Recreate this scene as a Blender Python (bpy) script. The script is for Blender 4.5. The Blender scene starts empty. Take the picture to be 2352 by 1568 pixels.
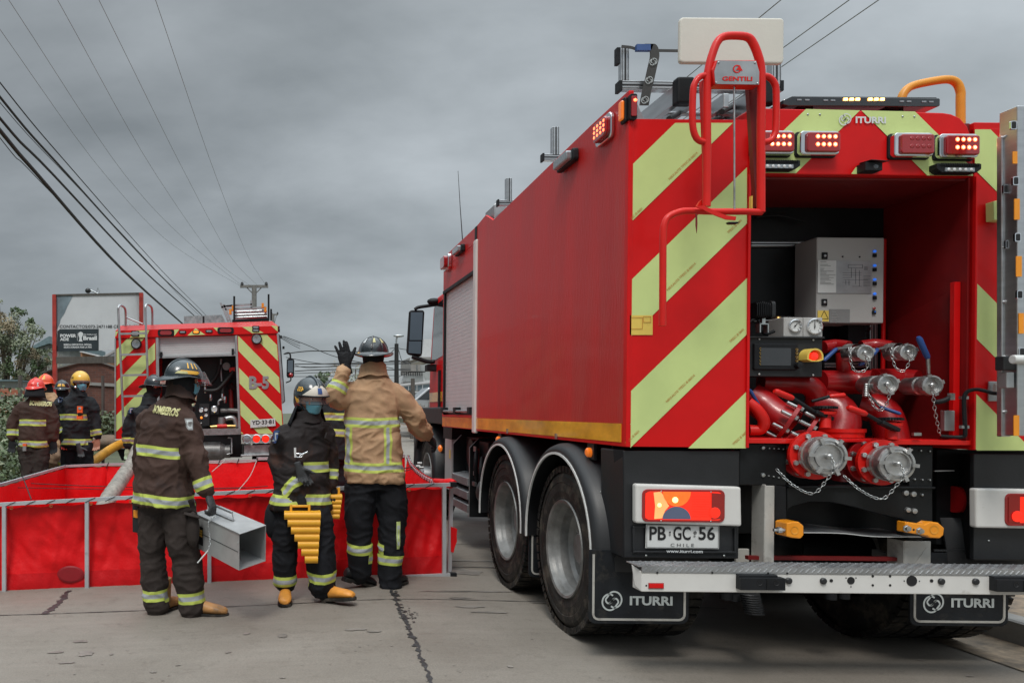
import bpy, bmesh, math, random
import numpy as np
from math import sin, cos, pi, radians, sqrt, atan2, exp
from mathutils import Vector, Matrix, noise
from mathutils.bvhtree import BVHTree
random.seed(7)
V = Vector
# ---------------------------------------------------------------- camera, sky, sun, exposure
sc = bpy.context.scene
F, CX, CY, H = 1815.0, 630.0, 942.0, 1.42          # focal length and principal point for a 2352 px wide frame; eye height in metres
cam = bpy.data.cameras.new('camera'); camo = bpy.data.objects.new('camera', cam)
sc.collection.objects.link(camo); sc.camera = camo
camo.location = (0, 0, H); camo.rotation_euler = (pi/2, 0, 0)
cam.sensor_width = 36; cam.lens = F/2352*36
cam.shift_x = (1176-CX)/2352; cam.shift_y = (CY-784)/2352
cam.clip_start = 0.05; cam.clip_end = 2000
sc.view_settings.view_transform = 'Standard'; sc.view_settings.look = 'None'
sc.view_settings.gamma = 1; sc.view_settings.exposure = 0.38
sc.cycles.use_denoising = True
sc.cycles.max_bounces = 6

def make_world():
    w = bpy.data.worlds.new('World'); sc.world = w; w.use_nodes = True
    nt = w.node_tree; nt.nodes.clear(); N = nt.nodes.new; L = nt.links.new
    out = N('ShaderNodeOutputWorld'); bg = N('ShaderNodeBackground'); L(bg.outputs[0], out.inputs[0])
    sky = N('ShaderNodeTexSky'); sky.sky_type = 'NISHITA'; sky.sun_disc = False
    sky.sun_elevation = radians(55); sky.sun_rotation = radians(200)
    tc = N('ShaderNodeTexCoord'); sep = N('ShaderNodeSeparateXYZ'); L(tc.outputs['Generated'], sep.inputs[0])
    def m(op, a, b=None, c=None):
        n = N('ShaderNodeMath'); n.operation = op
        for i, v in enumerate((a, b, c)):
            if v is None: continue
            if isinstance(v, (int, float)): n.inputs[i].default_value = v
            else: L(v, n.inputs[i])
        return n.outputs[0]
    zz = m('ADD', m('MAXIMUM', sep.outputs[2], 0.0), 0.42)
    u = m('DIVIDE', sep.outputs[0], zz); v = m('DIVIDE', sep.outputs[1], zz)
    cmb = N('ShaderNodeCombineXYZ'); L(u, cmb.inputs[0]); L(v, cmb.inputs[1])
    n1 = N('ShaderNodeTexNoise'); n1.inputs['Scale'].default_value = 2.9; n1.inputs['Detail'].default_value = 7; n1.inputs['Roughness'].default_value = .52
    n1.inputs['Distortion'].default_value = .12
    mp = N('ShaderNodeMapping'); mp.inputs['Location'].default_value = (3.1, .7, 0); mp.inputs['Rotation'].default_value = (0, 0, .5); mp.inputs['Scale'].default_value = (.8, 1.25, 1)
    L(cmb.outputs[0], mp.inputs[0]); L(mp.outputs[0], n1.inputs['Vector'])
    ramp = N('ShaderNodeValToRGB'); e = ramp.color_ramp.elements
    e[0].position = .30; e[0].color = (.195, .217, .229, 1); e[1].position = .74; e[1].color = (.365, .398, .420, 1)
    x = e.new(.48); x.color = (.262, .288, .304, 1)
    L(n1.outputs['Fac'], ramp.inputs[0])
    # brightness by direction: lighter to the right and straight overhead
    g = m('ADD', m('MULTIPLY', sep.outputs[0], .46), .90)
    g = m('ADD', g, m('MULTIPLY', m('POWER', m('MAXIMUM', m('SUBTRACT', sep.outputs[2], .50), 0.0), .8), 8.5))
    mul = N('ShaderNodeVectorMath'); mul.operation = 'SCALE'; L(ramp.outputs[0], mul.inputs[0]); L(g, mul.inputs['Scale'])
    s2 = N('ShaderNodeVectorMath'); s2.operation = 'SCALE'; L(sky.outputs[0], s2.inputs[0]); s2.inputs['Scale'].default_value = .005
    add = N('ShaderNodeVectorMath'); add.operation = 'ADD'; L(mul.outputs[0], add.inputs[0]); L(s2.outputs[0], add.inputs[1])
    L(add.outputs[0], bg.inputs[0]); bg.inputs[1].default_value = 1.0
make_world()
sun = bpy.data.lights.new('sun', 'SUN'); sun.energy = 1.4; sun.angle = radians(16); sun.color = (1, .96, .9)
suno = bpy.data.objects.new('sun', sun); sc.collection.objects.link(suno)
suno.rotation_euler = (radians(35), 0, radians(-20))

# ---------------------------------------------------------------- photo-measuring helpers (crop windows -> 2352 px frame)
VW = {'D': (0, 0, 1), 'A': (0, 631.6, 1.9505), 'B': (516.8, 746.5, 2.276), 'C': (1378.1, 0, 3.0345), 'R': (1722.7, 0, 3.0334),
      'E': (1699.7, 516.8, 2.7306), 'Fv': (1378.1, 976.2, 3.034), 'G': (1780.1, 976.2, 3.034), 'Hv': (918.7, 287.1, 2.1),
      'I': (976.2, 976.2, 3.0345), 'J': (0, 631.6, 3.413), 'K': (252.7, 620.2, 3.33), 'L': (574.2, 717.8, 5.461),
      'M': (0, 1263.3, 2.1558), 'N': (976.2, 1263.3, 1.7095), 'O': (890, 602.9, 3.0345), 'Q': (803.9, 947.5, 3.9), 'S': (0, 0, 3.9)}
def px(v, x, y):
    a = VW[v]; return a[0]+x/a[2], a[1]+y/a[2]
def P(v, x, y, Z):
    x, y = px(v, x, y); return V(((x-CX)*Z/F, Z, H-(y-CY)*Z/F))

# ---------------------------------------------------------------- materials
M = {}
def nd(nt, t, **kw):
    n = nt.nodes.new(t)
    for k, v in kw.items():
        if k in n.inputs: n.inputs[k].default_value = v
        else: setattr(n, k, v)
    return n
def mk(name, col, rough=.5, metal=0., var=.12, vs=6., bump=0., bs=60., coat=0., emit=0., ecol=None, trans=0., alpha=1., band=None, stretch=(1, 1, 1), dirt=None, spec=.5):
    m = bpy.data.materials.new(name); m.use_nodes = True; nt = m.node_tree; nt.nodes.clear()
    out = nd(nt, 'ShaderNodeOutputMaterial'); b = nd(nt, 'ShaderNodeBsdfPrincipled'); L = nt.links.new
    L(b.outputs[0], out.inputs[0])
    tc = nd(nt, 'ShaderNodeTexCoord'); mp = nd(nt, 'ShaderNodeMapping'); mp.inputs['Scale'].default_value = stretch
    L(tc.outputs['Object'], mp.inputs[0])
    n = nd(nt, 'ShaderNodeTexNoise', Scale=vs, Detail=6.0, Roughness=.6); L(mp.outputs[0], n.inputs['Vector'])
    r = nd(nt, 'ShaderNodeValToRGB'); e = r.color_ramp.elements; e[0].position = .3; e[1].position = .7
    e[0].color = tuple(c*(1-var) for c in col)+(1,); e[1].color = tuple(min(1, c*(1+var)) for c in col)+(1,)
    L(n.outputs['Fac'], r.inputs[0]); c = r.outputs[0]
    if dirt:
        n2 = nd(nt, 'ShaderNodeTexNoise', Scale=dirt[1], Detail=8.0, Roughness=.65); L(mp.outputs[0], n2.inputs['Vector'])
        r2 = nd(nt, 'ShaderNodeValToRGB'); r2.color_ramp.elements[0].position = dirt[2]; r2.color_ramp.elements[1].position = dirt[2]+.18
        L(n2.outputs['Fac'], r2.inputs[0])
        mx = nd(nt, 'ShaderNodeMix', data_type='RGBA'); L(r2.outputs[0], mx.inputs[0]); L(c, mx.inputs[6]); mx.inputs[7].default_value = tuple(dirt[0])+(1,)
        c = mx.outputs[2]
    if band:
        at = nd(nt, 'ShaderNodeAttribute', attribute_name='band'); ab = nd(nt, 'ShaderNodeMath', operation='ABSOLUTE'); L(at.outputs['Fac'], ab.inputs[0])
        for w, bc in band:
            lt = nd(nt, 'ShaderNodeMath', operation='LESS_THAN'); L(ab.outputs[0], lt.inputs[0]); lt.inputs[1].default_value = w
            mx = nd(nt, 'ShaderNodeMix', data_type='RGBA'); L(lt.outputs[0], mx.inputs[0]); L(c, mx.inputs[6]); mx.inputs[7].default_value = tuple(bc)+(1,)
            c = mx.outputs[2]
    L(c, b.inputs['Base Color'])
    rr = nd(nt, 'ShaderNodeMapRange'); rr.inputs[3].default_value = max(.02, rough*(1-.5*min(var*2, 1))); rr.inputs[4].default_value = min(1, rough*1.15)
    L(n.outputs['Fac'], rr.inputs[0]); L(rr.outputs[0], b.inputs['Roughness'])
    b.inputs['Metallic'].default_value = metal; b.inputs['Coat Weight'].default_value = coat; b.inputs['Coat Roughness'].default_value = .08
    b.inputs['Transmission Weight'].default_value = trans; b.inputs['Alpha'].default_value = alpha
    b.inputs['Specular IOR Level'].default_value = spec
    if emit:
        b.inputs['Emission Color'].default_value = tuple(ecol or col)+(1,); b.inputs['Emission Strength'].default_value = emit
    if bump:
        nb = nd(nt, 'ShaderNodeTexNoise', Scale=bs, Detail=5.0, Roughness=.6); L(mp.outputs[0], nb.inputs['Vector'])
        bp = nd(nt, 'ShaderNodeBump', Strength=min(1, bump), Distance=.004 if bs > 30 else .02); L(nb.outputs['Fac'], bp.inputs['Height']); L(bp.outputs[0], b.inputs['Normal'])
    M[name] = m; return m
YEL, SIL = (.50, .58, .12), (.36, .38, .40)
BND = [(.039, YEL), (.016, SIL)]
mk('red_paint', (.60, .0045, .0050), .40, var=.06, coat=.10, bump=.08, bs=9, spec=.25)
mk('red_side', (.50, .012, .011), .40, var=.12, vs=4, coat=.10, bump=.9, bs=80, stretch=(1, 1, .14), spec=.4, dirt=((.44, .040, .034), 3, .56))  # dirt streaks whose colour also stands in for soft vertical reflections
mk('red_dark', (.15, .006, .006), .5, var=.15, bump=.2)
mk('red_lining_shaded', (.19, .006, .007), .5, var=.2, vs=3, coat=.1, spec=.3)  # body red darkened, the bay's shade put into the colour
mk('red_tube', (.62, .010, .006), .42, var=.1, coat=.1, spec=.35)
mk('red_pipe', (.34, .006, .008), .34, var=.22, vs=9, coat=.2, bump=.2, bs=40, dirt=((.20, .012, .012), 11, .58))
mk('chevron', (.55, .66, .25), .42, var=.04, coat=.1)
mk('chevron_ink', (.50, .20, .03), .5)
mk('amber_stripe', (.78, .33, .025), .22, var=.35, vs=3.5, coat=.5, stretch=(1, 1, 2))
mk('black_plastic', (.012, .013, .015), .55, var=.3, bump=.25, bs=120, spec=.22)
mk('black_metal', (.010, .011, .012), .42, var=.3, bump=.15, spec=.22)
mk('grey_plastic', (.015, .016, .018), .5, var=.2)
mk('rubber', (.018, .017, .016), .72, var=.4, vs=5, bump=.6, bs=70, dirt=((.085, .072, .058), 9, .50), spec=.22)
mk('flap', (.013, .015, .018), .6, var=.4, bump=.3, dirt=((.04, .038, .035), 14, .56), spec=.22)
mk('white_paint', (.62, .61, .585), .42, var=.06, vs=4, dirt=((.40, .38, .35), 11, .62))
mk('dirty_white', (.42, .41, .38), .55, var=.2, dirt=((.2, .18, .16), 12, .55))
mk('aluminium', (.60, .61, .62), .34, 1, var=.1, vs=5, stretch=(1, 1, 8), bump=.05)
mk('alu_dull', (.42, .43, .44), .45, .85, var=.18, vs=7)
mk('frame_grey', (.46, .48, .50), .42, .35, var=.1, dirt=((.3, .3, .31), 14, .62))
mk('cast_alu', (.50, .50, .495), .42, .9, var=.25, vs=18, bump=.35, bs=90)
mk('steel_rim', (.19, .19, .185), .5, .3, var=.4, vs=7, bump=.3, dirt=((.13, .11, .09), 10, .58))
mk('chrome', (.75, .76, .78), .08, 1, var=.05)
mk('galv', (.48, .50, .50), .36, .95, var=.3, vs=16, dirt=((.30, .31, .31), 22, .58))
mk('shutter', (.55, .56, .565), .45, .15, var=.05)
mk('sheet_metal', (.50, .51, .51), .36, .55, var=.14, vs=6, dirt=((.38, .38, .38), 12, .6))
mk('red_lens', (.30, .006, .008), .12, var=.1, coat=1)
mk('red_lens_lit', (.7, .02, .01), .15, emit=.55, ecol=(1, .03, .012))
mk('led_red', (1, .15, .05), .3, emit=4, ecol=(1, .13, .05))
mk('led_core', (1, .7, .4), .3, emit=8, ecol=(1, .6, .34))
mk('led_amber', (1, .5, .1), .3, emit=9, ecol=(1, .42, .08))
mk('bulb', (1, .6, .2), .3, emit=2.2, ecol=(1, .62, .2))
mk('amber_lens', (.75, .16, .01), .2, coat=1, emit=.25, ecol=(1, .22, .02))
mk('amber_lit', (1, .4, .05), .2, emit=.9, ecol=(1, .22, .02))
mk('amber_pale', (.75, .42, .16), .25, emit=.35, ecol=(1, .5, .16))
mk('lamp_orange', (.75, .13, .02), .2, emit=.5, ecol=(1, .16, .02), var=.2, vs=60)
mk('blue_lens', (.06, .075, .12), .15, coat=1, emit=.06, ecol=(.35, .5, .9))
mk('blue_led', (.05, .25, 1), .2, emit=.35, ecol=(.03, .2, 1))
mk('clear_lens', (.35, .38, .40), .12, metal=.5, var=.3, vs=90)
mk('dark_glass', (.02, .024, .028), .06, var=.2, coat=1)
mk('mirror', (.24, .27, .31), .03, 1, var=0)
mk('orange_paint', (.80, .28, .010), .38, var=.1, coat=.2)
mk('yellow_tube', (.66, .27, .018), .4, var=.08)
mk('yellow_sign', (.72, .52, .10), .5, var=.08)
mk('cream_board', (.62, .60, .54), .7, var=.05, vs=3, bump=.15)
mk('plate_white', (.62, .63, .62), .4, var=.05)
mk('ink_black', (.008, .008, .009), .5)
mk('ink_grey', (.22, .22, .22), .5)
mk('print_white', (.62, .64, .65), .45, var=.05)
mk('print_pale', (.46, .50, .50), .5, var=.1)
mk('box_grey', (.40, .395, .385), .5, var=.04, vs=3, bump=.1)
mk('panel_black', (.012, .013, .015), .5, var=.2, bump=.2)
mk('screen', (.035, .038, .042), .15, coat=.4)
mk('blue_grip', (.015, .06, .22), .45, var=.2)
mk('strap', (.05, .05, .048), .8, var=.2)
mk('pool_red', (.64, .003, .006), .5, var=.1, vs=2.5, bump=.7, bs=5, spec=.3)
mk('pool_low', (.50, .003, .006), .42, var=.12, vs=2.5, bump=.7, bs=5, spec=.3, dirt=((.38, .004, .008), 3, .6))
mk('pool_wet', (.42, .004, .006), .32, var=.1, bump=.3, bs=5)
mk('pool_patch', (.26, .006, .012), .4, var=.1)
mk('rope', (.015, .015, .016), .8)
mk('rope_pale', (.35, .33, .3), .8)
mk('brass', (.55, .36, .13), .35, 1, var=.2)
mk('coat_brown', (.058, .034, .027), .85, var=.28, vs=7, bump=.7, bs=160, band=BND, dirt=((.032, .026, .026), 3.5, .56), spec=.22)
mk('coat_black', (.015, .017, .020), .8, var=.3, vs=7, bump=.7, bs=160, band=BND, dirt=((.040, .030, .026), 4, .58), spec=.22)
mk('coat_rusty', (.022, .018, .018), .8, var=.3, vs=7, bump=.7, bs=160, band=BND, dirt=((.075, .030, .018), 3.2, .52), spec=.22)
mk('coat_tan', (.41, .255, .145), .85, var=.16, vs=8, bump=.7, bs=140, band=BND, dirt=((.28, .16, .085), 5, .60))
mk('trouser_brown', (.036, .028, .025), .85, var=.3, vs=6, bump=.7, bs=160, band=BND, spec=.22)
mk('trouser_black', (.010, .011, .014), .85, var=.3, vs=6, bump=.7, bs=160, band=BND, spec=.22)
mk('trouser_tan', (.26, .17, .11), .85, var=.2, vs=6, bump=.7, bs=160, band=BND)
mk('helmet_black', (.018, .024, .028), .25, var=.25, coat=.5, bump=.15, bs=25, dirt=((.07, .08, .085), 26, .63))
mk('helmet_teal', (.022, .034, .040), .3, var=.3, coat=.4, bump=.15, bs=25, dirt=((.07, .08, .085), 26, .62))
mk('helmet_yellow', (.72, .42, .04), .3, coat=.5, var=.08)
mk('helmet_red', (.72, .03, .015), .32, coat=.4, var=.08)
mk('helmet_orange', (.85, .09, .02), .32, coat=.4, var=.1)
mk('shield_white', (.62, .58, .50), .4, var=.1)
mk('number_gold', (.75, .42, .06), .4)
mk('letter_lime', (.52, .50, .24), .6, var=.15, vs=60)
mk('visor', (.40, .36, .36), .10, trans=.6, alpha=.30, coat=1, var=.05)
mk('skin', (.42, .20, .13), .5, var=.12, vs=20, bump=.2)
mk('hair', (.02, .013, .01), .6)
mk('hood', (.011, .012, .014), .9, var=.3, bump=.6, bs=60, spec=.22)
mk('mask_blue', (.13, .36, .46), .7, var=.08, bump=.3, bs=40)
mk('mask_black', (.012, .012, .014), .8, spec=.22)
mk('glove_black', (.013, .014, .016), .75, var=.3, bump=.6, bs=120, spec=.22)
mk('glove_grey', (.035, .037, .04), .75, var=.3, bump=.6, bs=120)
mk('glove_red', (.55, .04, .02), .6, var=.35, vs=30)
mk('glove_pale', (.42, .55, .36), .6, var=.35, vs=30)
mk('boot_tan', (.40, .20, .07), .55, var=.35, vs=12, bump=.4, bs=80, dirt=((.14, .09, .05), 14, .55))
mk('boot_yellow', (.68, .28, .045), .45, var=.15, vs=10)
mk('boot_black', (.016, .016, .017), .5, var=.3, bump=.4, spec=.22)
mk('eye_white', (.7, .7, .68), .3)
mk('chock_yellow', (.74, .36, .02), .45, var=.1, bump=.2)
mk('badge_blue', (.04, .09, .25), .5)
mk('hose_grey', (.24, .22, .19), .7, var=.4, vs=18, bump=.7, bs=25)
mk('hose_yellow', (.62, .30, .03), .5, var=.25, vs=7, bump=.4, bs=30)
mk('wood', (.085, .075, .066), .85, var=.35, vs=5, bump=.6, bs=30, stretch=(3, 3, .5))
mk('concrete_pole', (.17, .165, .155), .8, var=.2)
mk('cable_black', (.012, .012, .012), .6)
mk('cable_grey', (.20, .22, .21), .6)
mk('board_white', (.52, .54, .56), .5, var=.06, vs=1.2, dirt=((.36, .37, .38), 1.5, .6))
mk('board_dark', (.17, .22, .25), .5, var=.3, vs=1.5)
mk('board_black', (.018, .028, .034), .5, var=.2)
mk('post_red', (.36, .03, .02), .6, var=.3, vs=4)
mk('corrugated', (.38, .40, .40), .5, .3, var=.15, vs=2, dirt=((.22, .2, .17), 1.5, .6))
mk('roof_blue', (.13, .19, .21), .6, var=.2)
mk('house_orange', (.42, .22, .13), .8, var=.1)
mk('roof_white', (.55, .56, .57), .5, var=.1)
mk('house_grey', (.26, .25, .24), .8, var=.15, vs=2)
mk('leaf', (.070, .105, .042), .6, var=.5, vs=2.5)
mk('leaf_grey', (.20, .225, .14), .6, var=.45, vs=1.0)
mk('leaf_brown', (.21, .17, .10), .7, var=.4, vs=1.0)
mk('bark', (.12, .095, .075), .9, var=.3, bump=.8, bs=20)
mk('soil', (.16, .12, .085), .95, var=.35, vs=3, bump=.8, bs=20)
mk('car_silver', (.42, .44, .46), .3, .5, coat=.6, var=.05)
mk('cone_orange', (.80, .12, .02), .5)
mk('fence_green', (.02, .05, .04), .5)

def brick_mat(name, c1, c2, mortar, sc_=5.0, patch=None):
    m = bpy.data.materials.new(name); m.use_nodes = True; nt = m.node_tree; L = nt.links.new
    b = nt.nodes['Principled BSDF']; tc = nd(nt, 'ShaderNodeTexCoord'); sp = nd(nt, 'ShaderNodeSeparateXYZ'); cb = nd(nt, 'ShaderNodeCombineXYZ')
    L(tc.outputs['Object'], sp.inputs[0]); ad = nd(nt, 'ShaderNodeMath', operation='ADD'); L(sp.outputs[0], ad.inputs[0]); L(sp.outputs[1], ad.inputs[1])
    L(ad.outputs[0], cb.inputs[0]); L(sp.outputs[2], cb.inputs[1])
    br = nd(nt, 'ShaderNodeTexBrick', Scale=sc_); L(cb.outputs[0], br.inputs['Vector'])
    br.inputs['Color1'].default_value = c1+(1,); br.inputs['Color2'].default_value = c2+(1,); br.inputs['Mortar'].default_value = mortar+(1,)
    br.inputs['Mortar Size'].default_value = .025; br.inputs['Brick Width'].default_value = 1.3; br.inputs['Row Height'].default_value = .45
    n = nd(nt, 'ShaderNodeTexNoise', Scale=1.2, Detail=7.0); L(tc.outputs['Object'], n.inputs['Vector'])
    mx = nd(nt, 'ShaderNodeMix', data_type='RGBA', blend_type='MULTIPLY'); mx.inputs[0].default_value = .8; L(br.outputs['Color'], mx.inputs[6])
    r = nd(nt, 'ShaderNodeValToRGB'); r.color_ramp.elements[0].position = .35; r.color_ramp.elements[0].color = (.45, .45, .45, 1); r.color_ramp.elements[1].position = .65
    L(n.outputs['Fac'], r.inputs[0]); L(r.outputs[0], mx.inputs[7]); L(mx.outputs[2], b.inputs['Base Color']); b.inputs['Roughness'].default_value = .9
    M[name] = m
brick_mat('brick_dark', (.17, .065, .045), (.11, .045, .035), (.13, .11, .10))
brick_mat('brick_orange', (.38, .13, .07), (.30, .10, .06), (.28, .25, .22), 3.0)

def road_mat():
    m = bpy.data.materials.new('concrete_road'); m.use_nodes = True; nt = m.node_tree; L = nt.links.new
    b = nt.nodes['Principled BSDF']; tc = nd(nt, 'ShaderNodeTexCoord')
    def noi(s, det, st=(1, 1, 1), ro=.6):
        mp = nd(nt, 'ShaderNodeMapping'); mp.inputs['Scale'].default_value = st; L(tc.outputs['Object'], mp.inputs[0])
        n = nd(nt, 'ShaderNodeTexNoise', Scale=s, Detail=det, Roughness=ro); L(mp.outputs[0], n.inputs['Vector']); return n.outputs['Fac']
    def ramp(f, stops):
        r = nd(nt, 'ShaderNodeValToRGB'); e = r.color_ramp.elements
        e[0].position, e[0].color = stops[0][0], tuple(stops[0][1])+(1,); e[1].position, e[1].color = stops[-1][0], tuple(stops[-1][1])+(1,)
        for p_, c_ in stops[1:-1]: q = e.new(p_); q.color = tuple(c_)+(1,)
        L(f, r.inputs[0]); return r.outputs[0]
    def mul(a, c, f=1):
        x = nd(nt, 'ShaderNodeMix', data_type='RGBA', blend_type='MULTIPLY'); x.inputs[0].default_value = f; L(a, x.inputs[6]); L(c, x.inputs[7]); return x.outputs[2]
    c = ramp(noi(.8, 6), [(.3, (.222, .195, .163)), (.7, (.285, .256, .220))])
    c = mul(c, ramp(noi(2.2, 10, (.30, 6.0, 1), .7), [(.30, (.86, .86, .86)), (.7, (1, 1, 1))]))                         # faint broom finish across the slab
    c = mul(c, ramp(noi(95, 4, (1, 1, 1), .8), [(.30, (.70, .70, .70)), (.62, (1.0, 1.0, 1.0))]))                          # sandy grain
    c = mul(c, ramp(noi(9, 5, (1, 1, 1), .75), [(.30, (.80, .79, .78)), (.45, (1, 1, 1))]))
    c = mul(c, ramp(noi(.5, 5), [(.34, (.84, .83, .82)), (.58, (1, 1, 1))]))
    L(c, b.inputs['Base Color'])
    L(ramp(noi(1.3, 4), [(.3, (.55, .55, .55)), (.7, (.85, .85, .85))]), b.inputs['Roughness'])
    bp = nd(nt, 'ShaderNodeBump', Strength=.35, Distance=.004); L(noi(120, 5), bp.inputs['Height']); L(bp.outputs[0], b.inputs['Normal'])
    M['concrete_road'] = m
road_mat()
mk('joint', (.05, .046, .042), .9, var=.4, vs=10)
mk('tar', (.035, .035, .036), .55, var=.4, vs=15, bump=.5, bs=30)
mk('stain', (.195, .175, .155), .5, var=.3, vs=8)
mk('kerb', (.26, .25, .235), .9, var=.25, vs=5, bump=.5, bs=40)
mk('dirt_verge', (.21, .16, .11), .95, var=.5, vs=14, bump=.9, bs=40)
mk('grass_far', (.075, .085, .045), .95, var=.5, vs=1.5, bump=.8, bs=6)

# ---------------------------------------------------------------- mesh and object helpers
ORG, ROL = {}, {}
def thing(name, label, cat, loc, group=None, roll=0.):
    o = bpy.data.objects.new(name, None); sc.collection.objects.link(o); o.location = loc; o.rotation_euler = (0, roll, 0)
    o.empty_display_size = .2
    o['label'] = label; o['category'] = cat
    if group: o['group'] = group
    ORG[o.name] = V(loc); return o
def tag(o, label, cat, group=None, kind=None):
    if label: o['label'] = label
    if cat: o['category'] = cat
    if group: o['group'] = group
    if kind: o['kind'] = kind
    return o
def root_org(p):
    while p is not None:
        if p.name in ORG: return ORG[p.name]
        p = p.parent
    return V((0, 0, 0))

SPLIT = {'screw', 'bolt', 'orange_reflector', 'rung_end', 'end_cap', 'bay_rail', 'rung', 'clip', 'conduit_clip', 'indicator_light', 'cabinet_latch', 'hanger_plate', 'inner_panel', 'bay_sill',
         'grommet', 'corner_cap', 'beam_hole', 'side_light', 'air_fitting', 'led', 'tie_rope', 'eye', 'gas_strut', 'side_step', 'visor_pivot', 'helmet_sticker', 'pocket_flap', 'crossarm', 'post', 'hole', 'step_plate',
         'ladder_bracket', 'clamp_bolt', 'mullion', 'gauge', 'marker', 'cab_trim', 'level_gauge', 'bay_hose', 'beam', 'knob', 'mirror_arm', 'tail_board', 'lacing', 'roof_hoop', 'helmet_stripe', 'carabiner', 'spare_glove', 'door_frame', 'suction_manifold', 'delivery_pipe', 'axle', 'side_panel_rib', 'chassis_rail'}
class MB:
    def __init__(s): s.v, s.f, s.m, s.s, s.mats, s.calls, s.cuts = [], [], [], [], [], [], []
    def mi(s, m):
        if m not in s.mats: s.mats.append(m)
        return s.mats.index(m)
    def add(s, vs, fs, m, smooth=False):
        b = len(s.v); s.v += [V(v) for v in vs]; k = s.mi(m); s.calls.append((b, len(s.v), len(s.f), len(s.f)+len(fs)))
        for f in fs: s.f.append([b+i for i in f]); s.m.append(k); s.s.append(smooth)
        return s
    def poly(s, pts, m): return s.add(pts, [list(range(len(pts)))], m)
    def box(s, a, b, m):
        x0, x1 = sorted((a[0], b[0])); y0, y1 = sorted((a[1], b[1])); z0, z1 = sorted((a[2], b[2]))
        vs = [(x0, y0, z0), (x1, y0, z0), (x1, y1, z0), (x0, y1, z0), (x0, y0, z1), (x1, y0, z1), (x1, y1, z1), (x0, y1, z1)]
        return s.add(vs, [(0, 3, 2, 1), (4, 5, 6, 7), (0, 1, 5, 4), (1, 2, 6, 5), (2, 3, 7, 6), (3, 0, 4, 7)], m)
    def bar(s, p, q, w, h, m, up=(0, 0, 1)):
        p, q = V(p), V(q); d = (q-p).normalized(); u = V(up); r = d.cross(u)
        if r.length < 1e-4: r = d.cross(V((0, 1, 0)))
        r.normalize(); u = r.cross(d); vs = []
        for c in (p, q):
            for a, b in ((-1, -1), (1, -1), (1, 1), (-1, 1)): vs.append(c+r*a*w/2+u*b*h/2)
        return s.add(vs, [(3, 2, 1, 0), (4, 5, 6, 7), (0, 1, 5, 4), (1, 2, 6, 5), (2, 3, 7, 6), (3, 0, 4, 7)], m)
    def prism(s, pts, d, m, msides=None):
        """extrude polygon pts (3D, planar) by vector d"""
        n = len(pts); pts = [V(p) for p in pts]; d = V(d)
        vs = pts+[p+d for p in pts]
        s.add(vs, [list(range(n))[::-1], [n+i for i in range(n)]], m)
        s.add(vs, [(i, (i+1) % n, n+(i+1) % n, n+i) for i in range(n)], msides or m)
        return s
    def frames(s, pts, closed=False, ref=None):
        n = len(pts); T = []
        for i in range(n):
            a = pts[(i-1) % n] if (closed or i > 0) else pts[0]; b = pts[(i+1) % n] if (closed or i < n-1) else pts[-1]
            t = b-a; T.append(t.normalized() if t.length > 1e-9 else V((0, 0, 1)))
        if ref is None:
            ref = V((0, 0, 1)) if abs(T[0].z) < .9 else V((1, 0, 0))
        r = T[0].cross(V(ref))
        if r.length < 1e-6: r = T[0].orthogonal()
        r.normalize(); out = []
        for t in T:
            r = r-t*r.dot(t)
            r = r.normalized() if r.length > 1e-6 else t.orthogonal().normalized()
            out.append((r, t.cross(r)))
        return out
    def tube(s, pts, r, m, n=10, closed=False, caps=True, ref=None, smooth=True):
        pts = [V(p) for p in pts]; k = len(pts); fr = s.frames(pts, closed, ref); vs = []
        for i, p in enumerate(pts):
            q = r[i] if isinstance(r, (list, tuple)) else r
            a, b = q if isinstance(q, (list, tuple)) else (q, q)
            for j in range(n):
                t = 2*pi*j/n; vs.append(p+fr[i][0]*a*cos(t)+fr[i][1]*b*sin(t))
        fs = []
        for i in range(k if closed else k-1):
            i2 = (i+1) % k
            for j in range(n): fs.append((i*n+j, i*n+(j+1) % n, i2*n+(j+1) % n, i2*n+j))
        s.add(vs, fs, m, smooth)
        if caps and not closed:
            s.add(vs[:n], [list(range(n))[::-1]], m); s.add(vs[-n:], [list(range(n))], m)
        return s
    def lathe(s, prof, base, axis, m, n=24, smooth=True, mats=None):
        """prof: list of (radius, height along axis)"""
        base, ax = V(base), V(axis).normalized(); u = ax.orthogonal().normalized() if abs(ax.z) < .9 else V((1, 0, 0))
        if abs(ax.z) < .9: u = V((0, 0, 1)); u = (u-ax*u.dot(ax)).normalized()
        w = ax.cross(u)
        for i in range(len(prof)-1):
            (r0, h0), (r1, h1) = prof[i], prof[i+1]; vs = []
            for (r, h) in ((r0, h0), (r1, h1)):
                for j in range(n):
                    t = 2*pi*j/n; vs.append(base+ax*h+u*r*cos(t)+w*r*sin(t))
            s.add(vs, [(j, (j+1) % n, n+(j+1) % n, n+j) for j in range(n)], mats[i] if mats else m, smooth)
        return s
    def ball(s, c, r, m, n=12, R=None):
        c = V(c); r = r if isinstance(r, (tuple, list)) else (r, r, r); vs, fs = [], []
        k = max(4, n//2)
        for i in range(k+1):
            a = pi*i/k
            for j in range(n):
                b = 2*pi*j/n; v = V((r[0]*sin(a)*cos(b), r[1]*sin(a)*sin(b), r[2]*cos(a)))
                vs.append(c+(R @ v if R else v))
        for i in range(k):
            for j in range(n): fs.append((i*n+j, (i+1)*n+j, (i+1)*n+(j+1) % n, i*n+(j+1) % n))
        return s.add(vs, fs, m, True)
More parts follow.
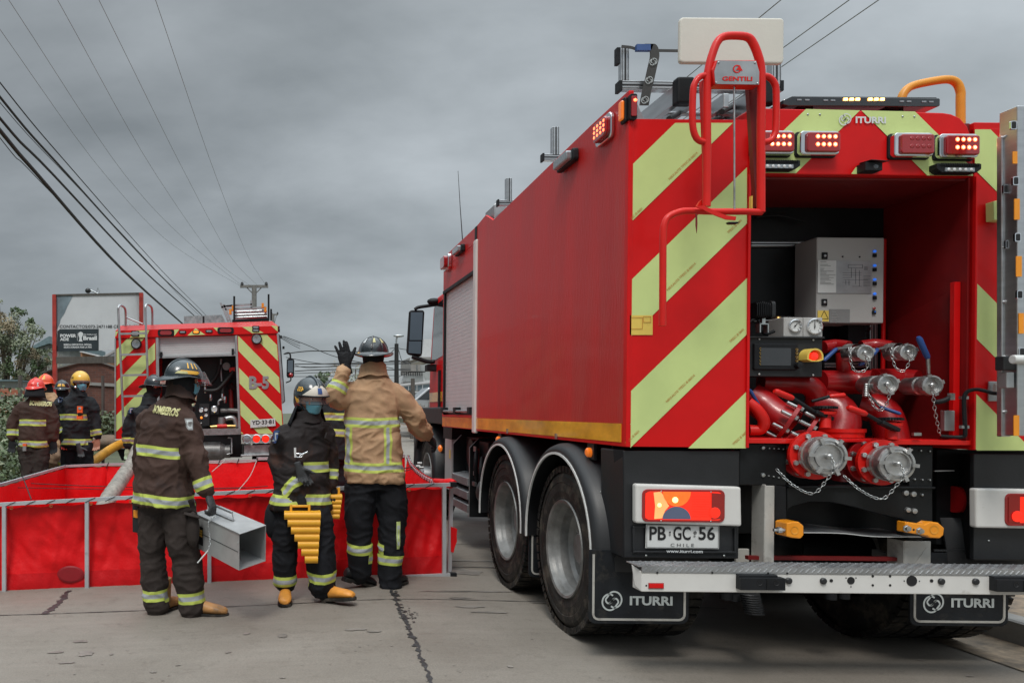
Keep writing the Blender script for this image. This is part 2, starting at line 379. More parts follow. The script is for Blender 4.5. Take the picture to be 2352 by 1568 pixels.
    def pieces(s):
        # groups of add() calls whose boxes touch
        idx = [0]+s.cuts; n = len(s.calls); bb = []
        for (v0, v1, f0, f1) in s.calls:
            q = s.v[v0:v1]; bb.append(([min(p[i] for p in q)-.0008 for i in range(3)], [max(p[i] for p in q)+.0008 for i in range(3)]))
        par = list(range(n))
        def find(i):
            while par[i] != i: i = par[i]
            return i
        for i in range(n):
            for j in range(i):
                a, c = find(i), find(j)
                if a != c and all(bb[i][0][k] <= bb[j][1][k] and bb[j][0][k] <= bb[i][1][k] for k in range(3)): par[a] = c
        out = {}
        for i in range(n): out.setdefault(find(i), []).append(i)
        res = []
        for g in out.values():
            m = MB(); m.mats = list(s.mats)
            for i in g:
                v0, v1, f0, f1 = s.calls[i]; b = len(m.v); m.v += s.v[v0:v1]
                for k in range(f0, f1): m.f.append([a-v0+b for a in s.f[k]]); m.m.append(s.m[k]); m.s.append(s.s[k])
            used = sorted(set(m.m)); m.mats = [s.mats[k] for k in used]; m.m = [used.index(k) for k in m.m]; m.calls = [(0, len(m.v), 0, len(m.f))]
            res.append(m)
        return res
    def build(s, name, parent=None, bevel=0., seg=2, label=None, org=None, merge=False):
        if parent is not None and name in SPLIT and len(s.calls) > 1:
            ps = s.pieces()
            if len(ps) > 1: return [p.build(name, parent, bevel, seg, label) for p in ps][0]
        o0 = root_org(parent) if parent is not None else (V(org) if org is not None else V((0, 0, 0)))
        me = bpy.data.meshes.new(name)
        me.from_pydata([tuple(v-o0) for v in s.v], [], s.f)
        for m in s.mats: me.materials.append(M[m])
        if len(s.m): me.polygons.foreach_set('material_index', s.m); me.polygons.foreach_set('use_smooth', s.s)
        me.update()
        if merge or bevel:
            bm = bmesh.new(); bm.from_mesh(me); bmesh.ops.remove_doubles(bm, verts=bm.verts, dist=1e-5)
            if merge: bmesh.ops.recalc_face_normals(bm, faces=bm.faces)
            bm.to_mesh(me); bm.free()
        if any(m.startswith(('coat_', 'trouser_')) for m in s.mats): me.attributes.new('band', 'FLOAT', 'POINT').data.foreach_set('value', [1.0]*len(me.vertices))
        o = bpy.data.objects.new(name, me); sc.collection.objects.link(o)
        if parent is not None: o.parent = parent
        elif org is not None: o.location = o0; ORG[o.name] = V(org)
        if bevel:
            b = o.modifiers.new('bevel', 'BEVEL'); b.width = bevel; b.segments = seg; b.limit_method = 'ANGLE'; b.angle_limit = radians(40)
        if label: o['label'] = label
        return o

def rrect(w, h, r, n=4):
    """2D rounded rectangle outline, centred"""
    out = []
    for cx, cy, a0 in ((w/2-r, h/2-r, 0), (-w/2+r, h/2-r, 90), (-w/2+r, -h/2+r, 180), (w/2-r, -h/2+r, 270)):
        for i in range(n+1):
            a = radians(a0+90*i/n); out.append((cx+r*cos(a), cy+r*sin(a)))
    return out
def smooth_path(pts, sub=4):
    pts = [V(p) for p in pts]; out = []
    for i in range(len(pts)-1):
        p0 = pts[max(i-1, 0)]; p1 = pts[i]; p2 = pts[i+1]; p3 = pts[min(i+2, len(pts)-1)]
        for k in range(sub):
            t = k/sub
            out.append(.5*((2*p1)+(p2-p0)*t+(2*p0-5*p1+4*p2-p3)*t*t+(3*p1-3*p2+p3-p0)*t**3))
    out.append(pts[-1]); return out
def clip_poly(poly, a, b, c):
    """keep a*x+b*y<=c"""
    out = []
    for i in range(len(poly)):
        p, q = poly[i], poly[(i+1) % len(poly)]
        dp, dq = a*p[0]+b*p[1]-c, a*q[0]+b*q[1]-c
        if dp <= 0: out.append(p)
        if (dp < 0 < dq) or (dq < 0 < dp):
            t = dp/(dp-dq); out.append((p[0]+(q[0]-p[0])*t, p[1]+(q[1]-p[1])*t))
    return out
_dg = None
def text_geo(s, bold=0., res=3):
    cu = bpy.data.curves.new('t', 'FONT'); cu.body = s; cu.size = 1; cu.offset = bold; cu.resolution_u = res; cu.extrude = 0
    o = bpy.data.objects.new('t', cu); sc.collection.objects.link(o)
    bpy.context.view_layer.update()
    me = bpy.data.meshes.new_from_object(o.evaluated_get(bpy.context.evaluated_depsgraph_get()))
    vs = [v.co.copy() for v in me.vertices]; fs = [list(p.vertices) for p in me.polygons]
    bpy.data.objects.remove(o); bpy.data.curves.remove(cu); bpy.data.meshes.remove(me)
    x0 = min(v.x for v in vs); x1 = max(v.x for v in vs); y0 = min(v.y for v in vs); y1 = max(v.y for v in vs)
    return [((v.x-(x0+x1)/2)/(x1-x0), (v.y-(y0+y1)/2)/(y1-y0)) for v in vs], fs
def text(mb, s, c, right, up, w, h, m, off=.003, bold=0.):
    """flat lettering w x h metres centred at c"""
    vs, fs = text_geo(s, bold); r, u = V(right).normalized(), V(up).normalized(); n = r.cross(u)
    mb.add([V(c)+r*x*w+u*y*h+n*off for x, y in vs], fs, m)
def swirl(mb, c, right, up, R, m, off=.003):
    """ring emblem of two interlocked hooks"""
    r, u = V(right).normalized(), V(up).normalized(); n = r.cross(u); c = V(c)+n*off
    def arc(pts, w):
        pts = smooth_path([V((a, b, 0)) for a, b in pts], 4); L_, R_ = [], []
        for i, p in enumerate(pts):
            t = (pts[min(i+1, len(pts)-1)]-pts[max(i-1, 0)]).normalized(); q = V((-t.y, t.x, 0))
            L_.append(p+q*w/2); R_.append(p-q*w/2)
        vs = [c+r*p.x*R+u*p.y*R for p in L_+R_]; k = len(L_)
        mb.add(vs, [(i, i+1, k+i+1, k+i) for i in range(k-1)], m)
    A = [(cos(radians(a))*.72-.22, sin(radians(a))*.78-.12) for a in range(60, 330, 30)]
    arc([(.10, .52)]+A[1:]+[(.40, -.45), (.62, -.1), (.42, .22), (.1, .12), (-.12, -.18), (-.3, -.25)], .16)
    B = [(-x, -y) for x, y in A]
    arc([(-.10, -.52)]+B[1:]+[(-.40, .45), (-.62, .1), (-.42, -.22), (-.1, -.12), (.12, .18), (.3, .25)], .16)
# ================================================================ BIG FIRE TRUCK (rear right)
TO = V((3.178, 4.28, -.03)); TR = .009
_Ri = Matrix.Rotation(-TR, 3, 'Y')
def TP(v, x, y, Z): return _Ri @ (P(v, x, y, Z)-TO)+TO
truck = thing('fire_truck', 'large red fire tanker truck with yellow-green chevrons and open pump bay, nearest the camera', 'fire truck', TO, roll=TR)
R0 = 4.28; XL, XR, XI, XJ = 1.890, 4.440, 2.553, 3.767      # rear face left, right, bay left, bay right
ZB, ZT, ZF = 1.2125, 2.986, 1.264
def D2(x, y): return (x-CX)/424, H-(y-CY)/424                # rear-plane shortcuts
X1, X2 = V((1, 0, 0)), V((0, 0, 1))

b = MB()
b.box((XL+.03, R0+.004, ZB), (XI, 7.51, ZT), 'red_paint')                      # left tank module
b.box((XJ, R0+.004, ZB), (XR-.03, 7.51, ZT), 'red_paint')                      # right tank module
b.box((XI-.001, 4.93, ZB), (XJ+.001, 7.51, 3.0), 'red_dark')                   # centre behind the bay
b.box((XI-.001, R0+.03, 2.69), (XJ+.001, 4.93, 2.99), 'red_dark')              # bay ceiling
b.box((XI, 4.33, 1.245), (XJ, 4.93, ZF), 'red_paint')                          # bay floor
b.box((XL+.03, 7.51, ZB+.06), (XR-.03, 8.95, 3.10), 'red_paint')
b.build('tank_body', truck, .004)
# smooth tank side wall with its notched top edge
prof = [(R0-.004, ZB), (8.95, ZB+.012), (8.95, 1.36)]
for s_, x0, x1 in ((1, XL, XL+.028), (-1, XR, XR-.028)):
    b = MB()
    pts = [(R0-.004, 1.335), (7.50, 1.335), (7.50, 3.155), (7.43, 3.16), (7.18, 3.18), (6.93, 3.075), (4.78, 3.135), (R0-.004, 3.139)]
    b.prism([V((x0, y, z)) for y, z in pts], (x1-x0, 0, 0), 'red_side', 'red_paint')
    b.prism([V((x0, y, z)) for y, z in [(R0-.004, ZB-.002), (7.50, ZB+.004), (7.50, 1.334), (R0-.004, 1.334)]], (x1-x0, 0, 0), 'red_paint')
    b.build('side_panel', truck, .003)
b = MB()
for a0, a1 in ((4.33, 7.49), (7.53, 8.93)): b.box((XL-.003, a0, 1.234), (XL, a1, 1.336), 'amber_stripe')
b.build('reflective_stripe', truck)
# small clips on the amber stripe
b = MB()
for cx, cy in ((515, 1475), (750, 1500)):
    p = P('Hv', cx, cy, 1); Z = (XL)/p.x; q = TP('Hv', cx, cy, Z); b.box((XL-.012, q.y-.014, q.z-.018), (XL-.004, q.y+.014, q.z+.018), 'galv')
b.build('clip', truck)
# forward module: top panel, rubber seal, door trim
b = MB()
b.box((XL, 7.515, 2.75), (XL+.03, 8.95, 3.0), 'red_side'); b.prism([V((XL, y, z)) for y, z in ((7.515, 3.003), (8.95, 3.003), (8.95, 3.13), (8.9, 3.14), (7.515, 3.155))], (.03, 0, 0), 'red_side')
b.box((XL, 7.6, 1.337), (XL+.03, 8.95, 1.36), 'red_paint'); b.box((XL, 7.515, 1.225), (XL+.03, 8.95, 1.336), 'red_paint')
b.box((XL, 8.93, 1.36), (XL+.03, 8.955, 2.76), 'red_paint'); b.build('locker_panel', truck, .003)
b = MB(); b.box((XL-.02, 7.44, ZB-.02), (XL+.02, 7.54, 3.02), 'white_paint'); b.build('corner_trim', truck, .012)
b = MB(); b.box((XL-.006, 7.47, 3.02), (XL+.03, 7.54, 3.15), 'black_plastic'); b.build('seal', truck)
b = MB()
for i in range(34):
    z = 1.385+i*.0395; b.box((XL+.022-.006*(i % 2 == 0)*0, 7.55, z), (XL+.03, 8.9, z+.0385), 'shutter')
b.box((XL+.028, 7.54, 1.36), (XL+.04, 8.92, 2.76), 'black_plastic')
sh = b.build('roller_shutter', truck, .0012)
b = MB(); b.box((XL-.012, 7.55, 2.715), (XL+.02, 8.93, 2.75), 'black_plastic')
b.box((XL-.002, 8.88, 1.36), (XL+.02, 8.925, 2.74), 'black_plastic'); b.build('shutter_frame', truck, .004)
b = MB(); b.tube([(XL-.025, 7.6, 1.40), (XL-.025, 8.85, 1.40)], .012, 'alu_dull')
for y in (7.6, 8.2, 8.8): b.box((XL-.04, y-.05, 1.375), (XL+.02, y+.05, 1.44), 'black_plastic')
b.build('shutter_handle', truck, .004)

# ---- rear panels with chevrons
def stripes(mb, rect, uppers, slope, thick, m, y=R0-.003, rag=True):
    """rect in px (x0,y0,x1,y1) on rear plane; uppers: y of the stripe's upper edge at x=0"""
    x0, y0, x1, y1 = rect
    for c in uppers:
        p = [(x0, y0), (x1, y0), (x1, y1), (x0, y1)]
        p = clip_poly(p, slope, -1, -c)         # y >= slope*x + c  -> slope*x - y <= -c
        p = clip_poly(p, -slope, 1, c+thick)    # y <= slope*x + c + thick
        if len(p) > 2:
            q = []
            for X, Y in p:
                v = TP('D', X, Y, R0); q.append(V((v.x, y, v.z)))
            mb.poly(q, m)
b = MB(); b.box((XL, R0-.004+.004, ZB), (XI, R0+.03, ZT), 'red_paint')
b.box((XL, R0-.008, ZB), (XL+.016, R0+.03, 3.13), 'red_paint'); b.box((XI-.014, R0-.012, ZB), (XI, R0+.0, 2.69), 'red_paint')
lp = b.build('rear_panel', truck, .002)
b = MB(); stripes(b, (1447, 283, 1715, 1029), [u+.972*1440 for u in (390, 652, 906, 1165)], -.972, 129, 'chevron')
cv = b.build('chevron_stripe', lp)
b = MB(); tdir = V((1, 0, .972)).normalized(); tup = V((-.972, 0, 1)).normalized()
for x, y in ((1462, 498), (1572, 386), (1690, 525), (1568, 640), (1695, 775), (1566, 896), (1455, 1008), (1702, 1010), (1685, 272)):
    c = TP('D', x, y, R0); L_ = .20 if x in (1572, 1568, 1566) else .10
    if 1450 < x < 1712 and y > 285: text(b, 'NIKKALITE TPESC-B 06014' if L_ > .15 else 'TPESC-B 0601', c+tup*.014, tdir, tup, L_*1.05 if L_ > .15 else .10, .013, 'chevron_ink', .005)
b.build('stripe_lettering', lp)
b = MB(); b.box((XJ, R0, ZB), (XR, R0+.03, ZT-.035), 'red_paint'); b.box((XJ, R0-.012, ZB), (XJ+.012, R0, 2.69), 'red_paint')
rp = b.build('rear_panel', truck, .002)
b = MB(); stripes(b, (2238, 298, 2515, 1034), [u-2235 for u in (6, 262-256+255-2, 643, 898)], 1.0, 128, 'chevron'); b.build('chevron_stripe', rp)
b = MB(); q = [TP('D', x, y, R0-.004) for x, y in ((1445, 724), (1499, 724), (1499, 769), (1445, 769))]; b.prism(q, (0, .001, 0), 'yellow_sign')
for (x0, y0, x1, y1) in ((1450, 729, 1476, 755), (1478, 727, 1495, 740)):
    for a, c in (((x0, y0), (x1, y0)), ((x1, y0), (x1, y1)), ((x1, y1), (x0, y1)), ((x0, y1), (x0, y0))):
        b.bar(TP('D', *a, R0-.0065), TP('D', *c, R0-.0065), .001, .002, 'chevron_ink')
b.build('warning_sticker', truck)
# ---- header over the bay (rounded shoulders), proud of the side panels
hp = [(1722, 252), (1727, 248), (2165, 259), (2185, 262), (2205, 271), (2222, 290), (2232, 320), (2236, 405), (1722, 400)]
b = MB(); q = [TP('D', x, y, R0-.014) for x, y in hp]; b.prism(q, (0, .25, 0), 'red_paint'); hd = b.build('rear_header', truck, .006)
b = MB()
for poly in ([(390, 760), (766, 770), (320, 1208), (2, 1204), (2, 1132)], [(776, 770), (1150, 778), (1548, 1170), (1554, 1226), (1235, 1223)], [(735, 1168), (760, 1158), (745, 1213), (705, 1212)]):
    b.poly([TP('R', x, y, R0-.017) for x, y in poly], 'chevron')
b.build('chevron_stripe', hd)
b = MB(); swirl(b, TP('R', 660, 834, R0-.019), X1, X2, .033, 'print_white')
text(b, 'ITURRI', TP('R', 840, 838, R0-.019), X1, X2, .163, .036, 'print_white', .002, .035)
b.build('maker_lettering', hd)
b = MB()
for x, y in ((403, 798), (487, 799), (1063, 812), (1145, 813)): b.ball(TP('R', x, y, R0-.018), (.006, .004, .006), 'galv', 8)
b.build('screw', hd)
# ---- tail signal lamps
def signal(cx, cy, w, h, lit, mirror=False):
    c = TP('R', cx, cy, R0-.02); W, Hh = w/3.0334/424, h/3.0334/424
    def rr(m, W, Hh, r, y0, y1, mat, dx=0):
        m.prism([V((c.x+dx+x, c.y+y0, c.z+z)) for x, z in rrect(W, Hh, r)], (0, y1-y0, 0), mat)
    m = MB(); rr(m, W, Hh, .018, -.008, .01, 'black_plastic'); o = m.build('signal_lamp', truck, .003)
    m = MB(); rr(m, W*.95, Hh*.92, .02, -.042, -.005, 'chrome'); m.build('bezel', o, .006, 3)
    m = MB(); rr(m, W*.80, Hh*.76, .014, -.056, -.036, 'red_lens', W*.05); m.build('lens', o, .006)
    m = MB(); mc = MB(); n = 4
    for i in range(4):
        for j in range(2):
            p = V((c.x+W*.05+(-.5+(i+.5)/4)*W*.56+W*.06, c.y-.0565, c.z+(.5-j)*Hh*.30+Hh*.05))
            if lit: m.ball(p, (W*.052, .002, W*.052), 'led_red', 10); m.ball(p+V((0, -.0015, 0)), (W*.024, .002, W*.024), 'led_core', 8)
            else: m.ball(p, (W*.055, .0015, W*.055), 'red_lens', 8)
    m.build('led', o)
    return o
signal(138, 1010, 282, 178, True); signal(452, 1012, 284, 178, True); signal(1100, 1025, 284, 178, False); signal(1412, 1033, 284, 178, True)
for cx, cy in ((155, 1165), (1402, 1188)):
    c = TP('R', cx, cy, R0-.02); m = MB()
    m.prism([V((c.x+x, c.y-.05, c.z+z)) for x, z in ((-.118, .022), (.118, .022), (.118, -.006), (.10, -.02), (.09, -.026), (-.09, -.026), (-.10, -.02), (-.118, -.006))], (0, .06, 0), 'black_plastic')
    for i in range(22): m.box((c.x-.10+i*.0095, c.y-.056, c.z+.006), (c.x-.096+i*.0095, c.y-.05, c.z+.023), 'black_metal')
    o = m.build('work_light', truck, .003)
    m = MB(); m.box((c.x-.078, c.y-.055, c.z-.022), (c.x+.078, c.y-.048, c.z-.002), 'clear_lens')
    for i in range(5): m.ball((c.x-.06+i*.03, c.y-.056, c.z-.012), (.009, .003, .009), 'print_white', 8)
    m.build('lens', o)
# reversing camera
c = TP('R', 815, 1178, R0-.03); m = MB(); m.box((c.x-.045, c.y-.05, c.z-.022), (c.x+.045, c.y+.02, c.z+.022), 'black_plastic')
m.prism([V((c.x-.03, c.y-.07, c.z+.026)), V((c.x+.065, c.y-.07, c.z+.020)), V((c.x+.065, c.y+.02, c.z+.030)), V((c.x-.03, c.y+.02, c.z+.034))], (0, 0, .004), 'black_plastic')
m.lathe([(.0, .0), (.014, .0), (.016, .02)], (c.x+.01, c.y-.052, c.z-.002), (0, 1, 0), 'dark_glass', 12); m.build('rear_camera', truck, .003)
# ---- amber light bar
LBZ = R0+.16; a, e = TP('R', 232, 722, LBZ-.1), TP('R', 1325, 730, LBZ-.1)
b = MB(); b.prism([V((a.x+x*(e.x-a.x), LBZ-.10, z)) for x, z in ((.0, a.z-.004), (.004, a.z+.022), (.055, a.z+.042), (.995, a.z+.038), (1, a.z+.030), (1, a.z-.004), (.985, a.z-.010), (.03, a.z-.012))], (0, .2, 0), 'dark_glass')
lb = b.build('light_bar', truck, .004)
b = MB(); b.box((a.x+.06, LBZ-.09, a.z+.040), (e.x-.01, LBZ+.09, a.z+.046), 'grey_plastic')
b.box((a.x+.12, LBZ-.05, a.z-.035), (a.x+.2, LBZ+.08, a.z-.01), 'black_plastic'); b.box((e.x-.25, LBZ-.05, a.z-.035), (e.x-.16, LBZ+.08, a.z-.01), 'black_plastic'); b.build('bracket', lb, .003)
b = MB()
for g in (0, 1):
    for i in range(3):
        p = TP('R', 668+g*172+i*42, 692, LBZ-.105); b.box((p.x-.010, LBZ-.106, p.z-.006), (p.x+.010, LBZ-.098, p.z+.006), 'led_amber'); b.ball((p.x, LBZ-.107, p.z), (.006, .003, .005), 'led_core', 8)
for x in (345, 400, 530, 580, 1060, 1110, 1215, 1265):
    p = TP('R', x, 695+(x-345)*.015, LBZ-.105); b.box((p.x-.012, LBZ-.104, p.z-.004), (p.x+.012, LBZ-.098, p.z+.004), 'clear_lens')
b.build('led', lb)
# ---- yellow roof hoop
b = MB(); b.tube(smooth_path([TP('R', x, y, Z) for x, y, Z in ((1050, 720, 4.9), (1068, 655, 4.9), (1120, 605, 4.9), (1230, 575, 4.9), (1375, 555, 4.9), (1440, 580, 4.9), (1466, 640, 4.9), (1467, 700, 4.9), (1468, 920, 4.9))], 5), .0245, 'yellow_tube', 14)
b.build('roof_hoop', truck)
# roof deck & rack
b = MB()
b.box((XL+.03, R0+.03, 2.96), (XI, 7.5, 2.99), 'alu_dull')
b.build('roof_deck', truck)
# gusset and small lamps on the rear top corner
b = MB(); b.prism([TP('C', x, y, R0+.02) for x, y in ((200, 660), (245, 690), (310, 842), (195, 842))], (0, .02, 0), 'alu_dull'); b.build('gusset', truck)
def tail_strip(v, cx, cy, w, h, m1, litpos):
    c = TP(v, cx, cy, R0-.01); W, Hh = w/3.0345/424, h/3.0345/424; m = MB()
    m.prism([V((c.x+x, c.y-.02, c.z+z)) for x, z in rrect(W, Hh, W*.25, 3)], (0, .035, 0), 'black_plastic'); o = m.build('marker_lamp', truck, .002)
    m = MB(); m.prism([V((c.x+x, c.y-.028, c.z+z)) for x, z in rrect(W*.72, Hh*.78, W*.15, 3)], (0, .012, 0), m1)
    m.ball((c.x+.004, c.y-.030, c.z+litpos*Hh), (.011, .003, .009), 'led_red', 8); m.build('lens', o, .002)
tail_strip('C', 223, 752, 52, 178, 'red_lens', .22)
def side_lamp(y0, y1, z0, z1, lens, lit=None, name='marker_lamp', depth=.05, frame='black_plastic'):
    m = MB(); m.prism([V((XL-.004, (y0+y1)/2+a, (z0+z1)/2+c)) for a, c in rrect(abs(y1-y0), abs(z1-z0), min(abs(y1-y0), abs(z1-z0))*.25)], (-depth*.5, 0, 0), frame); o = m.build(name, truck, .006)
    m = MB(); m.prism([V((XL-.004-depth*.45, (y0+y1)/2+a, (z0+z1)/2+c)) for a, c in rrect(abs(y1-y0)*.8, abs(z1-z0)*.76, min(abs(y1-y0), abs(z1-z0))*.2)], (-depth*.55, 0, 0), lens); m.build('lens', o, .008)
    if lit:
        m = MB()
        for i in range(4):
            for j in range(3): m.ball((XL-.005-depth, y0+(y1-y0)*(.2+.2*i), z0+(z1-z0)*(.35+.18*j)), (.003, .010, .009), lit, 8)
        m.build('led', o)
def sideq(v, x, y):
    p = P(v, x, y, 1); return TP(v, x, y, (XL-.02)/p.x)
q = sideq('Hv', 960, 25); side_lamp(q.y-.11, q.y+.11, q.z-.075, q.z+.075, 'red_lens', 'led_red', 'signal_lamp', .045, 'chrome')
q = sideq('Hv', 785, 175); side_lamp(q.y-.16, q.y+.14, q.z-.04, q.z+.04, 'clear_lens', name='side_light', depth=.07)
q = sideq('Hv', 276, 605); side_lamp(q.y-.15, q.y+.15, q.z-.04, q.z+.04, 'clear_lens', name='side_light', depth=.07)
q = sideq('Hv', 218, 665); side_lamp(q.y-.13, q.y+.13, q.z-.085, q.z+.085, 'red_lens', name='signal_lamp', depth=.08, frame='chrome')
q = sideq('C', 120, 775); side_lamp(q.y-.03, q.y+.03, q.z-.07, q.z+.07, 'amber_lens', name='marker_lamp', depth=.03)

# ---- roof rack of extruded aluminium
def prof_bar(m, p, q, w):
    m.bar(p, q, w, w, 'alu_dull'); p, q = V(p), V(q); d = (q-p).normalized()
    s_ = V((1, 0, 0)) if abs(d.x) < .7 else V((0, 0, 1)); t_ = d.cross(s_).normalized()
    for n_ in (s_, t_):
        for sg in (-1, 1): m.bar(p+n_*sg*(w/2), q+n_*sg*(w/2), .012, .012, 'black_plastic' if 0 else 'alu_dull')
Zr = 4.62
b = MB()
def groove(m, p, q, w):
    m.bar(p, q, w, w, 'aluminium'); p, q = V(p), V(q); d = (q-p).normalized()
    off = V((0, -1, 0)); sd = d.cross(off)
    m.bar(p+off*(w/2), q+off*(w/2), .010, .006, 'grey_plastic', up=off)
    for k in (-.36, .36): m.bar(p+off*(w/2)+sd*k*w, q+off*(w/2)+sd*k*w, .004, .004, 'grey_plastic', up=off)
groove(b, TP('C', 165, 335, Zr), TP('C', 165, 572, Zr), .045); groove(b, TP('C', 125, 603, Zr), TP('C', 1250, 620, Zr), .050)
groove(b, TP('C', 1212, 432, Zr), TP('C', 1212, 605, Zr), .055)
rk = b.build('roof_rack', truck, .003)
b = MB()
for x, y, h in ((128, 365, 38), (128, 420, 38)):
    p = TP('C', x, y, Zr-.03); b.box((p.x-.012, p.y-.01, p.z-h/3034*2), (p.x+.008, p.y+.03, p.z+h/3034*2), 'black_plastic')
for x in (128, 1246): p = TP('C', x, 610, Zr); b.box((p.x-.008, p.y-.03, p.z-.03), (p.x+.012, p.y+.03, p.z+.03), 'black_plastic')
b.build('end_cap', rk, .002)
for (x0, x1, xt, y0, y1, yb, Z) in ((728, 765, 747, 15, 140, 160, 5.75), (510, 536, 523, 260, 365, 378, 6.75)):
    b = MB(); groove(b, TP('Hv', xt, y0, Z), TP('Hv', xt, y1+8, Z), .05); p = TP('Hv', xt, yb, Z); groove(b, (p.x-.09, p.y, p.z), (p.x+1.0, p.y, p.z+.0), .045)
    for sx in (-.09, ): b.box((p.x+sx-.008, p.y-.028, p.z-.028), (p.x+sx+.006, p.y+.028, p.z+.028), 'black_plastic')
    b.build('rack_post', truck, .003)
b = MB(); p = TP('Hv', 455, 450, 7.05); b.prism([p, TP('Hv', 455, 385, 7.05), TP('Hv', 478, 365, 7.05), TP('Hv', 498, 368, 7.05), TP('Hv', 515, 400, 7.05)], (.0, .3, 0), 'alu_dull'); b.build('roof_box', truck, .003)
b = MB(); b.bar((XL+.14, 5.6, 3.10), (XL+.14, 6.6, 3.145), .03, .03, 'cream_board'); b.build('roof_board', truck)
# antenna
b = MB(); b.tube([TP('Hv', 302, 560, 8.8), TP('Hv', 290, 390, 8.8), TP('Hv', 280, 222, 8.8)], [.006, .004, .0025], 'cable_black', 6); b.build('antenna', truck)
# ---- ladders stowed on the roof (run forward along the truck)
b = MB()
def rail(v, x, y, Z, L_, w, h, mat='aluminium', dz=0):
    p = TP(v, x, y, Z); b.bar(p, p+V((0, L_, dz)), w, h, mat)
rail('C', 545, 655, 4.45, 3.1, .035, .11); rail('C', 1130, 660, 4.45, 3.1, .035, .10)
rail('C', 640, 700, 4.6, 2.8, .03, .08, 'alu_dull'); rail('C', 880, 700, 4.55, 2.8, .03, .08, 'aluminium'); rail('C', 1040, 690, 4.6, 2.8, .03, .08, 'alu_dull')
for i in range(10):
    z0 = TP('C', 545, 640, 4.45).z-.03; b.tube([(TP('C', 545, 655, 4.45).x, 4.7+i*.28, z0), (TP('C', 1130, 655, 4.45).x, 4.7+i*.28, z0)], .014, 'alu_dull', 8)
sl = b.build('stowed_ladder', truck, .003)
b = MB()
for x in (585, 1160):
    p = TP('C', x, 640, 4.44); b.box((p.x-.05, p.y-.03, p.z-.075), (p.x+.045, p.y+.04, p.z+.075), 'black_plastic')
b.build('end_cap', sl, .012)
b = MB()
for x0, y0, x1, y1 in ((480, 830, 640, 740), (760, 850, 930, 790), (850, 780, 1010, 700)):
    b.tube([TP('C', x0, y0, 4.5), TP('C', x1, y1, 5.0)], .016, 'cable_black', 8); b.tube([TP('C', (x0+x1)/2, (y0+y1)/2, 4.7), TP('C', x1, y1, 5.0)], .009, 'chrome', 8)
b.build('gas_strut', truck)
# ---- white foam head board and the red ladder-gantry frame
b = MB(); p, q = TP('C', 557, 438, 4.15), TP('C', 1286, 125, 4.15)
b.prism([V(((p.x+q.x)/2+x, 4.15, (p.z+q.z)/2+z)) for x, z in rrect(q.x-p.x, q.z-p.z, .02)], (0, .03, 0), 'cream_board'); b.build('head_board', truck, .01, 3)
GZ = 3.93
def gp(x, y, Z=GZ): return TP('C', x, y, Z)
b = MB()
Lt = [(742, 1440), (745, 1200), (745, 800), (748, 560), (760, 470), (780, 390), (815, 300), (860, 258), (945, 250), (1030, 262), (1070, 310), (1105, 400), (1122, 480), (1125, 600), (1122, 900), (1122, 1200), (1122, 1480)]
b.tube(smooth_path([gp(x, y) for x, y in Lt], 4), .0195, 'red_tube', 14)
b.tube(smooth_path([gp(*q) for q in ((1128, 1478), (1000, 1475), (780, 1475), (640, 1470), (560, 1475), (480, 1510), (450, 1560), (440, 1640), (438, 1900), (436, 2270))], 4), .0165, 'red_tube', 12)
for pts in (((748, 528), (700, 535), (662, 580), (648, 650), (645, 860), (665, 950), (700, 985), (748, 992)), ((1126, 530), (1175, 538), (1215, 580), (1228, 650), (1226, 880), (1212, 950), (1180, 985), (1126, 992))):
    b.tube(smooth_path([gp(*q) for q in pts], 4), .0155, 'red_tube', 12)
b.prism([gp(712, 560, 3.96), gp(738, 560, 3.96), gp(738, 1240, 3.96)], (0, .03, 0), 'red_tube')
b.prism([gp(1035, 595, 3.98), gp(1112, 595, 3.98), gp(1100, 1440, 3.98), (gp(1088, 1440, 3.98))], (0, .03, 0), 'red_dark')
b.prism([gp(700, 1400, 3.95), gp(735, 1375, 3.95), gp(735, 1450, 3.95), gp(665, 1455, 3.95)], (0, .02, 0), 'red_tube')
gf = b.build('ladder_gantry', truck)
b = MB(); b.box((gp(1090, 1330).x, 3.97, gp(0, 1440).z), (gp(1099, 1330).x, 3.99, gp(0, 1340).z), 'yellow_sign'); b.build('gantry_reflector', gf)
b = MB(); pl = [gp(800, 590, 3.90), gp(780, 485, 3.90), gp(808, 418, 3.90), gp(1090, 418, 3.90), gp(1112, 500, 3.90), gp(1112, 597, 3.90)]
b.prism(pl, (0, .06, 0), 'red_tube'); b.build('plate_housing', gf, .006)
b = MB(); b.prism([p_+V((0, -.003, 0)) for p_ in (gp(802, 588, 3.90), gp(795, 500, 3.90), gp(818, 424, 3.90), gp(1086, 428, 3.90), gp(1108, 505, 3.90), gp(1106, 592, 3.90))], (0, .002, 0), 'alu_dull')
for x, y in ((828, 437), (1082, 438), (812, 578), (1098, 582)): b.ball(gp(x, y, 3.895), (.005, .003, .005), 'galv', 8)
sp = b.build('name_plate', gf)
b = MB(); text(b, 'GENTILI', gp(957, 550, 3.896), X1, X2, .148, .022, 'red_tube', .001, .03)
cc = gp(955, 482, 3.896)
arc = [(cos(radians(a))*.020, sin(radians(a))*.020) for a in range(20, 345, 15)]
vs = [cc+V((x*k, -.0015, z*k)) for k in (1.0, .72) for x, z in arc]; nn = len(arc); b.add(vs, [(i, i+1, nn+i+1, nn+i) for i in range(nn-1)], 'red_tube')
b.poly([cc+V((x, -.0018, z)) for x, z in ((-.006, -.006), (.014, .020), (.014, -.006))], 'red_tube'); b.poly([cc+V((x, -.0018, z)) for x, z in ((.014, .012), (.028, -.009), (.014, -.009))], 'red_tube')
b.build('plate_lettering', sp)
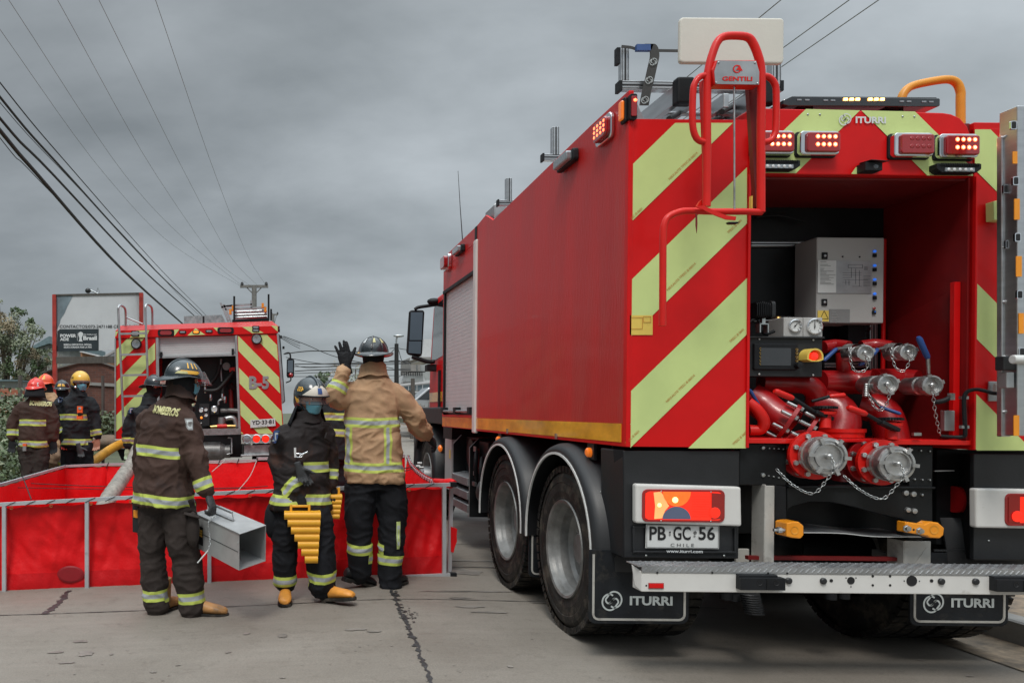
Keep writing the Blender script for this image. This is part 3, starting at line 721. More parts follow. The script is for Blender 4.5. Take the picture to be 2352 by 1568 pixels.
b = MB(); b.tube([gp(935, 600, 3.92), gp(937, 1480, 3.92)], .0045, 'galv', 8); b.build('pull_cable', gf)
b = MB(); st = [gp(x, y, 3.90) for x, y in ((665, 1440), (720, 1432), (800, 1470), (880, 1500), (950, 1510), (945, 1535), (880, 1530), (800, 1500), (720, 1462))]
b.prism(st, (0, .006, 0), 'red_tube'); b.prism([gp(x, y, 3.9) for x, y in ((668, 1490), (678, 1490), (680, 1560), (675, 1625), (668, 1570))], (0, .004, 0), 'red_dark')
b.build('red_strap', gf)
b = MB(); b.prism([gp(x, y, 3.89) for x, y in ((895, 1545), (980, 1545), (960, 1558), (910, 1558))], (0, .03, 0), 'black_plastic'); b.build('strap_hook', gf, .003)
# grey ratchet strap across the rack
b = MB(); path = smooth_path([TP('C', x, y, 4.57) for x, y in ((150, 325), (215, 332), (260, 345), (340, 352), (420, 354), (560, 356))], 3)
for i in range(len(path)-1): b.bar(path[i], path[i+1], .004, .016, 'strap')
path = smooth_path([TP('C', x, y, 4.56) for x, y in ((330, 345), (345, 306), (372, 330), (382, 390), (365, 470), (345, 560), (325, 640), (308, 735))], 4)
vs = []
for p_ in path: vs += [p_+V((-.027, 0, 0)), p_+V((.027, 0, 0)), p_+V((.027, .004, 0)), p_+V((-.027, .004, 0))]
fs = []
for i in range(len(path)-1):
    for k in range(4): fs.append((i*4+k, i*4+(k+1) % 4, i*4+4+(k+1) % 4, i*4+4+k))
b.add(vs, fs, 'strap')
for x, y in ((371, 432), (342, 560), (313, 698)): swirl(b, TP('C', x, y, 4.555), X1, X2, .022, 'print_pale', .002)
p_ = TP('C', 300, 335, 4.55); b.box((p_.x-.04, p_.y-.01, p_.z-.018), (p_.x+.04, p_.y+.015, p_.z+.018), 'badge_blue'); b.build('rack_strap', truck, .002)

# ================================================================ PUMP BAY
bay = MB(); bay.box((XI, 4.90, ZF), (XJ, 4.928, 2.69), 'black_metal'); bay.build('bay_back_wall', truck)
b = MB(); b.box((XJ-.014, R0+.02, ZF), (XJ-.002, 4.9, 2.688), 'red_lining_shaded'); b.box((XJ-.05, R0+.06, ZF), (XJ-.016, R0+.09, 2.13), 'red_paint')
b.prism([V((XJ-.018, 4.36, ZF)), V((XJ-.018, 4.36, 2.10)), V((XJ-.018, 4.85, 1.95)), V((XJ-.018, 4.85, ZF))], (-.004, 0, 0), 'red_lining_shaded')
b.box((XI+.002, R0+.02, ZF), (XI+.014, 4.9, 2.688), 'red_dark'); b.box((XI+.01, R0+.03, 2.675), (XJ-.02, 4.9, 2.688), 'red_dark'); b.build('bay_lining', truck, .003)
b = MB()
def E(x, y, Z): return TP('E', x, y, Z)
for (x0, x1, y, Z) in ((62, 392, 122, 4.88), (62, 400, 590, 4.88), (520, 800, 880, 4.86)):
    groove(b, E(x0, y, Z), E(x1, y, Z), .032)
groove(b, E(822, 1010, 4.86), E(822, 615, 4.86), .045)
b.build('bay_rail', truck, .002)
b = MB(); b.tube([E(895, 950, 4.84), E(905, 90, 4.84)], .012, 'red_paint', 8); b.build('bay_post', truck)
b = MB(); b.box((XI, 4.285, 1.236), (2.88, 4.33, 1.262), 'red_tube'); b.box((3.30, 4.285, 1.236), (XJ, 4.33, 1.262), 'red_tube'); b.build('bay_sill', truck, .003)
# electrical cabinet
ez = 4.66; p, q = E(478, 612, ez), E(905, 80, ez)
b = MB(); b.box((p.x, ez, p.z), (q.x, ez+.20, q.z), 'box_grey'); cab_ = b.build('control_cabinet', truck, .006, 3)
yy = ez-.004
b = MB(); b.box((E(487, 0, ez).x, yy, E(0, 423, ez).z), (E(826, 0, ez).x, yy+.003, E(0, 220, ez).z), 'alu_dull'); b.box((E(487, 0, ez).x, yy-.001, E(0, 420, ez).z), (E(602, 0, ez).x, yy, E(0, 218, ez).z), 'plate_white')
b.box((E(564, 0, ez).x, yy, E(0, 607, ez).z), (E(691, 0, ez).x, yy+.003, E(0, 522, ez).z), 'ink_grey'); b.box((E(490, 0, ez).x, yy, E(0, 600, ez).z), (E(559, 0, ez).x, yy+.003, E(0, 532, ez).z), 'yellow_sign')
rs = random.Random(3)
for i in range(18):
    y = 226+i*8.2; w = rs.uniform(20, 95)
    if i in (1, 4): continue
    b.box((E(502, 0, ez).x, yy-.0025, E(0, y+2.5, ez).z), (E(502+w, 0, ez).x, yy-.0015, E(0, y, ez).z), 'ink_grey')
def seg(x0, y0, x1, y1): b.bar(E(x0, y0, ez)+V((0, -.0045, 0)), E(x1, y1, ez)+V((0, -.0045, 0)), .0012, .0012, 'ink_black')
for a_ in ((675, 250, 765, 250), (675, 270, 765, 270), (675, 250, 675, 270), (765, 250, 765, 270), (640, 300, 720, 300), (640, 315, 760, 315), (640, 330, 700, 330), (695, 270, 695, 330), (722, 275, 722, 370), (745, 285, 745, 385), (645, 345, 800, 345), (640, 360, 690, 360), (700, 385, 760, 385), (710, 300, 760, 300), (660, 345, 660, 375), (680, 345, 680, 380)): seg(*a_)
for i in range(8): seg(770, 320+i*9, 815, 320+i*9)
for i in range(5): seg(775, 262+i*5, 797, 262+i*5)
for k, y in enumerate((530, 540, 550, 560, 570, 580, 590)): b.box((E(575, 0, ez).x, yy-.002, E(0, y+2, ez).z), (E(575+20+k*7 % 30, 0, ez).x, yy-.001, E(0, y, ez).z), 'box_grey')
t0, t1, t2 = E(524, 538, ez), E(500, 588, ez), E(550, 588, ez)
for a_, c_ in ((t0, t1), (t1, t2), (t2, t0)): b.bar(a_+V((0, -.005, 0)), c_+V((0, -.005, 0)), .002, .002, 'ink_black')
b.build('wiring_diagram', cab_)
b = MB()
for x, y in ((528, 194), (526, 485)):
    p = E(x, y, ez); b.box((p.x-.016, yy-.004, p.z-.02), (p.x+.016, yy+.003, p.z+.02), 'black_plastic'); b.lathe([(.0, -.004), (.008, -.004), (.008, 0)], (p.x, yy-.003, p.z), (0, 1, 0), 'alu_dull', 10)
b.build('cabinet_latch', cab_, .002)
b = MB()
for i, y in enumerate((166, 255, 343, 432, 523)):
    p = E(840 if i < 4 else 836, y, ez); b.ball((p.x, yy-.003, p.z), (.010, .006, .008), 'blue_led' if i < 4 else 'red_lens', 10)
    b.box((p.x-.010, yy-.006, p.z-.034), (p.x+.010, yy+.002, p.z-.014), 'black_plastic')
for x, y in ((643, 198), (749, 200)): b.ball(E(x, y, ez)+V((0, -.002, 0)), .005, 'ink_black', 8)
p = E(838, 545, ez); b.ball((p.x, yy-.008, p.z), .003, 'blue_led', 6)
b.build('indicator_light', cab_)
b = MB(); p = E(420, 510, 4.76); b.lathe([(0, 0), (.014, .002), (.014, .02)], (p.x-.012, p.y, p.z), (1, 0, 0), 'cast_alu', 12); b.build('cabinet_plug', truck)
# pump control panel, gauges, stop button, work lamp
pz = 4.44
b = MB(); b.box((XI+.015, pz, E(0, 948, pz).z), (E(524, 0, pz).x, pz+.12, E(0, 705, pz).z), 'panel_black'); b.box((XI+.015, pz-.02, E(0, 705, pz).z-.004), (E(524, 0, pz).x, pz+.12, E(0, 698, pz).z), 'panel_black')
pc = b.build('pump_panel', truck, .004)
b = MB(); b.box((E(85, 0, pz).x, pz-.018, E(0, 908, pz).z), (E(360, 0, pz).x, pz+.002, E(0, 740, pz).z), 'black_plastic'); so = b.build('display', pc, .008, 3)
b = MB(); b.box((E(125, 0, pz).x, pz-.021, E(0, 880, pz).z), (E(312, 0, pz).x, pz-.015, E(0, 770, pz).z), 'screen'); b.build('screen', so)
b = MB()
for x, ys in ((116, (778, 801, 824, 847, 869)), (342, (782, 804, 827, 850))):
    for y in ys:
        p = E(x, y, pz); b.lathe([(.0045, -.02), (.0075, -.021), (.0075, -.016)], (p.x, pz, p.z), (0, 1, 0), 'brass', 12); b.ball((p.x, pz-.018, p.z), .004, 'black_plastic', 6)
p = E(345, 880, pz); b.lathe([(0, -.05), (.017, -.048), (.019, -.018)], (p.x, pz, p.z), (0, 1, 0), 'black_plastic', 14)
b.build('knob', so)
b = MB()
for x, y in ((121, 715), (460, 720), (121, 934), (459, 940)): b.ball(E(x, y, pz-.003), (.006, .003, .006), 'plate_white', 8)
b.build('screw', pc)
b = MB(); p = E(440, 825, pz-.03)
arc = [(cos(radians(a))*.045, sin(radians(a))*.045) for a in range(0, 181, 15)]
ring = [(x, z) for x, z in arc]+[(-.045, -.018), (-.02, -.028), (.02, -.028), (.045, -.018)]
vs = [V((p.x+x*k+(.012 if d_ < 0 else 0), pz+d_, p.z+z*k)) for k, d_ in ((1, 0), (1, -.055), (.8, -.055), (.8, -.01)) for x, z in ring]
n_ = len(ring); fs = []
for l in range(3):
    for j in range(n_): fs.append((l*n_+j, l*n_+(j+1) % n_, (l+1)*n_+(j+1) % n_, (l+1)*n_+j))
b.add(vs, fs, 'yellow_sign'); eb = b.build('button_shroud', pc)
b = MB(); b.lathe([(0, -.052), (.020, -.050), (.024, -.038), (.022, -.02), (.012, -.018), (.012, 0)], (p.x+.012, pz, p.z+.002), (0, 1, 0), 'led_red' if 0 else 'red_lens_lit', 16); b.build('stop_button', pc)
gx = ((278, 402, 341, 632, 40), (402, 525, 464, 636, 50))
for x0, x1, cx, cy, r in gx:
    b = MB(); z0, z1 = E(0, 697, pz).z, E(0, 575, pz).z; b.box((E(x0+2, 0, pz).x, pz, z0), (E(x1-1, 0, pz).x, pz+.14, z1), 'box_grey')
    go = b.build('gauge_box', truck, .004)
    c = E(cx, cy, pz); rr_ = r/2.7306/408
    b = MB(); b.lathe([(rr_*.86, -.006), (rr_*.9, -.014), (rr_, -.012), (rr_*1.02, 0)], (c.x, pz, c.z), (0, 1, 0), 'chrome', 24); b.build('gauge_bezel', go)
    b = MB(); b.lathe([(0, -.004), (rr_*.88, -.004)], (c.x, pz, c.z), (0, 1, 0), 'plate_white', 24)
    for k in range(11):
        a = radians(225-27*k); d_ = V((cos(a), 0, sin(a))); b.bar(V((c.x, pz-.0055, c.z))+d_*rr_*.62, V((c.x, pz-.0055, c.z))+d_*rr_*.78, .0015, .0015, 'ink_black')
    b.build('dial', go)
    b = MB(); a = radians(50 if cx < 400 else 90); d_ = V((cos(a), 0, sin(a))); b.bar(V((c.x, pz-.008, c.z))-d_*rr_*.3, V((c.x, pz-.008, c.z))+d_*rr_*.55, .003, .002, 'ink_black'); b.ball((c.x, pz-.008, c.z), .004, 'ink_black', 8); b.build('needle', go)
b = MB(); b.ball(E(238, 590, 4.58), .02, 'brass', 10); b.build('brass_fitting', truck)
c = E(140, 535, 4.40); b = MB()
for i in range(8): b.prism([V((c.x-.05+i*.0105, c.y+a, c.z+z)) for a, z in rrect(.07, .10-.004*abs(3-i), .02)], (.005, 0, 0), 'black_plastic')
b.prism([V((c.x-.045, c.y+a, c.z+z)) for a, z in rrect(.05, .08, .02)], (.07, 0, 0), 'black_plastic')
b.prism([V((c.x+.032, c.y+a, c.z+z)) for a, z in rrect(.075, .10, .02)], (.02, 0, 0), 'grey_plastic'); wl = b.build('bay_work_lamp', truck, .002)
b = MB(); b.box((c.x-.006, c.y-.01, c.z-.075), (c.x+.012, c.y+.01, c.z-.04), 'galv')
for sx in (-.022, .022): b.box((c.x+sx-.003, c.y-.02, c.z-.125), (c.x+sx+.003, c.y+.02, c.z-.078), 'galv')
b.box((c.x-.025, c.y-.02, c.z-.080), (c.x+.025, c.y+.02, c.z-.074), 'galv'); b.build('lamp_bracket', wl)

def chain(m, pts, link=.022, mat='galv', r=.0022):
    pts = [V(p) for p in pts]; path = smooth_path(pts, 8); L_ = [0]
    for i in range(1, len(path)): L_.append(L_[-1]+(path[i]-path[i-1]).length)
    n = max(2, int(L_[-1]/(link*.78)))
    for k in range(n):
        s_ = L_[-1]*(k+.5)/n; i = max(j for j in range(len(L_)) if L_[j] <= s_)
        i = min(i, len(path)-2); t = (path[i+1]-path[i]).normalized(); c = path[i]+(path[i+1]-path[i])*((s_-L_[i])/max(1e-6, L_[i+1]-L_[i]))
        u = t.cross(V((0, 1, 0))).normalized() if k % 2 else t.cross(V((0, 1, 0))).cross(t).normalized()
        u = (u+t.cross(u)*.5).normalized()
        m.tube([c+t*cos(a)*link*.5+u*sin(a)*link*.27 for a in [2*pi*j/8 for j in range(8)]], r, mat, 4, closed=True)
def lever(p0, p1, p2, col, name='valve_lever', r=.012, arm='black_plastic', off=.4):
    m = MB(); m.tube([p0, p0+(p1-p0)*.5, p1], [r*.7, r*.8, r*.8], arm, 8); o = m.build(name, truck)
    m = MB(); d = (p2-p1); m.tube([p1, p1+d*.1, p1+d*.9, p2], [r*.9, r*1.15, r*1.2, r*.7], col, 10); m.build('grip', o)
    return o
AX = V((-.10, -1, 0)).normalized()
def outlet(cx, cy, R, Z, body):
    """capped hose outlet: threaded body, ring cap with lugs, knob"""
    c = E(cx, cy, Z); ax = AX
    m = MB(); base = c-ax*body
    m.lathe([(R*.80, 0), (R*.86, .01), (R*.84, body*.35), (R*.92, body*.4), (R*.92, body*.62), (R*.82, body*.66), (R*.8, body)], base, ax, 'cast_alu', 28)
    o = m.build('hose_outlet', truck)
    m = MB(); m.lathe([(R*.98, -.03), (R*1.02, -.02), (R*1.0, 0), (R*.95, .012), (R*.80, .014), (R*.74, .002), (R*.62, .004), (R*.58, -.006), (R*.24, -.004), (R*.22, .012), (R*.12, .016), (R*.0, .017)], c, ax, 'cast_alu', 28)
    u = V((0, 0, 1)); w = ax.cross(u)
    for k in range(4):
        a = radians(20+90*k); d = u*cos(a)+w*sin(a); m.bar(c+d*R*.80+ax*.006, c+d*R*1.06+ax*.006, .02, .02, 'cast_alu', up=ax)
    m.build('cap', o)
    return o, c
oz = 4.36
o1, c1 = outlet(780, 802, .046, oz, .15); o2, c2 = outlet(1050, 797, .046, oz, .15)
o3, c3 = outlet(921, 998, .056, oz-.04, .20); o4, c4 = outlet(1200, 1004, .056, oz-.04, .20)
b = MB()
def pipe(pts, r, n=16, m='red_pipe', sub=5): b.tube(smooth_path(pts, sub), r, m, n)
def J2(x, y, Z): return E(x, y, Z)
pipe([J2(520, 765, 4.62), J2(600, 755, 4.62), J2(680, 765, 4.56)], .036)
pipe([J2(760, 762, 4.64), J2(850, 752, 4.62), J2(950, 765, 4.56)], .036)
pipe([J2(645, 800, 4.60), J2(648, 870, 4.60), J2(648, 920, 4.62)], .036)
pipe([J2(500, 985, 4.62), J2(700, 985, 4.62), J2(830, 985, 4.56)], .070)
pipe([J2(830, 975, 4.62), J2(1000, 975, 4.62), J2(1110, 985, 4.56)], .070)
pipe([J2(130, 985, 4.64), J2(300, 990, 4.62), J2(420, 1000, 4.58), J2(475, 1050, 4.58), J2(480, 1120, 4.60)], .058)
b.build('delivery_pipe', truck)
# lower suction manifold
b = MB()
pipe([J2(60, 1075, 4.58), J2(140, 1125, 4.54), J2(220, 1190, 4.48), J2(330, 1255, 4.42)], .085, 20)
pipe([J2(620, 1330, 4.50), J2(640, 1230, 4.52), J2(600, 1150, 4.56), J2(480, 1120, 4.62)], .092, 20)
pipe([J2(960, 1380, 4.50), J2(930, 1240, 4.54), J2(880, 1160, 4.58), J2(760, 1130, 4.64)], .085, 20)
pipe([J2(640, 1330, 4.50), J2(650, 1420, 4.50), J2(660, 1568, 4.54)], .085, 20)
pipe([J2(470, 1450, 4.55), J2(700, 1460, 4.55), J2(900, 1470, 4.55)], .10, 20)
b.build('suction_manifold', truck)
b = MB(); pipe([J2(50, 1110, 4.36), J2(110, 1160, 4.34), J2(150, 1230, 4.34), J2(130, 1280, 4.36), J2(60, 1285, 4.38)], .030, 14, 'red_tube'); b.build('red_hose', truck)
def flange(c, ax, R, th, bolts, mat='red_pipe', br=.0, name='flange'):
    m = MB(); m.lathe([(R*.5, 0), (R, 0), (R, th), (R*.5, th)], c, ax, mat, 36, smooth=False)
    ax = V(ax).normalized(); u = V((0, 0, 1)); u = (u-ax*u.dot(ax)).normalized(); w = ax.cross(u)
    o = m.build(name, truck, .002); m = MB()
    for k in range(bolts):
        a = 2*pi*(k+.5)/bolts; d = u*cos(a)+w*sin(a); q = c+d*R*.84+ax*th
        m.lathe([(.0, .014), (.0135, .014), (.0145, .0)], q, ax, 'cast_alu', 6, smooth=False); m.lathe([(.0, -.055), (.010, -.05), (.010, 0)], q-ax*th, ax, 'galv', 8)
    m.build('bolt', o); return o
dax = V((.75, -.45, -.5)).normalized()
flange(J2(310, 1245, 4.42)-dax*.02, dax, .125, .022, 8); flange(J2(370, 1275, 4.36)+dax*.03, dax, .115, .02, 8)
b = MB(); b.lathe([(.105, 0), (.105, .03), (.112, .03), (.112, .05)], J2(640, 1330, 4.50), (0, 0, 1), 'red_tube', 28); b.ball(J2(745, 1325, 4.45), .022, 'galv', 10); b.build('pipe_clamp', truck)
# the two big suction inlets with blind caps
for (cx, cy, R) in ((556, 1450, .099), (988, 1497, .093)):
    z_ = 4.12; c = E(cx, cy, z_); ax = V((-.10, -1, .0)).normalized()
    f0 = flange(c-ax*.235, ax, R*1.34, .024, 8); f1 = flange(c-ax*.145, ax, R*1.32, .026, 8, 'red_tube')
    b = MB(); b.lathe([(R*.9, -.32), (R*.9, -.2), (R*.92, -.10)], c, ax, 'red_pipe', 28); b.build('inlet_pipe', truck)
    b = MB(); b.lathe([(R*.86, -.11), (R*1.0, -.10), (R*1.03, -.07), (R*.98, -.06), (R*1.02, -.04), (R*1.0, -.01), (R*.95, 0), (R*.82, .002), (R*.80, -.008), (R*.70, -.006), (R*.69, .004), (R*.64, .004), (R*.63, -.012), (R*.15, -.012), (R*.14, .014), (R*.08, .02), (0, .021)], c, ax, 'cast_alu', 40)
    u = V((0, 0, 1)); w = ax.cross(u)
    for k in range(6):
        a = radians(25+60*k); d = u*cos(a)+w*sin(a); b.bar(c+d*R*.72+ax*.004, c+d*R*1.06+ax*.004, .018, .022, 'cast_alu', up=ax)
    cp = b.build('inlet_cap', truck)
    b = MB(); h = c+ax*.025; chain(b, [h, h+V((-.002, -.02, -.06)), h+V((-.02, 0, -R*1.15)), h+V((-.08, .02, -R*1.95)), h+V((-.16, .06, -R*1.55)), h+V((-.21, .12, -R*.75))], .026); b.build('cap_chain', cp)
    # valve stem with toothed disc
    b = MB(); s0 = E(cx-22 if cx < 700 else cx-40, cy-175 if cx < 700 else cy-150, 4.26); b.tube([s0, s0+V((.012, .02, .10))], .028, 'red_tube', 14)
    b.lathe([(0, 0), (.055, 0), (.055, .014), (0, .014)], s0+V((.010, .02, .085)), (0, -.15, 1), 'red_tube', 20, smooth=False)
    tp = s0+V((.010, .02, .108))
    for k in range(24):
        a = 2*pi*k/24; b.box((tp.x+cos(a)*.055-.004, tp.y+sin(a)*.055-.004, tp.z-.002), (tp.x+cos(a)*.055+.004, tp.y+sin(a)*.055+.004, tp.z+.012), 'black_metal')
    b.lathe([(0, .016), (.05, .014), (.055, 0)], tp, (0, 0, 1), 'black_metal', 20)
    b.build('valve_actuator', truck)
lv = [((570, 1215, 4.28), (465, 1170, 4.24), (330, 1085, 4.22), (215, 1040, 4.20)), ((985, 1285, 4.24), (880, 1235, 4.20), (790, 1185, 4.19), (675, 1142, 4.17))]
for a_, bb, c_, d_ in lv:
    b = MB(); b.bar(E(*a_), E(*bb), .038, .022, 'black_plastic'); b.tube([E(*bb), E(*c_)], .011, 'black_plastic', 8); o = b.build('valve_lever', truck, .004)
    b = MB(); g0, g1 = E(*c_), E(*d_); b.tube([g0, g0+(g1-g0)*.1, g0+(g1-g0)*.9, g1], [.012, .016, .017, .010], 'red_tube', 10); b.build('grip', o)
o = lever(E(450, 1105, 4.40), E(560, 1075, 4.38), E(660, 1065, 4.36), 'red_tube')
lever(E(1182, 930, 4.34), E(1178, 835, 4.32), E(1118, 700, 4.30), 'blue_grip', r=.0125, arm='galv')
lever(E(690, 765, 4.46), E(605, 775, 4.42), E(525, 850, 4.40), 'blue_grip', r=.0095, arm='galv')
lever(E(930, 760, 4.46), E(862, 778, 4.42), E(835, 812, 4.40), 'blue_grip', r=.0095, arm='galv')
lever(E(820, 1075, 4.42), E(880, 1140, 4.36), E(1010, 1185, 4.30), 'blue_grip', r=.0085, arm='galv')
lever(E(125, 1145, 4.40), E(118, 1130, 4.38), E(60, 1030, 4.36), 'blue_grip', r=.008, arm='galv')
lever(E(800, 860, 4.46), E(775, 868, 4.44), E(748, 874, 4.42), 'blue_grip', r=.008, arm='galv')
for cap_, pts in ((o1, ((783, 808), (800, 850), (790, 905), (735, 920), (700, 880), (688, 800), (690, 760))), (o2, ((1052, 805), (1062, 850), (1040, 900), (1010, 915), (975, 890), (955, 830), (945, 770))),
                  (o3, ((920, 1005), (935, 1060), (920, 1120), (880, 1160), (840, 1135), (815, 1080), (800, 1050))), (o4, ((1200, 1010), (1212, 1080), (1222, 1160), (1235, 1230), (1248, 1290), (1258, 1320)))):
    b = MB(); chain(b, [E(x, y, oz-.09+.01*i) for i, (x, y) in enumerate(pts)], .024 if cap_ is not o4 else .028); b.build('cap_chain', cap_)
for (x, y, r_) in ((665, 790, .034), (925, 785, .034)):
    b = MB(); b.lathe([(r_, 0), (r_*1.15, .015), (r_*1.15, .04), (r_, .05), (r_, .10)], E(x, y, 4.52), AX, 'cast_alu', 20); b.build('ball_valve', truck)
b = MB()
for k in range(6): b.lathe([(.016-.001*k, 0), (.018-.001*k, .006), (.016-.001*k, .012)], E(790, 1075, 4.40)+V((0, 0, .012*k)), (0, 0, 1), 'galv', 10)
b.build('drain_fitting', truck)
# latch, conduit, brackets
b = MB(); b.tube(smooth_path([E(1215, 1110, 4.30), E(1260, 1105, 4.28), E(1300, 1090, 4.27), E(1330, 1065, 4.27)], 4), .013, 'black_plastic', 8); p = E(1325, 1075, 4.26); b.box((p.x-.012, p.y-.01, p.z-.018), (p.x+.012, p.y+.01, p.z+.018), 'galv'); b.build('latch', truck)
b = MB(); b.box((E(1275, 0, 4.33).x, 4.31, E(0, 1278, 4.33).z), (E(1340, 0, 4.33).x, 4.34, E(0, 1150, 4.33).z), 'alu_dull'); b.build('striker_plate', truck, .004)
b = MB(); b.tube(smooth_path([E(1258, 1322, 4.32), E(1340, 1328, 4.30), E(1400, 1325, 4.28), E(1412, 1300, 4.27), E(1408, 1200, 4.265), E(1405, 1090, 4.26), E(1425, 1045, 4.25), E(1480, 1030, 4.22), E(1540, 1040, 4.18), E(1600, 1055, 4.14), E(1680, 1045, 4.08), E(1710, 1020, 4.05), E(1722, 980, 4.04)], 4), .010, 'black_plastic', 10); cd = b.build('conduit', truck)
b = MB()
for x, y in ((1404, 1082), (1407, 1265), (1108, 1310)): p = E(x, y, 4.27); b.box((p.x-.02, p.y-.008, p.z-.008), (p.x+.02, p.y+.01, p.z+.008), 'galv')
b.build('conduit_clip', cd)
# bay clutter in the dark: valve block and hoses
b = MB(); p = E(700, 670, 4.8); b.box((p.x-.05, p.y-.04, p.z-.08), (p.x+.05, p.y+.04, p.z+.08), 'black_plastic'); b.tube([E(690, 730, 4.8), E(690, 800, 4.8)], .02, 'black_plastic', 8)
b.lathe([(.03, 0), (.03, .02), (.02, .03), (.02, .2)], E(780, 640, 4.8), (0, 0, -1), 'black_plastic', 12)
b.tube(smooth_path([E(60, 610, 4.5), E(110, 590, 4.5), E(150, 680, 4.5), E(215, 665, 4.5)], 4), .009, 'black_plastic', 8); b.tube(smooth_path([E(100, -50, 4.85), E(250, -60, 4.85), E(400, -20, 4.85)], 4), .008, 'black_plastic', 8); b.build('bay_hose', truck)
# ---------------------------------------------------------------- lower rear: skirts, lamps, plate, platform, chassis
def Fp(x, y, Z): return TP('Fv', x, y, Z)
def Gp(x, y, Z): return TP('G', x, y, Z)
SZ = 4.30
b = MB(); q = [Fp(162, 176, SZ), Fp(975, 176, SZ), Fp(966, 930, SZ), Fp(170, 924, SZ)]; b.prism(q, (0, .30, 0), 'panel_black'); b.build('rear_skirt', truck, .006)
b = MB(); b.prism([Fp(92, 168, 4.42), Fp(160, 172, SZ), Fp(165, 922, SZ), Fp(132, 914, 4.42)], (.004, 0, 0), 'mask_black'); b.build('skirt_edge', truck)
b = MB(); q = [Gp(1388, 198, SZ), Gp(2240, 205, SZ), Gp(2240, 945, SZ), Gp(1385, 940, SZ)]; b.prism(q, (0, .03, 0), 'panel_black')
b.prism([Gp(1388, 198, SZ+.03), Gp(1385, 940, SZ+.03), Gp(1330, 930, SZ+.15), Gp(1245, 198, SZ+.30)], (.02, 0, 0), 'black_plastic'); b.build('rear_skirt', truck, .006)
def tail_lamp(P0, P1, P2, P3, lamp, fn, left=True):
    m = MB(); m.prism([fn(*P0, SZ-.05), fn(*P1, SZ-.05), fn(*P2, SZ-.05), fn(*P3, SZ-.05)], (0, .05, 0), 'white_paint'); o = m.build('lamp_housing', truck, .012, 3)
    (x0, y0, x1, y1) = lamp; a, c = fn(x0, y1, SZ-.05), fn(x1, y0, SZ-.05); W, Hh = c.x-a.x, c.z-a.z; cx, cz = (a.x+c.x)/2, (a.z+c.z)/2; y = SZ-.053
    m = MB(); m.prism([V((cx+x, y-.004, cz+z)) for x, z in rrect(W, Hh, .03)], (0, .02, 0), 'red_lens'); lo = m.build('tail_lamp', truck, .004)
    m = MB(); def_ = lambda u, v, d=.0065: V((a.x+u*W, y-d, a.z+v*Hh))
    if left:
        m.prism([V((cx+x, y-.006, cz+z)) for x, z in rrect(W*.93, Hh*.86, .025)], (0, .003, 0), 'red_lens_lit')
        m.poly([def_(.035, .12), def_(.035, .88), def_(.13, .88), def_(.145, .5), def_(.13, .12)], 'red_lens_lit')
        m.poly([def_(.14, .10, .008), def_(.15, .5, .008), def_(.13, .9, .008), def_(.22, .93, .008), def_(.25, .8, .008), def_(.30, .56, .008), def_(.32, .5, .008), def_(.27, .35, .008), def_(.235, .12, .008)], 'amber_pale')
        n = 14; m.poly([def_(.41+.17*cos(pi*i/n), .10+.38*sin(pi*i/n), .0085) for i in range(n+1)], 'blue_lens')
        m.poly([def_(.41-.17*cos(pi*i/n), .93-.45*sin(pi*i/n), .008) for i in range(n+1)], 'lamp_orange')
        m.lathe([(0, -.003), (.012, -.002), (.016, 0)], def_(.39, .68, .010), (0, 1, 0), 'bulb', 14)
        m.lathe([(0, -.003), (.008, -.002), (.011, 0)], def_(.20, .52, .010), (0, 1, 0), 'bulb', 14)
        for i in range(9): m.poly([def_(.60, .18+i*.075, .008), def_(.82, .18+i*.075, .008), def_(.82, .2+i*.075, .009), def_(.60, .2+i*.075, .009)], 'red_lens_lit')
        m.poly([def_(.83, .1, .0085), def_(.97, .12, .0085), def_(.97, .88, .0085), def_(.83, .9, .0085)], 'red_lens')
        m.lathe([(0, -.002), (.028, -.001), (.030, 0)], def_(.87, .30, .010), (0, 1, 0), 'red_lens_lit', 16)
    else:
        m.poly([def_(.03, .12, .0065), def_(.03, .88, .0065), def_(.17, .9, .0065), def_(.17, .1, .0065)], 'red_lens')
        m.poly([def_(.17, .1), def_(.17, .9), def_(.9, .9), def_(.9, .1)], 'red_lens_lit')
        m.lathe([(0, -.002), (.028, -.001), (.030, 0)], def_(.13, .30, .010), (0, 1, 0), 'red_lens_lit', 16)
    m.build('lens_cell', lo)
    m = MB()
    for u, v in ((.22, .94), (.82, .93), (.22, .05), (.82, .05)): m.ball(def_(u, v, .010), .004, 'galv', 8)
    m.build('screw', lo)
tail_lamp((250, 408), (985, 430), (990, 705), (250, 682), (290, 448, 868, 672), Fp)
tail_lamp((1402, 440), (2140, 452), (2140, 725), (1405, 715), (1598, 478, 2170, 700), Gp, False)
# number plate and its recess
b = MB(); a, c = Fp(230, 888, SZ-.014), Fp(950, 700, SZ-.014)
for r_ in (((230, 700), (950, 706), (950, 716), (230, 712)), ((230, 875), (950, 878), (950, 892), (230, 888)), ((230, 712), (245, 712), (245, 876), (230, 876)), ((938, 716), (950, 716), (950, 880), (938, 880))):
    b.prism([Fp(x, y, SZ-.014) for x, y in r_[::-1]], (0, .016, 0), 'panel_black')
b.build('plate_frame', truck, .003)
b = MB(); q = [Fp(318, 856, SZ-.018), Fp(830, 862, SZ-.018), Fp(832, 698, SZ-.018), Fp(322, 690, SZ-.018)]; b.prism(q, (0, .006, 0), 'plate_white'); np_ = b.build('number_plate', truck, .002)
b = MB(); R_ = V((1, 0, -.004)); yy = SZ-.020
text(b, 'PB', Fp(402, 752, yy), R_, X2, .0895, .073, 'ink_black', .001, .02); text(b, 'GC', Fp(571, 752, yy), R_, X2, .0945, .073, 'ink_black', .001, .02); text(b, '56', Fp(744, 752, yy), R_, X2, .089, .073, 'ink_black', .001, .02)
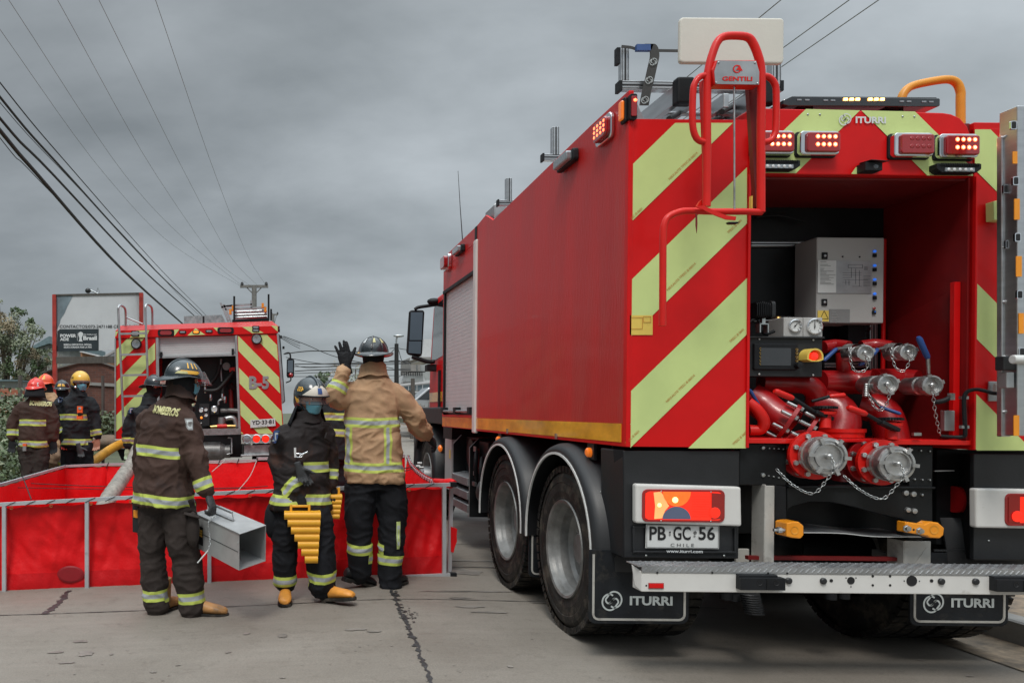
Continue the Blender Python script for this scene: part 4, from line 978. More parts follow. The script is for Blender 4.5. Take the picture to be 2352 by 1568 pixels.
text(b, 'C H I L E', Fp(573, 834, yy), R_, X2, .126, .017, 'ink_black', .001)
for x, y, r in ((488, 745, .005), (487, 762, .006), (659, 772, .006)): b.lathe([(0, 0), (r, 0)], Fp(x, y, yy-.001), (0, 1, 0), 'ink_grey' if y > 750 else 'ink_black', 10)
b.lathe([(.004, 0), (.009, 0)], Fp(663, 748, yy-.001), (0, 1, 0), 'ink_black', 8)
for a_, c_ in (((326, 850), (824, 856)), ((824, 856), (826, 702)), ((826, 702), (328, 695)), ((328, 695), (326, 850))): b.bar(Fp(*a_, yy+.0005), Fp(*c_, yy+.0005), .001, .0018, 'ink_black')
b.build('plate_lettering', np_)
b = MB(); text(b, 'www.iturri.com', Fp(588, 877, SZ-.016), R_, X2, .198, .0165, 'print_white', .002, .02); b.build('web_lettering', truck)
b = MB()
for x, y in ((322, 907), (865, 908)): b.ball(Fp(x, y, SZ-.003), (.007, .004, .007), 'galv', 8)
for x, y in ((1490-0, 803),): b.ball(Gp(x, y, SZ-.003), (.007, .004, .005), 'galv', 8)
b.build('screw', truck)
# ---- rear platform bar
PZ = 4.05
def Dp(x, y, Z): return TP('D', x, y, Z)
x0, x1 = Dp(1473, 1335, PZ).x, 4.49; zt, zb = Dp(1475, 1313.5, PZ).z, Dp(1475, 1358, PZ).z
b = MB(); b.prism([V((x0, PZ, zb)), V((x1, PZ, zb)), V((x1, PZ, zt)), V((x0, PZ, zt))], (0, .10, 0), 'white_paint')
b.prism([V((x0-.022, PZ+.06, zt+.028)), V((x0, PZ-.001, zt+.005)), V((x0, PZ-.001, zb+.0)), V((x0-.014, PZ+.04, zb+.02)), ], (.006, .02, 0), 'white_paint')
b.build('platform_beam', truck, .004)
b = MB(); b.box((x0+.0, PZ-.004, zt), (x1, PZ+.002, zt+.030), 'alu_dull'); b.box((x0-.02, PZ-.003, zt+.028), (x1, PZ+.13, zt+.033), 'alu_dull')
rs = random.Random(5)
n = 84
for i in range(n):
    for j in range(5):
        x = x0+.01+(x1-x0-.03)*i/n; y = PZ+.008+j*.027; sgn = 1 if (i+j) % 2 else -1
        b.bar(V((x, y, zt+.0345)), V((x+.016, y+sgn*.012, zt+.0345)), .005, .004, 'alu_dull')
    sgn = 1; x = x0+.01+(x1-x0-.03)*i/n
    b.bar(V((x, PZ-.0055, zt+.006)), V((x+.018, PZ-.0055, zt+.024)), .004, .003, 'alu_dull', up=(0, 1, 0))
b.build('tread_plate', truck)
b = MB()
for (x, y, r) in ((392, 1081, .0085), (529, 1081, .019), (953, 1083, .027), (1091, 1082, .0085), (681, 1050, .006), (802, 1050, .006), (681, 1113, .006), (802, 1113, .006), (495, 1062, .003), (564, 1062, .003), (529, 1123, .003), (900, 1083, .003), (1006, 1084, .003)):
    b.lathe([(0, -.0008), (r*.9, -.0008), (r*.92, -.001), (r, -.0015), (r*1.02, 0)], Gp(x, y, PZ-.001), (0, 1, 0), 'ink_black', 18)
for x, y in ((400, 1026), (783, 1026), (1172, 1030), (1305, 1030)): b.lathe([(0, -.001), (.006, 0)], Fp(x, y, PZ-.004), (0, 1, 0), 'ink_black', 10)
b.lathe([(0, -.001), (.005, 0)], Fp(323, 1116, PZ-.001), (0, 1, 0), 'ink_black', 10)
b.build('beam_hole', truck)
for fn, x, y in ((Gp, 92, 1081), (Gp, 333, 1083), (Gp, 1155, 1086), (Gp, 1394, 1087), (Gp, 1640+200, 1090)):
    b = MB(); b.lathe([(0, -.014), (.012, -.013), (.0165, -.009), (.0165, 0)], fn(x, y, PZ), (0, 1, 0), 'grey_plastic', 16); b.build('bolt', truck)
for fn, (x0_, x1_, y0_, y1_) in ((Fp, (945, 1255, 1036, 1134)), (Gp, (1490, 1810, 1048, 1146))):
    a, c = fn(x0_, y1_, PZ), fn(x1_, y0_, PZ); m = MB()
    m.prism([V((a.x, PZ, a.z+.01)), V((a.x+.03, PZ-.045, a.z)), V((c.x, PZ-.045, a.z)), V((c.x, PZ-.045, c.z-.018)), V((c.x-.03, PZ-.0, c.z)), V((a.x, PZ, c.z))][::-1], (0, .001, 0), 'black_plastic') if 0 else None
    m.box((a.x, PZ-.045, a.z), (c.x, PZ, c.z-.012), 'black_plastic'); m.box((a.x+.0, PZ-.03, c.z-.014), (c.x-.03, PZ, c.z), 'black_plastic')
    for k in (.42, .80): m.lathe([(0, .012), (.009, .012), (.010, -.0015), (.014, -.0015)], V((a.x+(c.x-a.x)*k, PZ-.045, (a.z+c.z)/2)), (0, 1, 0), 'ink_black', 14)
    m.box((a.x+(c.x-a.x)*.57, PZ-.048, a.z+.002), (a.x+(c.x-a.x)*.60, PZ-.044, c.z-.014), 'black_metal'); m.build('rubber_buffer', truck, .006)
b = MB(); a, c = Fp(338, 1137, PZ-.004), Fp(445, 1098, PZ-.004); b.box((a.x, PZ-.006, a.z), (c.x, PZ, c.z), 'red_lens'); b.box((a.x+.004, PZ-.008, a.z+.004), (c.x-.004, PZ-.005, c.z-.004), 'red_paint'); b.build('reflector', truck, .002)
# uprights
UZ = 4.30
b = MB(); b.box((Fp(1153, 0, UZ).x, UZ, .50), (Fp(1222, 0, UZ).x, UZ+.008, Fp(0, 410, UZ).z), 'dirty_white'); b.box((Fp(1153, 0, UZ).x, UZ, .50), (Fp(1153, 0, UZ).x+.008, UZ+.12, Fp(0, 402, UZ).z), 'dirty_white')
b.box((Fp(1003, 0, UZ).x+.04, UZ+.13, .50), (Fp(1150, 0, UZ).x, UZ+.15, Fp(0, 880, UZ).z), 'dirty_white'); b.build('bumper_bracket', truck, .004)
b = MB()
for y in (456, 580, 700): b.lathe([(0, .02), (.010, .018), (.012, .0), (.016, 0), (.017, -.004)], Fp(1148, y, UZ+.06), (-1, 0, 0), 'cast_alu', 8, smooth=False)
b.build('bolt', truck)
b = MB(); b.box((Gp(905, 0, UZ).x, UZ, .50), (Gp(1095, 0, UZ).x, UZ+.008, Gp(0, 797, UZ).z), 'dirty_white'); b.box((Gp(905, 0, UZ).x-.0, UZ, .50), (Gp(905, 0, UZ).x+.008, UZ+.12, Gp(0, 797, UZ).z), 'dirty_white')
b.bar(Gp(690, 885, 4.6), Gp(935, 955, 4.33), .03, .04, 'alu_dull'); b.build('bumper_bracket', truck, .004)
b = MB(); b.bar(V((2.6, 4.36, zt+.025)), V((3.5, 4.36, zt+.025)), .03, .02, 'red_dark'); b.build('cross_bar', truck)
# chassis plates and arch
b = MB(); CZ = 4.325
b.box((Fp(975, 0, CZ).x, CZ, Fp(0, 408, CZ).z), (Fp(1303, 0, CZ).x, CZ+.02, Fp(0, 116, CZ).z), 'black_metal')
b.box((Gp(940, 0, CZ).x, CZ, Gp(0, 425, CZ).z), (Gp(1103, 0, CZ).x, CZ+.02, Gp(0, 130, CZ).z), 'black_metal')
b.box((XI+.02, 4.6, .70), (XJ-.02, 4.62, 1.24), 'black_metal')  # black sheet added to stand in for the shade underneath
b.box((2.66, 4.62, .88), (2.74, 8.9, 1.15), 'black_metal'); b.box((3.62, 4.62, .88), (3.70, 8.9, 1.15), 'black_metal')
b.prism([Gp(x, y, CZ) for x, y in ((85, 430), (1100, 430), (1100, 790), (940, 800), (900, 760), (905, 660), (740, 620), (560, 570), (400, 535), (250, 530), (130, 560), (85, 590))], (0, .06, 0), 'black_metal')
b.prism([Gp(x, y, CZ) for x, y in ((0, 415), (80, 425), (82, 790), (0, 760))], (0, .05, 0), 'black_plastic')
b.box((Gp(85, 0, CZ).x, CZ-.02, Gp(0, 432, CZ).z), (Gp(1105, 0, CZ).x, CZ+.06, Gp(0, 416, CZ).z), 'black_metal')
ch = b.build('chassis', truck, .006)
b = MB()
for x, y, r in ((905, 470, .016), (958, 478, .016), (920, 588, .015), (965, 596, .016), (1017, 483, .007), (945, 170, .005), (1008, 176, .005), (1070, 180, .005), (965, 375, .005), (1018, 378, .005), (1070, 380, .005)):
    b.lathe([(0, -.014), (r*.9, -.012), (r, 0)], Gp(x, y, CZ), (0, 1, 0), 'cast_alu' if r > .01 else 'galv', 8, smooth=r < .01)
for x, y, r in ((1132, 158, .010), (1175, 160, .004), (1207, 162, .004), (1240, 164, .004), (1272, 166, .004), (1132, 346, .012), (1170, 352, .004), (1204, 357, .004), (1240, 364, .004), (1272, 370, .004)):
    b.lathe([(0, -.012), (r*.9, -.010), (r, 0)], Fp(x, y, CZ), (0, 1, 0), 'galv', 8)
b.build('bolt', ch)
for pts, hole in ((((1302, 680), (1335, 672), (1385, 670), (1421, 700), (1421, 765), (1400, 790), (1340, 784), (1302, 775)), (1357, 732)),):
    m = MB(); m.prism([Fp(x, y, 4.20) for x, y in pts][::-1], (0, .10, 0), 'orange_paint'); o = m.build('tow_eye', truck, .006)
    m = MB(); m.lathe([(0, .004), (.012, .002), (.020, -.001), (.0215, -.0012)], Fp(*hole, 4.199), (0, 1, 0), 'yellow_tube', 20); m.build('eye_hole', o)
m = MB(); m.prism([Gp(x, y, 4.20) for x, y in ((1078, 672), (1140, 678), (1182, 715), (1175, 765), (1150, 788), (1085, 784), (1060, 770), (905, 745), (908, 672), (1045, 690))][::-1], (0, .06, 0), 'orange_paint'); o = m.build('tow_eye', truck, .006)
m = MB(); m.lathe([(0, .004), (.012, .002), (.022, -.001), (.024, -.0012)], Gp(1110, 727, 4.199), (0, 1, 0), 'yellow_tube', 20); m.build('eye_hole', o)
m = MB()
for x, y, r in ((915, 718, .020), (1004, 735, .020)): m.lathe([(0, -.02), (r*.7, -.02), (r*.75, -.005), (r, -.004), (r, 0)], Gp(x, y, 4.20), (0, 1, 0), 'galv', 6, smooth=False)
m.lathe([(0, 0), (.006, 0)], Gp(967, 727, 4.199), (0, 1, 0), 'ink_black', 8); m.build('bolt', o)
m = MB(); m.lathe([(.010, 0), (.010, .03), (.017, .03), (.017, .05), (.008, .05), (.008, .07)], Fp(1300, 730, 4.22), (-1, 0, 0), 'cast_alu', 8, smooth=False); m.build('bolt', truck)
# thin sheet guard
b = MB(); nx, ny = 14, 4; vs = []
for j in range(ny+1):
    for i in range(nx+1):
        u = i/nx; x = 200+u*820; yf = 745+30*(1/(1+exp(-(u-.45)*14))); v = j/ny
        p = Gp(x, yf, 4.30); vs.append(V((p.x, 4.30+.5*v, p.z+.02*v*(1-u))))
fs = [(j*(nx+1)+i, j*(nx+1)+i+1, (j+1)*(nx+1)+i+1, (j+1)*(nx+1)+i) for j in range(ny) for i in range(nx)]
b.add(vs, fs, 'alu_dull', True); b.add([v-V((0, 0, .004)) for v in vs], fs, 'alu_dull', True); b.add(vs[:nx+1]+[v-V((0, 0, .004)) for v in vs[:nx+1]], [(i, i+1, nx+2+i, nx+1+i) for i in range(nx)], 'plate_white'); b.build('sheet_guard', truck)
# differential, axles, side red tank
b = MB(); b.tube([(2.0, 5.16, .52), (4.35, 5.16, .52)], .085, 'black_metal', 14); b.ball((3.16, 5.16, .54), (.26, .22, .24), 'black_metal', 16); b.tube([(2.0, 6.45, .52), (4.35, 6.45, .52)], .085, 'black_metal', 14); b.ball((3.16, 6.45, .54), (.26, .22, .24), 'black_metal', 16)
for x in (2.66, 3.66):
    for k in range(5): b.bar(V((x, 4.75, .83-.03*k+.08)), V((x, 6.9, .83-.03*k+.08)), .08, .024, 'black_metal')
b.build('axle', truck)
b = MB(); b.tube([(3.86, 4.5, .92), (4.3, 4.5, .92)], .075, 'red_pipe', 18); b.build('side_pipe', truck)
b = MB(); b.box((3.78, 4.52, .66), (4.4, 4.6, 1.2), 'black_metal'); b.box((XL+.08, 4.62, .55), (2.6, 4.64, 1.21), 'black_metal'); b.bar(Gp(1108, 318, 4.4), Gp(1245, 316, 4.4), .01, .006, 'alu_dull'); b.bar(Gp(1105, 870, 4.4), Gp(1330, 872, 4.4), .01, .01, 'grey_plastic'); b.build('inner_panel', truck)
b = MB()
for i in range(9):
    t = i/8; b.lathe([(.046, 0), (.053, .006), (.046, .012)], Fp(1042+t*38*.9, 1168+t*130, 4.40), (.28, 0, -1), 'grey_plastic', 18)
b.tube([Fp(1042, 1150, 4.40), Fp(1078, 1302, 4.40)], .046, 'grey_plastic', 18); b.build('corrugated_hose', truck)
b = MB()
for x, y in ((880, 1190), (940, 1200)): b.tube([Fp(x, y-30, 4.5), Fp(x, y+20, 4.5)], .035, 'black_plastic', 10)
for x, y in ((390, 1190), (480, 1185)): b.tube([Gp(x, y-25, 4.45), Gp(x, y+20, 4.45)], .03, 'black_plastic', 10)
b.build('air_fitting', truck)

# ---- wheels, mudguards, flaps
def wheel(xo, cy, cz, side, R=.535, name='wheel'):
    """side=-1: faces left. xo: outer plane"""
    w = .30; base = V((xo-side*w, cy, cz)); ax = V((side, 0, 0)); k = R/.535
    m = MB(); m.lathe([(r*k, h) for r, h in ((.285, .02), (.33, .0), (.46, .0), (.515, .03), (.528, .06), (.528, w-.06), (.512, w-.03), (.475, w-.006), (.468, w-.002), (.43, w+.004), (.425, w), (.37, w+.003), (.335, w-.005), (.32, w-.004), (.30, w-.03))], base, ax, 'rubber', 56)
    for i in range(56):
        a = 2*pi*i/56; c_, s_ = cos(a), sin(a)
        for h0, h1, hh in ((.0, .10, .0), (w-.10, w-.004, .5), (.115, w-.115, .25)):
            a2 = a+hh*2*pi/56; da = .75*pi/56; vs = []
            for (h, r0, r1) in ((h0, .50 if h0 < .05 else .52, .537), (h1, .495 if h1 > .2 else .52, .535)):
                for aa in (a2-da, a2+da):
                    for r in (r0, r1): vs.append(base+ax*h+V((0, cos(aa), sin(aa)))*r*k)
            m.add(vs, [(0, 1, 3, 2), (4, 6, 7, 5), (0, 4, 5, 1), (2, 3, 7, 6), (1, 5, 7, 3)], 'rubber')
    o = m.build('wheel', truck)
    m = MB(); m.lathe([(r*k, h) for r, h in ((.285, w-.05), (.303, w-.022), (.318, w-.006), (.314, w+.004), (.298, w-.002), (.290, w-.02), (.284, w-.04), (.276, w-.055), (.268, w-.075), (.262, w-.13), (.245, w-.155), (.225, w-.165), (.20, w-.17), (.12, w-.175), (.115, w-.12), (.09, w-.10), (0, w-.10))], base, ax, 'steel_rim', 48)
    for i in range(10):
        a = 2*pi*i/10; m.lathe([(0, .03), (.014, .03), (.016, 0)], base+ax*(w-.172)+V((0, cos(a), sin(a)))*.165*k, ax, 'cast_alu', 6, smooth=False)
    m.build('rim', o); return o
wz = .513
for cy in (5.127, 6.42):
    wheel(1.87, cy, wz, -1); wheel(2.21, cy, wz, -1); wheel(4.33, cy, wz, 1); wheel(3.99, cy, wz, 1)
    for x0_, x1_ in ((1.815, 2.45), (3.80, 4.38)):
        R1 = .645; m = MB(); n = 28
        outer = [(R1, 0.0), (R1, .02)]; pr = []
        for i in range(n+1):
            a = radians(-4+188*i/n); d = V((0, cos(a), sin(a))); c = V((0, cy, wz+.03)); pr.append((c, d))
        so, si = (x0_, x1_) if x0_ < 3 else (x1_, x0_); sg = 1 if x0_ < 3 else -1
        sec = [(so, R1-.055), (so, R1-.03), (so+sg*.02, R1-.008), (so+sg*.05, R1+.006), (so+sg*.16, R1+.02), (si, R1+.02), (si, R1+.005), (so+sg*.06, R1-.02), (so+sg*.012, R1-.055)]
        vs = []
        for c, d in pr:
            for x, r in sec: vs.append(V((x, c.y+d.y*r, c.z+d.z*r)))
        k = len(sec); fs = [(i*k+j, i*k+(j+1) % k, (i+1)*k+(j+1) % k, (i+1)*k+j) for i in range(n) for j in range(k)]
        m.add(vs, fs, 'grey_plastic', True); g = m.build('mudguard', truck)
        m = MB(); vs = []
        for c, d in pr:
            for x, r in ((so-sg*.006, R1-.064), (so-sg*.006, R1-.050), (so+sg*.006, R1-.050), (so+sg*.006, R1-.064)): vs.append(V((x, c.y+d.y*r, c.z+d.z*r)))
        m.add(vs, [(i*4+j, i*4+(j+1) % 4, (i+1)*4+(j+1) % 4, (i+1)*4+j) for i in range(n) for j in range(4)], 'plate_white'); m.build('edge_trim', g)
def flap(x0_, x1_, y, z0, z1, logo=True, open_top=True):
    m = MB(); cx, cz, W, Hh = (x0_+x1_)/2, (z0+z1)/2, x1_-x0_, z1-z0
    out = [(W/2, Hh/2), (-W/2, Hh/2)]+[p for p in rrect(W, Hh, .04) if p[1] < 0]
    m.prism([V((cx+x, y, cz+z)) for x, z in out], (0, .012, 0), 'flap'); o = m.build('mud_flap', truck, .002)
    m = MB(); W2, H2 = W-.05, Hh-.05; pts = [(-W2/2, H2/2)]+[p for p in rrect(W2, H2, .03) if p[1] < 0]+[(W2/2, H2/2)]
    pth = [V((cx+x, y-.002, cz+z)) for x, z in pts]
    for i in range(len(pth)-1): m.bar(pth[i], pth[i+1], .012, .004, 'dirty_white', up=(0, 1, 0))
    m.build('flap_trim', o)
    if logo:
        m = MB(); swirl(m, V((x0_+.130, y-.001, z0+.130)), X1, X2, .058, 'print_pale'); text(m, 'ITURRI', V((x0_+.352, y-.001, z0+.132)), X1, X2, .242, .052, 'print_pale', .002, .035); m.build('flap_lettering', o)
FZ = 4.47
flap(Dp(1352, 1400, FZ).x, Dp(1582, 1400, FZ).x, FZ, Dp(1460, 1432, FZ).z, .62)
flap(Dp(2090, 1400, FZ).x, Dp(2316, 1400, FZ).x, FZ, Dp(2200, 1437, FZ).z, .62)
flap(Dp(1214, 1300, 5.76).x, 2.40, 5.76, Dp(1235, 1325, 5.76).z, .56, False); flap(3.95, 4.45, 5.80, .17, .56, False)
# outlet cap facing sideways behind the wheels
c = V((XL+.03, 4.60, Fp(60, 440, 4.58).z)); b = MB(); b.lathe([(.075, -.16), (.085, -.05), (.090, -.03), (.086, -.01), (.08, 0), (.062, .002), (.06, -.01), (.02, -.01), (.018, .008), (0, .010)], c, (-1, 0, 0), 'cast_alu', 28); so_ = b.build('side_outlet', truck)
b = MB(); q = c+V((-.03, 0, -.02)); chain(b, [q, q+V((0, .03, -.12)), q+V((.02, -.04, -.20)), q+V((.06, -.12, -.23))], .022); b.build('cap_chain', so_)
# side marker lamps on brackets
for v, x, y in (('I', 1100, 188), ('I', 482, 100)):
    q = sideq(v, x, y); b = MB(); b.box((XL+.02, q.y-.05, q.z-.045), (XL+.035, q.y+.05, q.z+.06), 'black_plastic'); b.box((XL+.015, q.y-.048, q.z-.04), (XL+.02, q.y+.048, q.z+.055), 'dirty_white' if 0 else 'grey_plastic'); o = b.build('side_marker', truck)
    b = MB(); b.lathe([(.03, 0), (.028, .02), (.018, .028), (0, .030)], (XL+.015, q.y, q.z), (-1, 0, 0), 'amber_lens', 16); b.build('lens', o)
# ---- gear between the axles
b = MB()
for y, z0, z1 in ((8.0, .33, 1.13), (8.74, .40, 1.14)):
    b.prism([V((1.97, y, z0)), V((2.6, y, z0)), V((2.6, y, z1)), V((2.06, y, z1)), V((1.97, y, z1-.10))], (0, .012, 0), 'black_metal')
    b.bar(V((1.968, y, z0)), V((1.968, y, z1-.10)), .006, .014, 'alu_dull'); b.bar(V((1.968, y, z1-.10)), V((2.06, y, z1)), .014, .006, 'alu_dull')
b.build('hanger_plate', truck)
b = MB()
for z in (.69, .55, .42): b.prism([V((1.95, 8.02, z+.03)), V((2.12, 8.02, z+.06)), V((2.12, 8.02, z-.02)), V((1.95, 8.02, z-.05))], (0, .70, 0), 'alu_dull')
b.build('side_step', truck, .004)
b = MB(); b.tube([(2.05, 8.3, .95), (2.5, 8.3, .95)], .16, 'black_metal', 18); b.box((2.1, 8.15, .72), (2.6, 8.7, 1.12), 'black_metal'); b.box((2.05, 7.6, .55), (2.5, 7.95, 1.1), 'black_plastic')
b.tube([(2.05, 7.15, .64), (2.05, 7.45, .64)], .16, 'black_metal', 20); b.ball((2.05, 7.15, .64), (.16, .05, .16), 'black_metal', 16); b.box((2.2, 6.95, .4), (2.7, 8.9, 1.0), 'black_metal')
for i, (y, z) in enumerate(((7.9, 1.02), (7.7, .95), (7.5, 1.0), (7.35, .9))): b.tube(smooth_path([V((2.02, y, z)), V((1.98, y-.1, z-.1)), V((2.0, y-.05, z-.28)), V((2.1, y+.1, z-.4))], 4), .02, 'black_plastic', 8)
b.build('air_tank', truck, .004)
b = MB(); b.box((2.0, 7.86, .78), (2.03, 7.93, 1.03), 'red_dark'); b.box((1.99, 7.85, .76), (2.0, 7.94, .80), 'galv'); b.box((1.99, 7.85, 1.0), (2.0, 7.94, 1.05), 'galv'); b.box((1.97, 7.80, .66), (1.99, 7.9, .70), 'galv'); b.build('level_gauge', truck)
b = MB(); b.box((1.97, 7.08, .75), (1.985, 7.25, 1.05), 'dirty_white'); b.build('valve_cover', truck)
b = MB(); b.box((2.0, 8.95, .5), (2.12, 9.3, 1.08), 'box_grey'); b.box((1.995, 9.0, .86), (2.0, 9.06, .96), 'yellow_sign'); b.box((2.0, 8.95, 1.08), (2.6, 9.4, 1.22), 'black_plastic'); b.build('side_tank', truck, .01)
# ---- cab
CXl, CXr = 2.22, 4.14
b = MB(); b.prism([V((CXl, y, z)) for y, z in ((9.2, 1.0), (11.3, 1.0), (11.42, 1.3), (11.38, 2.0), (11.15, 2.85), (10.95, 2.97), (9.2, 3.0))], (CXr-CXl, 0, 0), 'red_paint'); cb = b.build('cab', truck, .03)
b = MB(); b.prism([V((CXl-.006, y, z)) for y, z in ((10.2, 2.15), (11.22, 2.10), (11.05, 2.86), (10.2, 2.90))], (.004, 0, 0), 'dark_glass'); b.build('cab_window', cb)
b = MB(); b.box((CXl-.006, 10.1, 1.53), (CXl-.002, 11.35, 1.66), 'amber_stripe'); b.box((CXl-.03, 10.6, 1.36), (CXl-.002, 10.66, 1.95), 'black_plastic'); b.build('cab_trim', cb)
b = MB(); c = V((2.05, 10.75, .52)); vs = []; n = 20; sec = [(2.02, .62), (2.0, .68), (2.04, .74), (2.6, .76), (2.6, .70), (2.06, .66)]
for i in range(n+1):
    a = radians(-5+190*i/n)
    for x, r in sec: vs.append(V((x, c.y+cos(a)*r, c.z+.03+sin(a)*r)))
k = len(sec); b.add(vs, [(i*k+j, i*k+(j+1) % k, (i+1)*k+(j+1) % k, (i+1)*k+j) for i in range(n) for j in range(k)], 'grey_plastic', True)
b.box((2.03, 9.5, 1.24), (2.6, 11.3, 1.45), 'grey_plastic'); b.box((2.02, 11.3, .45), (2.5, 11.5, 1.42), 'panel_black'); b.build('cab_fender', truck, .02)
wheel(2.07, 10.75, .52, -1); wheel(4.25, 10.75, .52, 1)
b = MB(); b.lathe([(.13, -.1), (.13, .06), (.10, .09), (0, .10)], (2.07, 10.75, .52), (-1, 0, 0), 'alu_dull', 20)
for i in range(8): b.lathe([(0, .06), (.018, .06), (.02, 0)], V((2.0, 10.75+.17*cos(i*pi/4), .52+.17*sin(i*pi/4))), (-1, 0, 0), 'cast_alu', 8)
b.build('wheel_hub', truck)
for v, x, y, Z, m_ in (('I', 16, 205, 11.1, 'amber_lit'), ('I', 106, 161, 9.8, 'amber_lens')):
    q = TP(v, x, y, Z); b = MB(); b.ball(q, (.03, .05, .045), m_, 12); b.box((q.x+.01, q.y-.03, q.z-.06), (q.x+.12, q.y+.03, q.z+.06), 'black_plastic'); b.build('indicator_lamp', truck)
# mirrors
def Op(x, y, Z): return TP('O', x, y, Z)
MZ = 10.9
b = MB(); b.prism([Op(x, y, MZ) for x, y in ((160, 330), (250, 330), (257, 345), (240, 640), (225, 655), (140, 640), (130, 620), (148, 345))], (.02, .10, 0), 'black_plastic'); mi = b.build('mirror', truck, .02)
b = MB(); b.prism([Op(x, y, MZ-.02-.05*(x > 200)) for x, y in ((163, 346), (246, 346), (238, 540), (154, 540))], (0, .004, 0), 'mirror'); b.build('mirror_glass', mi)
b = MB(); b.prism([Op(x, y, MZ-.02-.05*(x > 200)) for x, y in ((150, 548), (236, 548), (232, 636), (146, 630))], (0, .004, 0), 'mirror'); b.build('mirror_glass', mi)
b = MB(); b.tube(smooth_path([Op(190, 328, MZ), Op(215, 312, MZ), Op(290, 300, MZ), Op(345, 290, MZ), Op(380, 270, MZ+.1)], 4), .024, 'black_plastic', 10); b.tube(smooth_path([Op(170, 655, MZ), Op(215, 670, MZ), Op(280, 690, MZ), Op(330, 690, MZ)], 4), .03, 'black_plastic', 10)
b.ball(Op(325, 272, MZ), (.10, .08, .05), 'black_plastic', 12); b.box((Op(285, 0, MZ).x, MZ, Op(0, 752, MZ).z), (Op(325, 0, MZ).x+.1, MZ+.2, Op(0, 705, MZ).z), 'black_plastic'); b.build('mirror_arm', mi, .01)

# ================================================================ aluminium ladder hung at the truck's rear right (separate, resting in brackets)
LZ = 4.0
ld = thing('aluminium_ladder', 'aluminium extension ladder with orange reflectors hanging at the right rear of the big fire truck', 'ladder', P('D', 2335, 1005, LZ))
def Rr(x, y, Z): return P('R', x, y, Z)
b = MB(); p0, p1 = Rr(1748, 925, LZ+.04), Rr(1812, 925, LZ+.04)
b.box((p0.x, LZ+.035, P('D', 0, 1003, LZ).z), (p1.x, LZ+.065, Rr(0, 930, LZ).z), 'aluminium'); b.build('stile', ld, .004)
b = MB(); p0, p1 = Rr(1812, 925, LZ), Rr(1880, 925, LZ); b.box((p0.x, LZ-.04, P('D', 0, 1000, LZ).z), (p1.x, LZ+.06, Rr(0, 757, LZ).z), 'aluminium'); b.box((p1.x, LZ-.05, P('D', 0, 1000, LZ).z), (p1.x+.03, LZ+.07, Rr(0, 752, LZ).z), 'alu_dull'); b.build('stile', ld, .004)
b = MB()
for v, x, y in (('R', 1839, 872), ('R', 1854, 1260), ('R', 1787, 1316), ('E', 1744, 77), ('E', 1685, 121), ('E', 1757, 436), ('E', 1697, 473), ('E', 1770, 795), ('E', 1710, 830)):
    z_ = LZ-.045 if (v == 'R' and x > 1812) or (v == 'E' and x > 1730) else LZ+.015; p = P(v, x, y, z_)
    b.prism([V((p.x+a, z_, p.z+c)) for a, c in rrect(.030, .044, .006, 2)], (0, .01, 0), 'chrome'); b.prism([V((p.x+a, z_-.001, p.z+c)) for a, c in rrect(.021, .035, .005, 2)], (0, .001, 0), 'ink_black')
b.build('rung_end', ld)
b = MB()
for v, x0_, x1_, y0_, y1_ in (('R', 1832, 1864, 1055, 1140), ('R', 1843, 1880, 1385, 1530), ('E', 1733, 1768, 195, 323), ('E', 1750, 1781, 552, 680), ('E', 1718, 1752, 1192, 1320)):
    z_ = LZ-.046; a, c = P(v, x0_, y1_, z_), P(v, x1_, y0_, z_); b.box((a.x, z_, a.z), (c.x, z_+.004, c.z), 'orange_paint')
b.build('orange_reflector', ld)
b = MB()
for i in range(6): b.tube([(p0.x+.0, LZ+.03, 1.42+i*.28), (p0.x+.55, LZ+.03, .9+i*.28)], .014, 'alu_dull', 8)
b.build('rung', ld)
b = MB(); b.box((p0.x+.52, LZ-.04, 1.28), (p0.x+.58, LZ+.06, 3.1), 'aluminium'); b.build('stile', ld, .004)
b = MB(); q = P('E', 1745, 842, LZ-.08); b.tube([q-V((.03, 0, 0)), q+V((.12, 0, 0))], .022, 'plate_white', 14); b.box((p0.x-.06, LZ-.03, q.z-.05), (p0.x, LZ+.02, q.z+.02), 'grey_plastic'); b.box((p0.x-.045, LZ-.03, q.z-.14), (p0.x-.005, LZ+.02, q.z-.06), 'alu_dull'); b.build('ladder_lock', ld, .004)
# its light-green and grey brackets on the truck
b = MB()
for pts, m_ in ((((1668, 1395), (1760, 1370), (1764, 1400), (1705, 1415), (1700, 1460), (1764, 1458), (1764, 1530), (1672, 1525)), 'chevron'),):
    b.prism([Rr(x, y, 4.22) for x, y in pts], (0, .05, 0), m_)
b.build('ladder_bracket', truck, .003)
b = MB(); b.box((E(1573, 0, 4.26).x, 4.262, E(0, 1090, 4.26).z), (E(1690, 0, 4.26).x, 4.272, E(0, 965, 4.26).z), 'alu_dull'); b.prism([E(x, y, 4.2) for x, y in ((1605, 995), (1690, 995), (1690, 1065), (1625, 1065), (1605, 1050))], (0, .02, 0), 'dirty_white'); b.build('ladder_bracket', truck, .004)
